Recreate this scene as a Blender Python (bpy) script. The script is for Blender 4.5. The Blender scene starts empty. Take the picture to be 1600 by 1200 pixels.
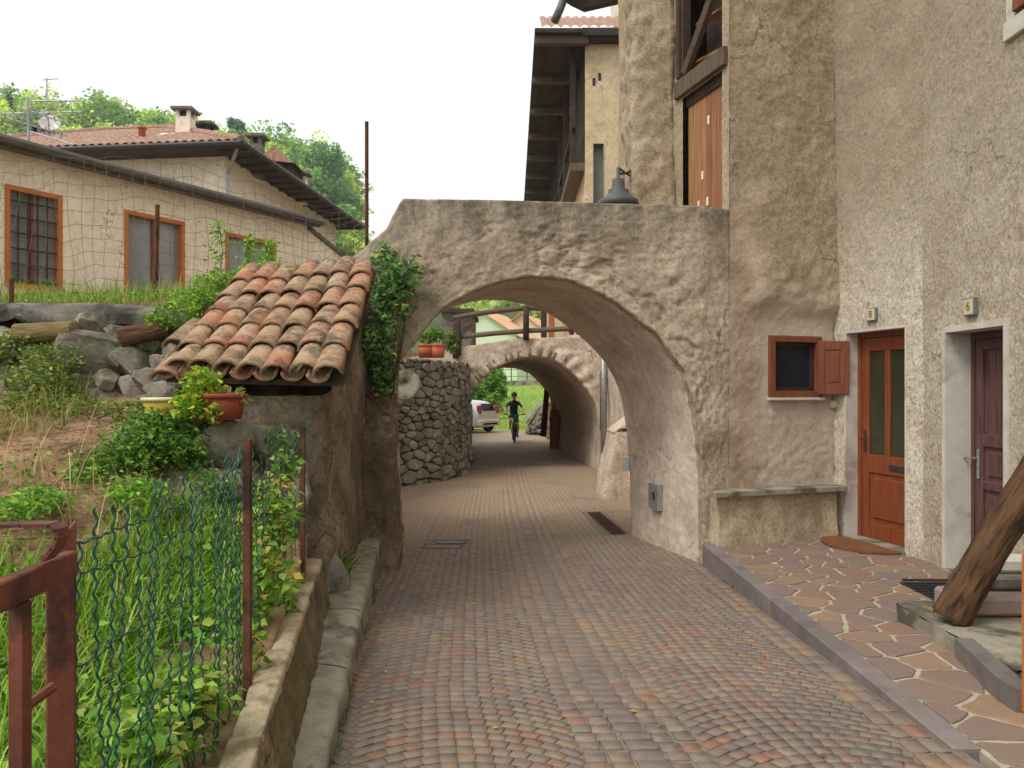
import bpy, math, random
import numpy as np
from mathutils import Vector, Matrix, Euler
random.seed(7); rng = np.random.default_rng(7)
scene = bpy.context.scene
C = scene.collection
H = 1.52            # eye height above the porch level (porch = 0)
FPX = 1200.0        # focal length in photo pixels
# ------------------------------------------------------------------ camera
cd = bpy.data.cameras.new('camera'); cam = bpy.data.objects.new('camera', cd); C.objects.link(cam)
cam.location = (0, 0, H); cam.rotation_euler = (math.radians(90), 0, 0)
cd.sensor_width = 36.0; cd.lens = 36.0 * FPX / 1600.0
cd.shift_y = 7 / 1600.0
cd.clip_start = 0.05; cd.clip_end = 3000
scene.camera = cam
# ------------------------------------------------------------------ sky, sun, exposure
SUN_EL, SUN_AZ = math.radians(52), math.radians(-130)     # azimuth from +Y towards +X: high, behind and left
w = bpy.data.worlds.new('World'); scene.world = w; w.use_nodes = True
nt = w.node_tree; nt.nodes.clear()
sky = nt.nodes.new('ShaderNodeTexSky'); sky.sky_type = 'NISHITA'; sky.sun_disc = False
sky.sun_elevation = SUN_EL; sky.sun_rotation = SUN_AZ
sky.air_density = 1.2; sky.dust_density = 6.0; sky.ozone_density = 1.0
hs = nt.nodes.new('ShaderNodeHueSaturation'); hs.inputs['Saturation'].default_value = 0.12
mx = nt.nodes.new('ShaderNodeMixRGB'); mx.inputs[0].default_value = 0.6
mx.inputs[2].default_value = (11.0, 11.0, 10.6, 1)        # even white cloud cover over the clear-sky gradient
bg = nt.nodes.new('ShaderNodeBackground'); bg.inputs['Strength'].default_value = 0.135
wo = nt.nodes.new('ShaderNodeOutputWorld')
nt.links.new(sky.outputs[0], hs.inputs['Color']); nt.links.new(hs.outputs[0], mx.inputs[1])
nt.links.new(mx.outputs[0], bg.inputs['Color']); nt.links.new(bg.outputs[0], wo.inputs['Surface'])
sd = bpy.data.lights.new('sun', 'SUN'); so = bpy.data.objects.new('sun', sd); C.objects.link(so)
sd.energy = 1.5; sd.angle = math.radians(20); sd.color = (1.0, 0.97, 0.91)
sv = Vector((math.sin(SUN_AZ) * math.cos(SUN_EL), math.cos(SUN_AZ) * math.cos(SUN_EL), math.sin(SUN_EL)))
so.rotation_euler = sv.to_track_quat('Z', 'Y').to_euler(); so.location = (-8, -8, 20)
vs = scene.view_settings
vs.view_transform = 'Standard'; vs.look = 'None'; vs.gamma = 1.0; vs.exposure = 0.14
vs.use_curve_mapping = False
scene.cycles.max_bounces = 6; scene.cycles.diffuse_bounces = 4; scene.cycles.transmission_bounces = 4
# ------------------------------------------------------------------ helpers
def P(px, py, Y):                      # where the photo's pixel lies at distance Y
    return ((px - 800) / FPX * Y, Y, H - (py - 607) / FPX * Y)
def S(r, g, b):
    f = lambda c: (c / 255 / 12.92) if c <= 10 else ((c / 255 + 0.055) / 1.055) ** 2.4
    return (f(r), f(g), f(b), 1.0)
ZSY = [-6, 2.5, 3.3, 4.5, 7.5, 10, 14.7, 17.7, 25, 30, 45]
ZSZ = [.16, .03, -.005, -.075, -.2, -.27, -.35, -.38, -.44, -.47, -.47]
def zs(y): return np.interp(y, ZSY, ZSZ)
def wmat(o):
    m = o.matrix_basis.copy()
    if o.parent: m = wmat(o.parent) @ o.matrix_parent_inverse @ m
    return m
def add(name, data, mat=None, parent=None, M=None):
    o = bpy.data.objects.new(name, data); C.objects.link(o)
    if M is not None: o.matrix_basis = M
    if mat is not None and data is not None and len(data.materials) == 0: data.materials.append(mat)
    if parent is not None:
        o.parent = parent; o.matrix_parent_inverse = wmat(parent).inverted()
    return o
def tag(o, label=None, cat=None, group=None, kind=None):
    if label: o['label'] = label
    if cat: o['category'] = cat
    if group: o['group'] = group
    if kind: o['kind'] = kind
    return o
def thing(name, label, cat, loc=(0, 0, 0), group=None):
    o = bpy.data.objects.new(name, None); C.objects.link(o); o.location = loc; o.empty_display_size = .2
    return tag(o, label, cat, group)
def npmesh(name, V, F, smooth=False, col=None):
    V = np.asarray(V, dtype=np.float32)
    me = bpy.data.meshes.new(name)
    if isinstance(F, np.ndarray):
        k = F.shape[1]; nf = len(F)
        me.vertices.add(len(V)); me.vertices.foreach_set('co', V.ravel())
        me.loops.add(nf * k); me.loops.foreach_set('vertex_index', F.astype(np.int32).ravel())
        me.polygons.add(nf); me.polygons.foreach_set('loop_start', np.arange(0, nf * k, k, dtype=np.int32))
        me.polygons.foreach_set('loop_total', np.full(nf, k, dtype=np.int32))
        me.update(calc_edges=True)
    else:
        me.from_pydata([tuple(v) for v in V.tolist()], [], [tuple(f) for f in F]); me.update()
    if smooth: me.polygons.foreach_set('use_smooth', np.ones(len(me.polygons), dtype=bool))
    if col is not None:
        a = me.color_attributes.new('col', 'FLOAT_COLOR', 'POINT')
        cc = np.ones((len(V), 4), dtype=np.float32); cc[:, :3] = np.asarray(col)[:, :3]
        a.data.foreach_set('color', cc.ravel())
    return me
class MB:
    def __init__(s): s.V = []; s.F = []
    def raw(s, V, F, M=None):
        b = len(s.V)
        for v in V:
            v = Vector(v)
            s.V.append(tuple(M @ v) if M is not None else tuple(v))
        s.F += [tuple(i + b for i in f) for f in F]; return s
    def box(s, a, b, M=None, bev=0.0):
        (x0, y0, z0), (x1, y1, z1) = [min(p, q) for p, q in zip(a, b)], [max(p, q) for p, q in zip(a, b)]
        if bev <= 0:
            return s.raw([(x0,y0,z0),(x1,y0,z0),(x1,y1,z0),(x0,y1,z0),(x0,y0,z1),(x1,y0,z1),(x1,y1,z1),(x0,y1,z1)],
                         [(3,2,1,0),(4,5,6,7),(0,1,5,4),(1,2,6,5),(2,3,7,6),(3,0,4,7)], M)
        e = min(bev, (x1-x0)*.45, (y1-y0)*.45, (z1-z0)*.45); V = []; F = []
        idx = {}
        for ax in range(3):
            for sx in (0, 1):
                for sy in (0, 1):
                    for sz in (0, 1):
                        c = [(x0, x1)[sx], (y0, y1)[sy], (z0, z1)[sz]]
                        sg = [sx, sy, sz]
                        for k in range(3):
                            if k != ax: c[k] += e if sg[k] == 0 else -e
                        idx[(ax, sx, sy, sz)] = len(V); V.append(tuple(c))
        def q(*k): F.append(tuple(idx[i] for i in k))
        for sg in (0, 1):
            r = (lambda l: l) if sg else (lambda l: l[::-1])
            q(*r([(0,sg,0,0),(0,sg,1,0),(0,sg,1,1),(0,sg,0,1)])); q(*r([(1,0,sg,0),(1,0,sg,1),(1,1,sg,1),(1,1,sg,0)]))
            q(*r([(2,0,0,sg),(2,1,0,sg),(2,1,1,sg),(2,0,1,sg)]))
        for i in (0, 1):
            for j in (0, 1):
                q((0,i,j,0),(0,i,j,1),(1,i,j,1),(1,i,j,0)); q((0,i,0,j),(0,i,1,j),(2,i,1,j),(2,i,0,j)); q((1,0,i,j),(1,1,i,j),(2,1,i,j),(2,0,i,j))
        for i in (0,1):
            for j in (0,1):
                for k in (0,1): q((0,i,j,k),(1,i,j,k),(2,i,j,k))
        return s.raw(V, F, M)
    def tube(s, path, r, n=6, cap=True):
        pts = [Vector(p) for p in path]; rs = r if isinstance(r, (list, tuple)) else [r] * len(pts)
        b = len(s.V); up = None
        for i, p in enumerate(pts):
            d = (pts[min(i+1, len(pts)-1)] - pts[max(i-1, 0)])
            if d.length < 1e-9: d = Vector((0, 0, 1))
            d.normalize()
            if up is None:
                up = Vector((0, 0, 1)) if abs(d.z) < .9 else Vector((1, 0, 0))
            a = d.cross(up)
            if a.length < 1e-6: a = d.orthogonal()
            a.normalize(); c = a.cross(d)
            if abs(d.z) < .95 or i == 0: up = c
            for k in range(n):
                t = 2 * math.pi * k / n; s.V.append(tuple(p + (a * math.cos(t) + c * math.sin(t)) * rs[i]))
        for i in range(len(pts) - 1):
            for k in range(n):
                k2 = (k + 1) % n; s.F.append((b+i*n+k, b+i*n+k2, b+(i+1)*n+k2, b+(i+1)*n+k))
        if cap:
            s.F.append(tuple(b+k for k in range(n))[::-1]); e = b + (len(pts)-1) * n; s.F.append(tuple(e+k for k in range(n)))
        return s
    def lathe(s, prof, n=16, M=None):
        V = []; F = []
        for r, z in prof:
            for k in range(n):
                t = 2 * math.pi * k / n; V.append((r * math.cos(t), r * math.sin(t), z))
        for i in range(len(prof) - 1):
            for k in range(n):
                k2 = (k + 1) % n; F.append((i*n+k, i*n+k2, (i+1)*n+k2, (i+1)*n+k))
        return s.raw(V, F, M)
    def prism(s, poly, z0, z1, M=None):
        n = len(poly); V = [(x, y, z0) for x, y in poly] + [(x, y, z1) for x, y in poly]
        F = [tuple(range(n))[::-1], tuple(range(n, 2*n))] + [(i, (i+1) % n, n+(i+1) % n, n+i) for i in range(n)]
        return s.raw(V, F, M)
    def mesh(s, name, smooth=False): return npmesh(name, np.array(s.V), s.F, smooth)
    def build(s, name, mat, parent=None, smooth=False, M=None): return add(name, s.mesh(name, smooth), mat, parent, M)
def frame(o, xd, zd=(0, 0, 1)):        # matrix with x along xd, z along zd, y = z cross x
    x = Vector(xd).normalized(); z = Vector(zd).normalized(); y = z.cross(x).normalized(); z = x.cross(y)
    return Matrix(((x.x, y.x, z.x, o[0]), (x.y, y.y, z.y, o[1]), (x.z, y.z, z.z, o[2]), (0, 0, 0, 1)))
def TRS(loc, rot=(0, 0, 0), sc=(1, 1, 1)):
    return Matrix.LocRotScale(Vector(loc), Euler(rot), Vector(sc))
# numpy noise
def _h(ix, iy, iz, sd=0):
    n = (ix.astype(np.int64) * 374761393 + iy.astype(np.int64) * 668265263 + iz.astype(np.int64) * 974634777 + sd * 1013904223) & 0xffffffff
    n = ((n ^ (n >> 13)) * 1274126177) & 0xffffffff; n = ((n ^ (n >> 15)) * 2246822519) & 0xffffffff
    return ((n ^ (n >> 16)) & 0xffffff) / float(0xffffff)
def vnoise(p, sd=0):
    p = np.asarray(p, dtype=np.float64); i = np.floor(p); f = p - i; f = f * f * (3 - 2 * f); i = i.astype(np.int64); r = 0
    for dx in (0, 1):
        for dy in (0, 1):
            for dz in (0, 1):
                wt = (f[:, 0] if dx else 1 - f[:, 0]) * (f[:, 1] if dy else 1 - f[:, 1]) * (f[:, 2] if dz else 1 - f[:, 2])
                r = r + wt * _h(i[:, 0] + dx, i[:, 1] + dy, i[:, 2] + dz, sd)
    return r * 2 - 1
def fbm(p, sc=1.0, oc=4, sd=0):
    p = np.asarray(p) * sc; a = 1.0; r = 0; t = 0
    for k in range(oc): r = r + a * vnoise(p, sd + k * 17); t += a; a *= .5; p = p * 2.03
    return r / t
def worley(p, sc, sd=0):
    p = np.asarray(p) * sc; i = np.floor(p).astype(np.int64); f1 = np.full(len(p), 9.); f2 = np.full(len(p), 9.); cid = np.zeros(len(p))
    for dx in (-1, 0, 1):
        for dy in (-1, 0, 1):
            for dz in (-1, 0, 1):
                a, b, c = i[:, 0] + dx, i[:, 1] + dy, i[:, 2] + dz
                q = np.stack([a + _h(a, b, c, sd), b + _h(a, b, c, sd + 1), c + _h(a, b, c, sd + 2)], 1)
                d = np.linalg.norm(q - p, axis=1); m = d < f1
                f2 = np.where(m, f1, np.minimum(f2, d)); cid = np.where(m, _h(a, b, c, sd + 3), cid); f1 = np.where(m, d, f1)
    return f1, f2, cid
def sstep(a, b, x): t = np.clip((x - a) / (b - a), 0, 1); return t * t * (3 - 2 * t)
def gridfaces(nr, nc, wrap=False):
    r = np.arange(nr if wrap else nr - 1); c = np.arange(nc - 1); R, Cc = np.meshgrid(r, c, indexing='ij'); R2 = (R + 1) % nr
    return np.stack([R * nc + Cc, R * nc + Cc + 1, R2 * nc + Cc + 1, R2 * nc + Cc], -1).reshape(-1, 4)
def vnorm(V, F):
    n = np.zeros_like(V); a = V[F[:, 2]] - V[F[:, 0]]; b = V[F[:, 3]] - V[F[:, 1]]; fn = np.cross(a, b)
    for k in range(4): np.add.at(n, F[:, k], fn)
    return n / (np.linalg.norm(n, axis=1, keepdims=True) + 1e-12)
# ------------------------------------------------------------------ materials
def newmat(name):
    m = bpy.data.materials.new(name); m.use_nodes = True; nt = m.node_tree; nt.nodes.clear()
    o = nt.nodes.new('ShaderNodeOutputMaterial'); b = nt.nodes.new('ShaderNodeBsdfPrincipled'); nt.links.new(b.outputs[0], o.inputs[0])
    return m, nt, b
def nz(nt, vec, scale, detail=5, rough=.55, dist=0.0):
    n = nt.nodes.new('ShaderNodeTexNoise'); n.inputs['Scale'].default_value = scale; n.inputs['Detail'].default_value = detail
    n.inputs['Roughness'].default_value = rough; n.inputs['Distortion'].default_value = dist
    if vec is not None: nt.links.new(vec, n.inputs['Vector'])
    return n.outputs[0]
def ramp(nt, fac, stops, interp='LINEAR'):
    r = nt.nodes.new('ShaderNodeValToRGB'); r.color_ramp.interpolation = interp; el = r.color_ramp.elements
    while len(el) < len(stops): el.new(.5)
    for e, (p, c) in zip(el, stops): e.position = p; e.color = c if len(c) == 4 else (*c, 1)
    nt.links.new(fac, r.inputs[0]); return r.outputs[0]
def gr(a): return (a, a, a, 1)
def mixc(nt, fac, a, b, mode='MIX'):
    m = nt.nodes.new('ShaderNodeMixRGB'); m.blend_type = mode
    for i, v in ((0, fac), (1, a), (2, b)):
        if isinstance(v, (int, float)): m.inputs[i].default_value = v
        elif isinstance(v, tuple): m.inputs[i].default_value = v
        else: nt.links.new(v, m.inputs[i])
    return m.outputs[0]
def mth(nt, op, a, b=0.0, clamp=False):
    m = nt.nodes.new('ShaderNodeMath'); m.operation = op; m.use_clamp = clamp
    for i, v in ((0, a), (1, b)):
        if isinstance(v, (int, float)): m.inputs[i].default_value = v
        else: nt.links.new(v, m.inputs[i])
    return m.outputs[0]
def pos(nt, sc=(1, 1, 1), obj=False):
    g = nt.nodes.new('ShaderNodeTexCoord' if obj else 'ShaderNodeNewGeometry'); out = g.outputs['Object' if obj else 'Position']
    m = nt.nodes.new('ShaderNodeMapping'); m.inputs['Scale'].default_value = sc; nt.links.new(out, m.inputs[0]); return m.outputs[0]
def bump(nt, b, h, strength, dist):
    n = nt.nodes.new('ShaderNodeBump'); n.inputs['Strength'].default_value = strength; n.inputs['Distance'].default_value = dist
    nt.links.new(h, n.inputs['Height']); nt.links.new(n.outputs[0], b.inputs['Normal'])
def rnd(nt):
    n = nt.nodes.new('ShaderNodeObjectInfo'); return n.outputs['Random']
def noisy(name, c1, c2, scale=4, bs=30, bstr=.4, bd=.01, rough=.9, c3=None, s3=1.2, lo3=.5, hi3=.62, vary=0.0, speck=0.0, obj=False, sc=(1,1,1), metallic=0.0, spec=.3):
    m, nt, b = newmat(name); v = pos(nt, sc, obj)
    col = ramp(nt, nz(nt, v, scale, 6, .6), [(.3, c1), (.7, c2)])
    if c3 is not None: col = mixc(nt, ramp(nt, nz(nt, v, s3, 5, .65, .3), [(lo3, gr(0)), (hi3, gr(1))]), col, c3)
    if speck: col = mixc(nt, ramp(nt, nz(nt, v, bs * 1.4, 3, .7), [(.35, gr(speck)), (.55, gr(0))]), col, (.02, .017, .013, 1))
    if vary:
        r = rnd(nt); k = mth(nt, 'MULTIPLY_ADD', r, vary); nt.nodes[-1].inputs[2].default_value = 1 - vary / 2
        hsv = nt.nodes.new('ShaderNodeHueSaturation'); nt.links.new(col, hsv.inputs['Color']); nt.links.new(k, hsv.inputs['Value'])
        r2 = mth(nt, 'FRACT', mth(nt, 'MULTIPLY', r, 7.31)); k2 = mth(nt, 'MULTIPLY_ADD', r2, vary * .08); nt.nodes[-1].inputs[2].default_value = .5 - vary * .04
        nt.links.new(k2, hsv.inputs['Hue']); col = hsv.outputs[0]
    nt.links.new(col, b.inputs['Base Color']); b.inputs['Roughness'].default_value = rough; b.inputs['Metallic'].default_value = metallic
    b.inputs['Specular IOR Level'].default_value = spec
    if bstr: bump(nt, b, nz(nt, v, bs, 6, .65), bstr, bd)
    return m
def flat(name, c, rough=.5, metallic=0.0, spec=.5): 
    return noisy(name, tuple(x * .88 for x in c[:3]) + (1,), tuple(min(1, x * 1.1) for x in c[:3]) + (1,), 9, 60, .08, .002, rough, metallic=metallic, spec=spec)
def attrmat(name, transl=.0, rough=.7, noise=0.0, spec=.2, ns=40, bstr=0.0):
    m, nt, b = newmat(name); a = nt.nodes.new('ShaderNodeAttribute'); a.attribute_name = 'col'; col = a.outputs['Color']
    if noise:
        v = pos(nt); col = mixc(nt, 1.0, col, ramp(nt, nz(nt, v, ns, 5, .65), [(.3, gr(1 - noise)), (.7, gr(1 + noise))]), 'MULTIPLY')
        if bstr: bump(nt, b, nz(nt, v, ns * 2, 4, .6), bstr, .004)
    nt.links.new(col, b.inputs['Base Color']); b.inputs['Roughness'].default_value = rough; b.inputs['Specular IOR Level'].default_value = spec
    if transl:
        t = nt.nodes.new('ShaderNodeBsdfTranslucent'); nt.links.new(col, t.inputs[0])
        mxs = nt.nodes.new('ShaderNodeMixShader'); mxs.inputs[0].default_value = transl
        o = [n for n in nt.nodes if n.type == 'OUTPUT_MATERIAL'][0]
        nt.links.new(b.outputs[0], mxs.inputs[1]); nt.links.new(t.outputs[0], mxs.inputs[2]); nt.links.new(mxs.outputs[0], o.inputs[0])
    return m
def plaster(name, base, dark, light, bs=45, bstr=.6, bd=.012, stain=None, patch=None, topstain=None, speck=.25, big=.5):
    """old lime plaster: large blotches, streaks running down, chipped patches, gritty relief"""
    m, nt, b = newmat(name); v = pos(nt); vv = pos(nt, (1.6, 1.6, .22))
    col = ramp(nt, nz(nt, v, 2.2, 7, .62, .2), [(.3, dark), (.52, base), (.74, light)])
    col = mixc(nt, ramp(nt, nz(nt, vv, 2.6, 6, .65), [(.5, gr(0)), (.72, gr(.4))]), col, dark)
    if patch is not None: col = mixc(nt, ramp(nt, nz(nt, v, .9, 6, .7, .5), [(.5, gr(0)), (.56, gr(.8))]), col, patch)
    if topstain is not None:
        c, z0, z1 = topstain
        sx = nt.nodes.new('ShaderNodeSeparateXYZ'); nt.links.new(pos(nt), sx.inputs[0])
        mr = nt.nodes.new('ShaderNodeMapRange'); mr.inputs[1].default_value = z0; mr.inputs[2].default_value = z1; nt.links.new(sx.outputs[2], mr.inputs[0])
        st = ramp(nt, nz(nt, pos(nt, (3, 3, .7)), 1.5, 7, .7), [(.3, gr(0)), (.62, gr(1))])
        col = mixc(nt, mth(nt, 'MULTIPLY', mr.outputs[0], st), col, c)
    col = mixc(nt, 1.0, col, ramp(nt, nz(nt, v, 11, 8, .72), [(.28, gr(.74)), (.5, gr(1.0)), (.72, gr(1.18))]), 'MULTIPLY')
    col = mixc(nt, 1.0, col, ramp(nt, nz(nt, v, bs * .8, 5, .75), [(.34, gr(1 - speck * 1.6)), (.5, gr(1.0)), (.68, gr(1 + speck * .7))]), 'MULTIPLY')
    vc = nt.nodes.new('ShaderNodeTexVoronoi'); vc.feature = 'DISTANCE_TO_EDGE'; vc.inputs['Scale'].default_value = 1.3; dv = nt.nodes.new('ShaderNodeVectorMath'); dv.operation = 'MULTIPLY_ADD'; nzn = nt.nodes.new('ShaderNodeTexNoise'); nzn.inputs['Scale'].default_value = 4; nzn.inputs['Detail'].default_value = 5; nt.links.new(v, nzn.inputs['Vector']); nt.links.new(nzn.outputs['Color'], dv.inputs[0]); dv.inputs[1].default_value = (.45, .45, .45); nt.links.new(v, dv.inputs[2]); nt.links.new(dv.outputs[0], vc.inputs['Vector'])
    ck = mth(nt, 'MULTIPLY', ramp(nt, vc.outputs['Distance'], [(.004, gr(.75)), (.014, gr(0))]), ramp(nt, nz(nt, v, 1.1, 3), [(.5, gr(0)), (.62, gr(1))])); col = mixc(nt, ck, col, tuple(x * .4 for x in dark[:3]) + (1,))
    vo = nt.nodes.new('ShaderNodeTexVoronoi'); vo.inputs['Scale'].default_value = 9; nt.links.new(v, vo.inputs['Vector'])
    pit = mth(nt, 'MULTIPLY', ramp(nt, vo.outputs['Distance'], [(.06, gr(1)), (.13, gr(0))]), ramp(nt, nz(nt, v, 3.3, 3), [(.52, gr(0)), (.6, gr(.8))]))
    col = mixc(nt, pit, col, tuple(x * .3 for x in dark[:3]) + (1,))
    nt.links.new(col, b.inputs['Base Color']); b.inputs['Roughness'].default_value = .93; b.inputs['Specular IOR Level'].default_value = .15
    h = mth(nt, 'ADD', nz(nt, v, bs * .7, 6, .78), mth(nt, 'MULTIPLY', nz(nt, v, bs * .22, 5, .65), big * 1.6))
    bump(nt, b, h, bstr, bd)
    return m
M = {}
M['arch'] = plaster('arch plaster', S(182,165,144), S(144,127,108), S(200,185,165), 40, .9, .012, topstain=(S(96,88,78), 2.7, 3.4))
M['soffit'] = M['arch']
M['houseplaster'] = plaster('ochre roughcast', S(176,158,133), S(160,141,116), S(190,173,150), 46, 1.0, .014, speck=.28)
M['benchplaster'] = plaster('grey render', S(172,152,132), S(140,120,102), S(188,170,150), 60, .35, .006, speck=.12)
M['roughcast'] = plaster('pale roughcast', S(222,210,190), S(202,187,164), S(232,221,204), 46, 1.0, .018, speck=.3)
M['roughcast2'] = plaster('buff roughcast', S(200,186,164), S(180,164,142), S(214,202,182), 46, 1.0, .018, speck=.3)
M['whitepaint'] = noisy('white lime paint', S(192,184,172), S(214,208,198), 5, 50, .3, .004, c3=S(160,146,128), s3=3, lo3=.54, hi3=.72, speck=.12)
M['farplaster'] = plaster('tan plaster', S(212,190,156), S(192,168,134), S(226,206,174), 30, .3, .006, speck=.08)
M['beige'] = plaster('cream render', S(238,226,206), S(228,212,190), S(244,234,216), 30, .15, .004, speck=.03)
M['stone'] = noisy('grey field stone', S(118,112,102), S(168,160,147), 9, 40, .9, .012, c3=S(98,96,78), s3=3, vary=.6, speck=.3)
M['boulder'] = noisy('grey boulder', S(112,105,94), S(160,152,138), 5, 30, .9, .014, c3=S(88,88,58), s3=2.2, vary=.4, speck=.3)
M['mortar'] = noisy('mortar', S(122,112,96), S(156,144,124), 8, 40, .6, .01)
M['concrete'] = noisy('old concrete', S(132,124,108), S(176,168,150), 6, 60, .6, .008, c3=S(94,88,72), s3=2.5, speck=.3)
M['shelterwall'] = plaster('weathered shelter wall', S(150,134,113), S(100,87,72), S(184,168,146), 34, 1.0, .02, patch=S(112,98,82))
M['wetwall'] = plaster('mossy pier plaster', S(152,134,113), S(98,84,69), S(186,168,145), 36, 1.0, .02, patch=S(112,97,80))
M['joint'] = noisy('paving joint sand', S(108,98,86), S(138,127,112), 14, 90, .4, .004)
M['lightjoint'] = noisy('pale mortar joint', S(160,147,128), S(188,176,156), 12, 80, .4, .004)
M['tile'] = None
M['kerb'] = noisy('mauve porphyry', S(108,98,97), S(138,127,124), 5, 90, .5, .004, .75, c3=S(122,114,106), s3=3, vary=.35, speck=.25)
M['darkmetal'] = noisy('dark iron', S(52,50,48), S(78,74,70), 20, 80, .3, .003, .6, metallic=.4)
M['rust'] = noisy('rusty iron', S(78,48,36), S(116,72,52), 18, 90, .5, .004, .8, c3=S(58,40,34), s3=6)
M['redoxide'] = noisy('red oxide painted iron', S(102,56,42), S(130,76,58), 9, 60, .5, .004, .65, c3=S(74,46,38), s3=5, lo3=.5, hi3=.62, speck=.3)
M['galv'] = noisy('galvanised steel', S(150,150,148), S(180,180,178), 12, 60, .1, .002, .45, metallic=.6)
M['greywood'] = noisy('weathered grey wood', S(84,70,56), S(124,106,88), 3, 20, .6, .008, .85, obj=True, sc=(14, 14, 1.2), vary=.3)
M['barwood'] = noisy('brown iron bars', S(58,50,46), S(76,66,60), 8, 40, .1, .001, .6)
M['aerial'] = flat('pale aluminium', S(206,206,204), .4)
M['litsoffit'] = plaster('pale smooth vault render', S(216,200,182), S(188,168,148), S(228,214,198), 30, .5, .008, speck=.1)  # paler than the arch plaster: stands in for light bounced into the vaults
M['darkwood'] = noisy('dark timber', S(48,38,31), S(78,62,50), 3, 20, .6, .008, .85, vary=.3)
M['doorwood'] = noisy('varnished orange wood', S(108,52,28), S(146,76,40), 2.5, 12, .25, .003, .45, sc=(18, 18, 1.0), spec=.5)
M['winwood'] = noisy('brown window wood', S(108,60,40), S(140,82,56), 2.5, 12, .25, .003, .6, sc=(18, 18, 1.0))
M['plumwood'] = noisy('old plum painted wood', S(86,58,58), S(114,80,76), 3, 14, .5, .006, .7, sc=(16, 16, 1.0), c3=S(72,50,50), s3=2)
M['plank'] = noisy('red brown plank', S(122,84,56), S(170,122,84), 2.5, 14, .4, .004, .75, sc=(22, 22, .8), vary=.4)
M['orangewood'] = noisy('orange window frame', S(176,104,48), S(196,124,64), 3, 14, .2, .003, .6)
M['terracotta'] = noisy('terracotta', S(168,84,56), S(196,112,80), 6, 50, .3, .004, .8, vary=.2)
M['soil'] = noisy('needle litter soil', S(140,112,84), S(178,148,114), 9, 60, .9, .02, c3=S(112,94,66), s3=2)
M['grassground'] = noisy('grass ground', S(70,84,34), S(96,112,46), 6, 40, .8, .03)
M['lawn'] = noisy('bright lawn', S(122,150,58), S(146,170,74), 3, 30, .6, .03)
M['forestground'] = noisy('forest floor', S(58,72,36), S(84,100,52), .3, 2, .5, .3)
M['leaf'] = attrmat('leaf', .38, .5, spec=.35); M['farleaf'] = attrmat('far leaf', .5, .7, spec=.2)
M['arch2'] = plaster('far arch plaster', S(208,190,170), S(176,156,136), S(222,206,188), 30, .6, .012)
M['barkless'] = noisy('bark', S(74,58,44), S(110,88,66), 8, 24, .9, .02, vary=.2)
M['rubber'] = flat('black rubber', S(34,34,38), .8)
M['glass'] = None
def glassmat(name, c, rough=.08):
    m, nt, b = newmat(name); v = pos(nt)
    nt.links.new(ramp(nt, nz(nt, v, 3, 3), [(.3, tuple(x*.7 for x in c[:3])+(1,)), (.7, c)]), b.inputs['Base Color'])
    b.inputs['Roughness'].default_value = rough; b.inputs['Specular IOR Level'].default_value = .5; return m
M['glass'] = glassmat('dark window glass', S(40,44,48))
M['doorglass'] = glassmat('door glass', S(62,60,44), .15)
M['curtainglass'] = glassmat('glass before pale curtain', S(146,148,146), .1)
M['white'] = flat('white paint', S(226,226,222), .4)
M['black'] = flat('black', S(24,24,26), .6)
def tilemat():
    m, nt, b = newmat('old clay tile'); v = pos(nt); r = rnd(nt)
    base = ramp(nt, r, [(0, S(170,106,80)), (.18, S(178,130,100)), (.36, S(158,118,92)), (.52, S(176,146,112)), (.66, S(126,100,82)), (.8, S(182,116,88)), (1, S(154,128,102))])
    col = mixc(nt, ramp(nt, nz(nt, v, 9, 7, .7), [(.43, gr(0)), (.6, gr(.7))]), base, S(178,162,138))
    col = mixc(nt, ramp(nt, nz(nt, v, 6, 6, .7, .4), [(.5, gr(0)), (.62, gr(.85))]), col, S(96,84,72))
    col = mixc(nt, ramp(nt, nz(nt, v, 16, 5, .7), [(.58, gr(0)), (.68, gr(.7))]), col, S(150,140,84))
    col = mixc(nt, ramp(nt, nz(nt, v, 70, 4, .7), [(.34, gr(.6)), (.46, gr(0))]), col, S(66,52,44))
    nt.links.new(col, b.inputs['Base Color']); b.inputs['Roughness'].default_value = .9; b.inputs['Specular IOR Level'].default_value = .15
    bump(nt, b, nz(nt, v, 45, 6, .7), .5, .006); return m
M['tile'] = tilemat()
def setts():
    m, nt, b = newmat('porphyry sett'); v = pos(nt); a = nt.nodes.new('ShaderNodeAttribute'); a.attribute_name = 'col'
    col = mixc(nt, 1.0, a.outputs['Color'], ramp(nt, nz(nt, v, 22, 6, .65), [(.3, gr(.72)), (.7, gr(1.18))]), 'MULTIPLY')
    col = mixc(nt, ramp(nt, nz(nt, v, .55, 5, .65), [(.45, gr(0)), (.68, gr(.4))]), col, S(160,136,108))
    col = mixc(nt, ramp(nt, nz(nt, v, .9, 5, .65, .6), [(.52, gr(0)), (.7, gr(.45))]), col, S(104,98,96))
    col = mixc(nt, ramp(nt, nz(nt, v, 2.6, 6, .75), [(.58, gr(0)), (.72, gr(.4))]), col, S(84,78,62))
    nt.links.new(col, b.inputs['Base Color']); b.inputs['Roughness'].default_value = .72; b.inputs['Specular IOR Level'].default_value = .3
    bump(nt, b, nz(nt, v, 60, 5, .65), .4, .004); return m
M['sett'] = setts()
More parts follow.
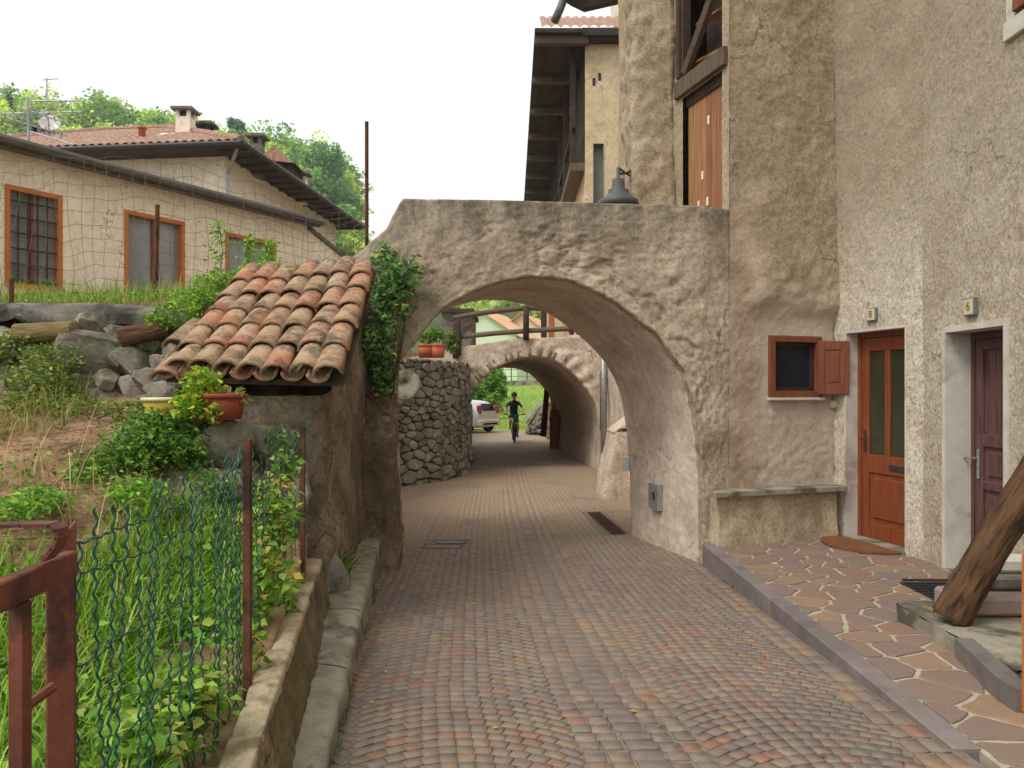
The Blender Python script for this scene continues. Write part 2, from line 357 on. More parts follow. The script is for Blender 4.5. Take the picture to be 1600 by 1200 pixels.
def flagmat():
    m, nt, b = newmat('porphyry flagstone'); v = pos(nt); r = rnd(nt)
    col = ramp(nt, r, [(0, S(136,112,98)), (.2, S(126,110,106)), (.4, S(150,124,100)), (.6, S(130,112,102)), (.8, S(142,110,96)), (1, S(122,110,110))])
    col = mixc(nt, ramp(nt, nz(nt, v, 7, 6, .7), [(.4, gr(0)), (.7, gr(.6))]), col, S(132,112,92))
    col = mixc(nt, 1.0, col, ramp(nt, nz(nt, v, 45, 7, .75), [(.3, gr(.8)), (.7, gr(1.15))]), 'MULTIPLY')
    nt.links.new(col, b.inputs['Base Color']); b.inputs['Roughness'].default_value = .75; b.inputs['Specular IOR Level'].default_value = .3
    bump(nt, b, nz(nt, v, 40, 6, .65), .35, .004); return m
M['flag'] = flagmat()
# ------------------------------------------------------------------ foliage builders
def leafmesh(name, pts, size, cols, up=.35, fold=.25, aspect=.5, seed=0):
    """pts (n,3): one folded diamond leaf at each point; size (lo,hi)"""
    g = np.random.default_rng(seed); n = len(pts); d = g.normal(size=(n, 3)); d[:, 2] = d[:, 2] * .6 - .1; d /= np.linalg.norm(d, axis=1, keepdims=True)
    nn = g.normal(size=(n, 3)); nn[:, 2] += up * 3; s = np.cross(d, nn); s /= np.linalg.norm(s, axis=1, keepdims=True) + 1e-9
    nn = np.cross(s, d); L = g.uniform(size[0], size[1], n)[:, None]
    b = pts; t = pts + d * L + nn * L * -.12; m = pts + d * L * .45; l = m + s * L * aspect * .5 + nn * L * fold * .5; r = m - s * L * aspect * .5 + nn * L * fold * .5
    V = np.stack([b, l, t, r], 1).reshape(-1, 3); i = np.arange(n)[:, None] * 4
    F = np.concatenate([i + np.array([[0, 1, 2]]), i + np.array([[0, 2, 3]])], 1).reshape(-1, 3)
    c = np.array([k[:3] for k in cols]); w = g.random((n, 1)); ci = g.integers(0, len(c), n); cc = np.minimum(c[ci] * (0.95 + .75 * w), .85)
    return npmesh(name, V, F, False, np.repeat(cc, 4, 0))
def blades(name, base, length, width, cols, bend=.5, lean=.25, seed=0, seg=4, dirs=None):
    g = np.random.default_rng(seed); n = len(base); L = g.uniform(length[0], length[1], n); W = g.uniform(width[0], width[1], n)
    a = g.uniform(0, 2 * np.pi, n) if dirs is None else dirs; out = np.stack([np.cos(a), np.sin(a), 0 * a], 1); sd = np.stack([-np.sin(a), np.cos(a), 0 * a], 1)
    bd = g.uniform(.1, 1, n) * bend; ln = g.uniform(0, 1, n) * lean; V = []
    for k in range(seg + 1):
        t = k / seg; th = ln + bd * t * 1.9
        p = base + (out * (L * t * np.sin(th) * .75)[:, None]); p[:, 2] += L * t * np.cos(th * .78)
        w = (W * (1 - t ** 1.7) * .5 + .0006)[:, None]
        V += [p - sd * w, p + sd * w]
    V = np.stack(V, 1).reshape(-1, 3); i = np.arange(n)[:, None] * (2 * (seg + 1))
    F = np.concatenate([i + np.array([[2*k, 2*k+1, 2*k+3, 2*k+2]]) for k in range(seg)], 1).reshape(-1, 4)
    c = np.array([k[:3] for k in cols])[g.integers(0, len(cols), n)] * g.uniform(.85, 1.5, (n, 1))
    return npmesh(name, V, F, False, np.repeat(c, 2 * (seg + 1), 0))
def blobpts(n, centres, seed=0, shell=.5):
    """points in ellipsoids: centres = list of (x,y,z,rx,ry,rz)"""
    g = np.random.default_rng(seed); c = np.array(centres); vol = (c[:, 3] * c[:, 4] * c[:, 5]) ** .75; k = g.choice(len(c), n, p=vol / vol.sum())
    d = g.normal(size=(n, 3)); d /= np.linalg.norm(d, axis=1, keepdims=True); r = g.uniform(shell, 1.05, (n, 1))
    return c[k, :3] + d * r * c[k, 3:6]
# irregular stone meshes: 3x3x3 surface grid pushed towards a ball, then jittered (48 triangles)
def stonemesh(name, seed, ball=.45, jit=.1, n=2, fr=0.0):
    g = np.random.default_rng(seed); key = {}; V = []; F = []
    def vid(p):
        k = tuple(p)
        if k not in key: key[k] = len(V); V.append([2 * q / n - 1 for q in p])
        return key[k]
    for ax in range(3):
        for s in (0, n):
            for i in range(n):
                for j in range(n):
                    q = []
                    for di, dj in ((0, 0), (1, 0), (1, 1), (0, 1)):
                        p = [0, 0, 0]; p[ax] = s; p[(ax+1) % 3] = i + di; p[(ax+2) % 3] = j + dj; q.append(vid(p))
                    F.append(tuple(q) if s else tuple(q[::-1]))
    V = np.array(V, dtype=float); L = np.linalg.norm(V, axis=1, keepdims=True)
    V = V * (1 - ball) + V / L * ball * 1.1; V += g.normal(size=V.shape) * jit; V *= .5
    if fr: V = V * (1 + fr * np.c_[fbm(V + seed * 7.3, 2.5, 4, seed), fbm(V + seed * 3.1, 2.5, 4, seed + 50), fbm(V + seed, 2.5, 4, seed + 90)] * 2)
    if fr:
        for _ in range(9):
            d = g.normal(size=3); d /= np.linalg.norm(d); V = V - np.maximum(0, V @ d - g.uniform(.3, .42))[:, None] * d
    return npmesh(name, V, F, not fr)
STONES = [stonemesh('stone', i, .42, .09) for i in range(9)]
BOULD = [stonemesh('boulder', 40 + i, .5, .012, 8, .12) for i in range(6)]
for m_ in STONES: m_.materials.append(M['stone'])
for m_ in BOULD: m_.materials.append(M['boulder'])
# ================================================================== terrain
def crest(x): return np.interp(x, [-260, -120, -62, -42, -31, -26, -22.5, -20, -14, 0, 60, 200], [56, 48, 39.2, 35.2, 33, 29, 20, 14, 13, 14, 14, 30])
def ground_h(x, y):
    z = np.full_like(x, -.62)
    z = np.where(y > 34, -.62 + sstep(36, 62, y) * 2.6, z)
    hill = crest(x * 120 / np.maximum(y, 60)) * sstep(62, 122, y)
    hill = np.where(y > 122, crest(x * 120 / np.maximum(y, 60)) * (1 + (y - 122) * .0005), hill)
    return z + hill + np.where(y > 55, fbm(np.stack([x, y, 0 * x], 1), .05, 3) * 1.2, 0)
gx = np.concatenate([np.linspace(-900, -150, 16), np.linspace(-140, 60, 101), np.linspace(70, 900, 18)])
gy = np.concatenate([[-900, -300, -100, -40, -15], np.linspace(-5, 34, 14), np.linspace(36, 130, 60), [150, 200, 300, 500, 900, 1500]])
GX, GY = np.meshgrid(gx, gy); V = np.stack([GX.ravel(), GY.ravel(), ground_h(GX.ravel(), GY.ravel())], 1)
add_g = add('ground', npmesh('ground', V, gridfaces(len(gy), len(gx)), True), M['forestground']); tag(add_g, kind='structure')
# upper garden on the left: lower bed, litter bank, step, terrace
def garden_h(x, y):
    a = sstep(1.25, 2.6, -x)
    lo = .36 + a * .29 * np.maximum(0, y - 2.2) + (1 - a) * .13 * np.maximum(0, y - 2.8) + a * .25 * sstep(2.5, 6, -x) * sstep(1.5, 3.5, y)
    up = 2.2 + .11 * np.clip(y - 6.3, 0, 3.2)
    p = np.stack([x, y, 0 * x], 1)
    return lo + (up - lo) * sstep(6.12, 6.42, y) + fbm(p, 1.3, 4, 3) * .07 + fbm(p, 6, 3, 5) * .02
def wall_x(y): return np.where(y < 4.9, -.455 - .173 * y, -1.3)       # inner side of the low garden wall
ys = np.linspace(.2, 34, 200); ts = np.linspace(0, 1, 90) ** 1.6
ys = np.concatenate([np.linspace(.2, 9, 130), np.linspace(9.2, 34, 40)])
xr = np.where(ys < 4.9, wall_x(ys), np.where(ys < 7.6, -1.5, np.where(ys < 9.3, -2.1, -2.75)))
GXX = xr[:, None] - ts[None, :] * 28; GYY = np.repeat(ys[:, None], len(ts), 1)
zz = garden_h(GXX.ravel(), GYY.ravel()).reshape(GXX.shape)
V = np.stack([GXX, GYY, zz], -1); sk = V[:, :1].copy(); sk[..., 2] = -.7; V = np.concatenate([sk, V], 1)
garden = add('garden_ground', npmesh('garden_ground', V.reshape(-1, 3), gridfaces(V.shape[0], V.shape[1]), True), M['soil']); tag(garden, kind='structure')
# ================================================================== street of porphyry setts
def xl(y): return np.where(y < 7.0, -.348 - .124 * y, -.17 * y - .1)
def xr_(y): return np.where(y < 7.45, 1.85, 2.04)
def xb(y): return np.interp(y, [2, 3.1, 4, 6.1, 8, 11, 15, 20], [.65, .57, .46, .34, .26, .17, .08, 0.0])
sy = np.linspace(-4, 44, 140); st = np.linspace(0, 1, 24)
rr = np.where(sy < 8.2, 1.9, 4.2); VV = np.stack([np.repeat((-4.2 + (rr[:, None] + 4.2) * st[None, :])[..., None], 1, -1)[..., 0], np.repeat(sy[:, None], 24, 1), np.repeat(zs(sy)[:, None], 24, 1) - .005], -1)
street = add('street', npmesh('street', VV.reshape(-1, 3), gridfaces(140, 24), True), M['joint']); tag(street, kind='structure')
PAL0 = [S(134,118,108), S(122,108,102), S(146,126,112), S(152,134,116), S(164,128,96), S(166,106,76), S(150,98,78), S(132,126,112), S(118,102,104), S(142,112,98), S(128,112,106), S(158,118,88)]
PAL = [tuple(.9 * (.5 * a + .5 * b) for a, b in zip(c, S(139,125,114))) for c in PAL0]
PW = np.array([16, 13, 12, 8, 5, 4, 4, 8, 9, 8, 14, 4.]); PW /= PW.sum()
def sett_shape(seed):
    g = np.random.default_rng(seed); j = g.normal(size=(4, 2)) * .03
    q = np.array([[-.5, -.5], [.5, -.5], [.5, .5], [-.5, .5]]) + j
    top = np.c_[q * .962, np.zeros(4)]; mid = np.c_[q * .995, np.full(4, -.002)]; bot = np.c_[q, np.full(4, -.03)]
    F = [[3, 2, 1, 0][::-1]] + [[a + i, a + (i+1) % 4, a - 4 + (i+1) % 4, a - 4 + i] for a in (4, 8) for i in range(4)]
    return np.concatenate([top, mid, bot]), np.array(F)
SHP = [sett_shape(i) for i in range(4)]
st_ = []     # x, y, angle, w, h
MANH = (-1.02, -.5, 8.35, 8.95); GRA = (1.13, 1.32, 9.3, 11.25)
def ok(x, y):
    if not (xl(y) - .02 < x < xr_(y) - .04): return False
    if MANH[0] < x < MANH[1] and MANH[2] < y < MANH[3]: return False
    if 1.05 < x < 1.4 and 9.2 < y < 11.3: return False
    return True
y = 2.2
while y < 19.5:                        # the straight centre line: slabs with an edging row on each side
    for s0, ww in ((-.22, .095), (-.12, .095), (-.0, .14), (.12, .09), (.215, .09)):
        h = .095 if s0 < -.05 else .1
        st_.append((xb(y) + s0 + random.gauss(0, .003), y + random.uniform(-.02, .02), random.gauss(0, .03), ww - .007, h - .008, 8 if abs(s0) < .01 else -1))
    y += .098
W, n, p, rise = .96, 13, .079, .21
for side, cols in ((-1, range(0, 4)), (1, range(0, 2))):
    for cidx in cols:
        sc = side * (.27 + W / 2 + cidx * W)
        for j in range(-4, 240):
            for k in range(n):
                u = (k + .5) / n - .5; yy = 2.0 + j * p + rise * (1 - (2 * u) ** 2) + random.gauss(0, .002)
                if yy > 19.6 or yy < 2.2: continue
                x = xb(yy) + sc + u * W + random.gauss(0, .0015)
                if side > 0 and x > 1.66 and yy < 7.5: continue
                if not ok(x, yy): continue
                an = math.atan(-rise * 8 * u / W)
                st_.append((x, yy, an + random.gauss(0, .025), W / n / math.cos(an) * random.uniform(.91, .96), p * math.cos(an) * .94 * random.uniform(.95, 1.0), -1))
y = 2.2
while y < 7.5:                          # edging rows along the kerb
    for x0 in (1.71, 1.80): st_.append((x0, y, random.gauss(0, .03), .085, .15 * random.uniform(.85, .97), -1))
    y += .155
st_.sort(key=lambda a: a[1])
def inview(x, y): return abs(x / y) < .66 and (607 - 0) and 607 + (H - zs(y)) * FPX / y < 1205
parts, rest = [], []
for s in st_: (parts if len(parts) < 300 and inview(s[0], s[1]) else rest).append(s)
SETM = {}
def settmesh(c, k):
    if (c, k) not in SETM:
        V, F = SHP[k]; SETM[(c, k)] = npmesh('paving_stone', V, F, False, np.repeat(np.array([PAL[c][:3]]), 12, 0)); SETM[(c, k)].materials.append(M['sett'])
    return SETM[(c, k)]
for x, y, a, w_, h_, ci in parts:
    c = ci if ci >= 0 else int(rng.choice(12, p=PW)); sl = math.atan((zs(y + .1) - zs(y - .1)) / .2)
    add('paving_stone', settmesh(c, random.randrange(4)), None, street, TRS((x, y, zs(y) + random.uniform(-.001, .0015)), (sl + random.gauss(0, .006), random.gauss(0, .006), a), (w_, h_, 1)))
A = np.array([s[:5] for s in rest]); ci = np.array([s[5] for s in rest]); cr = rng.choice(12, len(rest), p=PW); ci = np.where(ci >= 0, ci, cr)
kk = rng.integers(0, 4, len(rest)); base = np.stack([SHP[k][0] for k in kk])
ca, sa = np.cos(A[:, 2])[:, None], np.sin(A[:, 2])[:, None]; lx = base[:, :, 0] * A[:, 3][:, None]; ly = base[:, :, 1] * A[:, 4][:, None]
VX = A[:, 0][:, None] + lx * ca - ly * sa; VY = A[:, 1][:, None] + lx * sa + ly * ca; tz = rng.uniform(-.001, .002, len(rest))[:, None]
VZ = zs(VY) + base[:, :, 2] + tz + lx * rng.normal(0, .007, len(rest))[:, None]
F = (np.arange(len(rest))[:, None, None] * 12 + SHP[0][1][None]).reshape(-1, 4)
colr = np.array([c[:3] for c in PAL])[ci]; tn = (sstep(7.8, 10.5, A[:, 1]) * .5)[:, None]; colr = colr * (1 - tn) + np.array(S(184,160,130)[:3]) * tn  # yellower setts in the passage, also lightened to stand in for light there
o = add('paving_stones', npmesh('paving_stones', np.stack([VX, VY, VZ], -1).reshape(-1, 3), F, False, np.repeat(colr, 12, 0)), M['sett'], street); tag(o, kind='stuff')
# beyond the setts one can tell apart: the same paving under the tunnel, its colour lightened to offset the shade
def farset():
    m, nt, b = newmat('far setts'); v = pos(nt); br = nt.nodes.new('ShaderNodeTexBrick'); br.inputs['Scale'].default_value = 5; nt.links.new(v, br.inputs['Vector'])
    br.inputs['Color1'].default_value = S(176,156,134); br.inputs['Color2'].default_value = S(188,164,138); br.inputs['Mortar'].default_value = S(140,124,106); br.inputs['Mortar Size'].default_value = .03
    nt.links.new(mixc(nt, .35, br.outputs[0], ramp(nt, nz(nt, v, 2, 5), [(.3, S(160,142,124)), (.7, S(192,174,152))])), b.inputs['Base Color']); b.inputs['Roughness'].default_value = .7; return m
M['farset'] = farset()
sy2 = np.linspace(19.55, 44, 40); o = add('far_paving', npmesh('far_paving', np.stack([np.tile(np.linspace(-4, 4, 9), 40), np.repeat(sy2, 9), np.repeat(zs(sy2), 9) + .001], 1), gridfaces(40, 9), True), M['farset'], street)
# manhole and drain
mh = thing('manhole_cover', 'flush rectangular manhole cover of two stone trays in the cobbles behind the left pier', 'manhole', (-.76, 8.65, zs(8.65)))
for i, (x0, x1, y0, y1) in enumerate(((-.98, -.55, 8.4, 8.62), (-.88, -.52, 8.68, 8.9))):
    b = MB(); zt = float(zs((y0 + y1) / 2)) + .004
    for a_, c_ in (((x0, y0), (x1, y0 + .02)), ((x0, y1 - .02), (x1, y1)), ((x0, y0 + .02), (x0 + .02, y1 - .02)), ((x1 - .02, y0 + .02), (x1, y1 - .02))):
        b.box((*a_, zt - .05), (*c_, zt))
    b.build('tray_frame', M['darkmetal'], mh); MB().box((x0 + .02, y0 + .02, zt - .05), (x1 - .02, y1 - .02, zt - .003)).build('tray_filling', M['kerb'], mh)
dg = thing('drain_grate', 'long narrow iron drain grate at the foot of the right arch pier', 'drain', (1.23, 10.2, zs(10.2)))
g0, g1 = Vector((1.30, 9.35, 0)), Vector((1.19, 11.2, 0)); gd = (g1 - g0).normalized(); gs = Vector((gd.y, -gd.x, 0)) * .085; gl = (g1 - g0).length
b = MB()
for sgn in (-1, 1):
    pp = [g0 + gs * sgn, g1 + gs * sgn]
    b.tube([(q.x, q.y, float(zs(q.y)) + .008) for q in pp], .012, 4)
b.build('frame', M['darkmetal'], dg)
MB().raw([(q.x, q.y, float(zs(q.y)) - .03 + .026) for q in (g0 - gs, g0 + gs, g1 + gs, g1 - gs)], [(0, 1, 2, 3)]).build('gutter', M['black'], dg)
sl = MB().box((-.006, -.085, -.012), (.006, .085, .006)).mesh('slat'); sl.materials.append(M['rust'])
for i in range(46):
    q = g0 + gd * (.03 + i * (gl - .06) / 45); add('slat', sl, None, dg, TRS((q.x, q.y, float(zs(q.y)) + .003), (0, 0, math.atan2(gd.y, gd.x))))
# ================================================================== porch of crazy paving with its kerb
porch = MB().prism([(1.97, 2.0), (3.8, 2.0), (3.8, 8.1), (3.3, 8.05), (1.97, 7.62)], -.5, -.006).build('porch_pavement', M['lightjoint']); tag(porch, kind='structure')
def clip(poly, px, py, nx, ny):       # keep the side where (p-(px,py)).n <= 0
    out = []
    for i in range(len(poly)):
        a, b_ = poly[i], poly[(i + 1) % len(poly)]; da = (a[0]-px)*nx + (a[1]-py)*ny; db = (b_[0]-px)*nx + (b_[1]-py)*ny
        if da <= 0: out.append(a)
        if da * db < 0: t = da / (da - db); out.append((a[0] + t*(b_[0]-a[0]), a[1] + t*(b_[1]-a[1])))
    return out
PX0, PX1, PY0, PY1 = 1.99, 3.66, 2.05, 7.95
seeds = []
r2 = random.Random(11)
tries = 0
while tries < 6000 and len(seeds) < 190:
    tries += 1; q = (r2.uniform(PX0, PX1), r2.uniform(PY0, PY1)); dm = r2.choice((.15, .19, .24, .32))
    if all(math.hypot((q[0]-s[0]), (q[1]-s[1]) * 1.15) > dm for s in seeds): seeds.append(q)
for i, s in enumerate(seeds):
    poly = [(PX0, PY0), (PX1, PY0), (PX1, PY1), (PX0, PY1)]
    for j, t in enumerate(seeds):
        if j == i: continue
        dx, dy = t[0]-s[0], t[1]-s[1]; d = math.hypot(dx, dy)
        if d < 1.6: poly = clip(poly, (s[0]+t[0])/2 - dx/d*.012, (s[1]+t[1])/2 - dy/d*.012, dx, dy)
    poly = clip(poly, 1.97, 7.56, -.316, .949); poly = clip(poly, 3.36, 7.98, .97, .236)
    if len(poly) < 3: continue
    pts = []
    for k in range(len(poly)):
        a, b_ = poly[k], poly[(k+1) % len(poly)]
        if math.hypot(a[0]-b_[0], a[1]-b_[1]) < .03: continue
        pts += [(a[0]*.92 + b_[0]*.08, a[1]*.92 + b_[1]*.08), ((a[0]+b_[0])/2 + r2.uniform(-.012, .012), (a[1]+b_[1])/2 + r2.uniform(-.012, .012)), (a[0]*.08 + b_[0]*.92, a[1]*.08 + b_[1]*.92)]
    if len(pts) < 6: continue
    cx, cy = sum(q[0] for q in pts)/len(pts), sum(q[1] for q in pts)/len(pts)
    b = MB(); n_ = len(pts); tz = r2.uniform(0, .004)
    V = [(x, y, -.03) for x, y in pts] + [(x, y, tz - .003) for x, y in pts] + [(cx + (x-cx)*.965, cy + (y-cy)*.965, tz) for x, y in pts]
    b.raw(V, [(k, (k+1) % n_, n_ + (k+1) % n_, n_ + k) for k in range(n_)] + [(n_+k, n_ + (k+1) % n_, 2*n_ + (k+1) % n_, 2*n_ + k) for k in range(n_)] + [tuple(range(2*n_, 3*n_))])
    b.build('flagstone', M['flag'], porch)
yk = 7.5
for L in (1.0, .95, 1.1, .62, .6):
    MB().box((1.858, yk - L + .006, -.4), (1.982, yk, .008), bev=.008).build('kerb_stone', M['kerb'], porch); yk -= L
# ================================================================== first archway
def path_eval(path, s):
    q = np.array(path, dtype=float); d = np.r_[0, np.cumsum(np.linalg.norm(np.diff(q, axis=0), axis=1))]; d /= d[-1]
    return np.stack([np.interp(s, d, q[:, k]) for k in range(q.shape[1])], 1), d
def smooth_path(path, n=200, it=60, keep=4):
    s = np.linspace(0, 1, n); q, _ = path_eval(path, s)
    for _ in range(it): q[1:-1] = (q[:-2] + 2 * q[1:-1] + q[2:]) / 4
    return q
def px_curve(pts, Y): return [((x - 800) / FPX * Y, H - (y - 607) / FPX * Y) for x, y in pts]
def arch_shell(curve, outer, keys, yfun, off, N=300, Mr=64, K=40, r=.03, disp=None, rag=.02):
    s = np.linspace(0, 1, N); Cq, _ = path_eval(curve, s); tg = np.gradient(Cq, axis=0); tg /= np.linalg.norm(tg, axis=1, keepdims=True); Cr = Cq + np.stack([-tg[:, 1], tg[:, 0]], 1) * (rag * fbm(np.c_[Cq, 0 * s], 7, 5, 77) * sstep(.9, 1.5, Cq[:, 1]))[:, None]; ko = np.interp(s, keys[0], keys[1]); Oq, _ = path_eval(outer, ko)
    rows = []; dist = np.linalg.norm(Oq - Cq, axis=1)
    for t in np.linspace(1, 0, Mr) ** 1.4:
        q = Cr + (Oq - Cr) * t; d = np.minimum(dist * t, r); Y = yfun(q[:, 0]) + (r - np.sqrt(np.maximum(r * r - (r - d) ** 2, 0)))
        rows.append(np.stack([q[:, 0], Y, q[:, 1]], 1))
    y0 = yfun(Cq[:, 0]) + r
    for u in np.linspace(0, 1, K + 1)[1:]:
        m_ = min(1, u * 8); q = Cr * (1 - m_) + Cq * m_; rows.append(np.stack([q[:, 0] + off[0] * u, y0 + (off[1] - r) * u, q[:, 1] + off[2] * u], 1))
    for t in np.linspace(0, 1, 6)[1:]:
        q = Cq + (Oq - Cq) * t; rows.append(np.stack([q[:, 0] + off[0], yfun(Cq[:, 0]) + off[1], q[:, 1] + off[2] * (1 - t)], 1))
    for u in np.linspace(1, 0, 6)[1:-1]:
        rows.append(np.stack([Oq[:, 0] + off[0] * u, yfun(Oq[:, 0]) + off[1] * u, Oq[:, 1]], 1))
    R = len(rows); V = np.concatenate(rows); F = gridfaces(R, N, True); nn = vnorm(V, F)
    if nn[N // 2 + 3 * N][1] > 0: F = F[:, ::-1]; nn = -nn
    if disp is not None:
        fm = np.zeros(len(V)); fm[:N * int(Mr * .75)] = 1; fx = np.where(V[:, 0] > 1.86, .3162, 0); fixed = np.stack([fx, -np.sqrt(1 - fx * fx), 0 * fx], 1); nn = nn * (1 - fm[:, None]) + fixed * fm[:, None]
        V = V + nn * disp(V, np.tile(dist, R))[:, None]
    return V, F
AR1 = px_curve([(632,905),(632,878),(629,760),(623,700),(616,640),(613,602),(620,578),(640,545),(668,508),(697,478),(740,451),(790,436),(840,430),(890,438),(934,452),(990,490),(1046,542),(1078,600),(1092,680),(1098,760),(1099,880),(1099,905)], 7.5)
AR1 = smooth_path(AR1, 220, 30)
OUT1 = [(-1.50, -.4), (-1.50, 1.4), (-1.66, 2.72), (-1.45, 2.88), (-1.18, 3.12), (-1.12, 3.30), (-1.07, 3.375), (-.2, 3.36), (.9, 3.33), (2.25, 3.29), (2.25, 1.4), (2.25, -.4)]
def y1(x): return 7.5 + np.maximum(0, x - 1.86) * .3333 + .12 * sstep(2.15, 2.2, x)
def arch_disp(V, d):
    x, z = V[:, 0], V[:, 2]; r = np.hypot(x - .35, z - 1.2)
    f1, f2, cid = worley(V + fbm(V, 2.2, 3, 9)[:, None] * .12, 5.5, 4)
    ring = sstep(2.2, 1.72, r) * sstep(1.35, 1.5, r) * sstep(.9, 1.5, z) * (V[:, 1] < 7.6)
    ring2 = ring * sstep(2.1, 1.85, x); chip = sstep(.02, .07, fbm(V, 2.3, 5, 31)); left0 = sstep(.3, -.9, x)
    left = sstep(-.6, -1.1, x) * (V[:, 1] < 7.7)
    dd = fbm(V, 1.1, 3, 1) * .022 + fbm(V, 5, 3, 2) * .006 + fbm(V, 24, 4, 6) * .014
    dd += ring2 * chip * (-.016 + (cid - .5) * .022 - sstep(.16, .02, f2 - f1) * .015 + fbm(V, 14, 3, 61) * .018)
    dd += left * (fbm(V, 3, 5, 8) * .05) + (V[:, 1] < 7.62) * (fbm(V, 9, 5, 62) * .011) * sstep(2.13, 1.9, x)
    dd *= np.where((V[:, 1] > 7.62) & (z > .8), .55, 1)
    return dd
K1 = ([0, .17, .36, .52, .66, .83, 1], [0, .20, .40, .56, .70, .83, 1])
V, F = arch_shell(AR1, OUT1, K1, y1, (-.45, 1.7, -.03), disp=arch_disp)
arch = thing('stone_archway', 'big plastered archway spanning the lane, joined to the house with the numbered doors', 'archway', (.4, 8.3, -.2))
def vault(V, F, N, Mr, K, m0, m1, parent):
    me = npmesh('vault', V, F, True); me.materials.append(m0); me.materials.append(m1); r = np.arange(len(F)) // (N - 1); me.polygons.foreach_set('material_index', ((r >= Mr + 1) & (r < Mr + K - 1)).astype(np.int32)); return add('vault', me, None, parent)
vault(V, F, 300, 64, 40, M['arch'], M['litsoffit'], arch)
# loose stones showing through the broken plaster round the arch
sm = [stonemesh('stone', 90 + i, .5, .11) for i in range(5)]
for q in sm: q.materials.append(M['arch'])
rs = random.Random(5)
for i in range(0):
    t = rs.uniform(math.radians(18), math.radians(150)); r = rs.uniform(1.55, 1.8)
    x, z = .33 + r * math.cos(t), 1.2 + r * math.sin(t); 
    if z > 3.1 or x < -1.25: continue
    add('stone', sm[i % 5], None, arch, TRS((x, float(y1(np.array([x]))[0]) + .045, z), (rs.uniform(-.3, .3), t, rs.uniform(-.3, .3)), (rs.uniform(.14, .24), .1, rs.uniform(.08, .13))))
ub = thing('utility_box', 'grey metal box with a square hole set low in the right arch pier', 'utility box', (1.55, 8.3, .4))
# the jamb runs from (1.86,7.5) to (1.41,9.2)
jd = Vector((-.45, 1.7, 0)).normalized(); jn = Vector((-jd.y, jd.x, 0))
def jamb(px):                          # point on the right jamb below pixel column px
    k = (px - 800) / FPX; t = (1.855 - k * 7.5) / (k * 1.7 + .45) ; return Vector((1.855 - .45 * t, 7.5 + 1.7 * t, 0))
jp = jamb(1026); zc = H - (776 - 607) / FPX * jp.y
Mj = frame((jp.x + jn.x * .0, jp.y + jn.y * .0, zc), -jd)   # x towards the viewer along the jamb, y into the street or the wall
b = MB(); w2, h2 = .115, .14; s_ = -1
for a_, c_ in (((-w2, -.045, -h2), (w2, .05, -.05)), ((-w2, -.045, .05), (w2, .05, h2)), ((-w2, -.045, -.05), (-.05, .05, .05)), ((.05, -.045, -.05), (w2, .05, .05))): b.box(a_, c_, Mj)
b.build('casing', M['galv'], ub); MB().box((-.05, -.02, -.05), (.05, .02, .05), Mj).build('recess', M['black'], ub)
jp2 = jamb(978); zc = H - (724 - 607) / FPX * jp2.y; Mj2 = frame((jp2.x, jp2.y, zc), -jd)
o = MB().box((-.05, -.035, -.085), (.05, .035, .085), Mj2, bev=.006).build('cover_plate', M['white']); tag(o, 'small white cover plate on the right arch pier towards the back', 'plate')
# ================================================================== the plastered house on the right
house = thing('plastered_house', 'tall ochre roughcast house on the right with doors 8 and 6', 'house', (4, 6, 0))
def grid_wall(A, B, z0, z1, holes, sp=.05, disp=None, zcut=None):
    A, B = Vector((*A, 0)), Vector((*B, 0)); d = (B - A); L = d.length; d.normalize(); nrm = Vector((d.y, -d.x, 0))
    us = sorted(set([round(q, 4) for q in np.linspace(0, L, max(2, int(L / sp) + 1))] + [h[0] for h in holes] + [h[1] for h in holes]))
    zs_ = sorted(set([round(q, 4) for q in np.linspace(z0, z1, int((z1 - z0) / sp) + 1)] + [h[2] for h in holes] + [h[3] for h in holes]))
    us, zz = np.array(us), np.array(zs_); U, Z = np.meshgrid(us, zz); U, Z = U.ravel(), Z.ravel()
    V = np.stack([A.x + d.x * U, A.y + d.y * U, Z], 1); F = gridfaces(len(zz), len(us)); cu = U[F].mean(1); cz = Z[F].mean(1); keep = np.ones(len(F), bool)
    mask = np.ones(len(U))
    for h in holes:
        keep &= ~((cu > h[0]) & (cu < h[1]) & (cz > h[2]) & (cz < h[3]))
        du = np.maximum(np.maximum(h[0] - U, U - h[1]), 0); dz = np.maximum(np.maximum(h[2] - Z, Z - h[3]), 0); mask *= sstep(0, .14, np.hypot(du, dz))
    dd = (disp(V) if disp is not None else 0) * mask
    V = V + np.array(nrm)[None] * (dd[:, None] if disp is not None else 0)
    return V, F[keep], frame((A.x, A.y, 0), d), nrm
def hdisp(V): return fbm(V, 1.1, 3, 1) * .022 + fbm(V, 5, 3, 2) * .006 + fbm(V, 24, 4, 6) * .014
def hdisp2(V): return fbm(V, .7, 3, 21) * .02 + fbm(V, 9, 3, 22) * .006 + fbm(V, 34, 3, 23) * .009
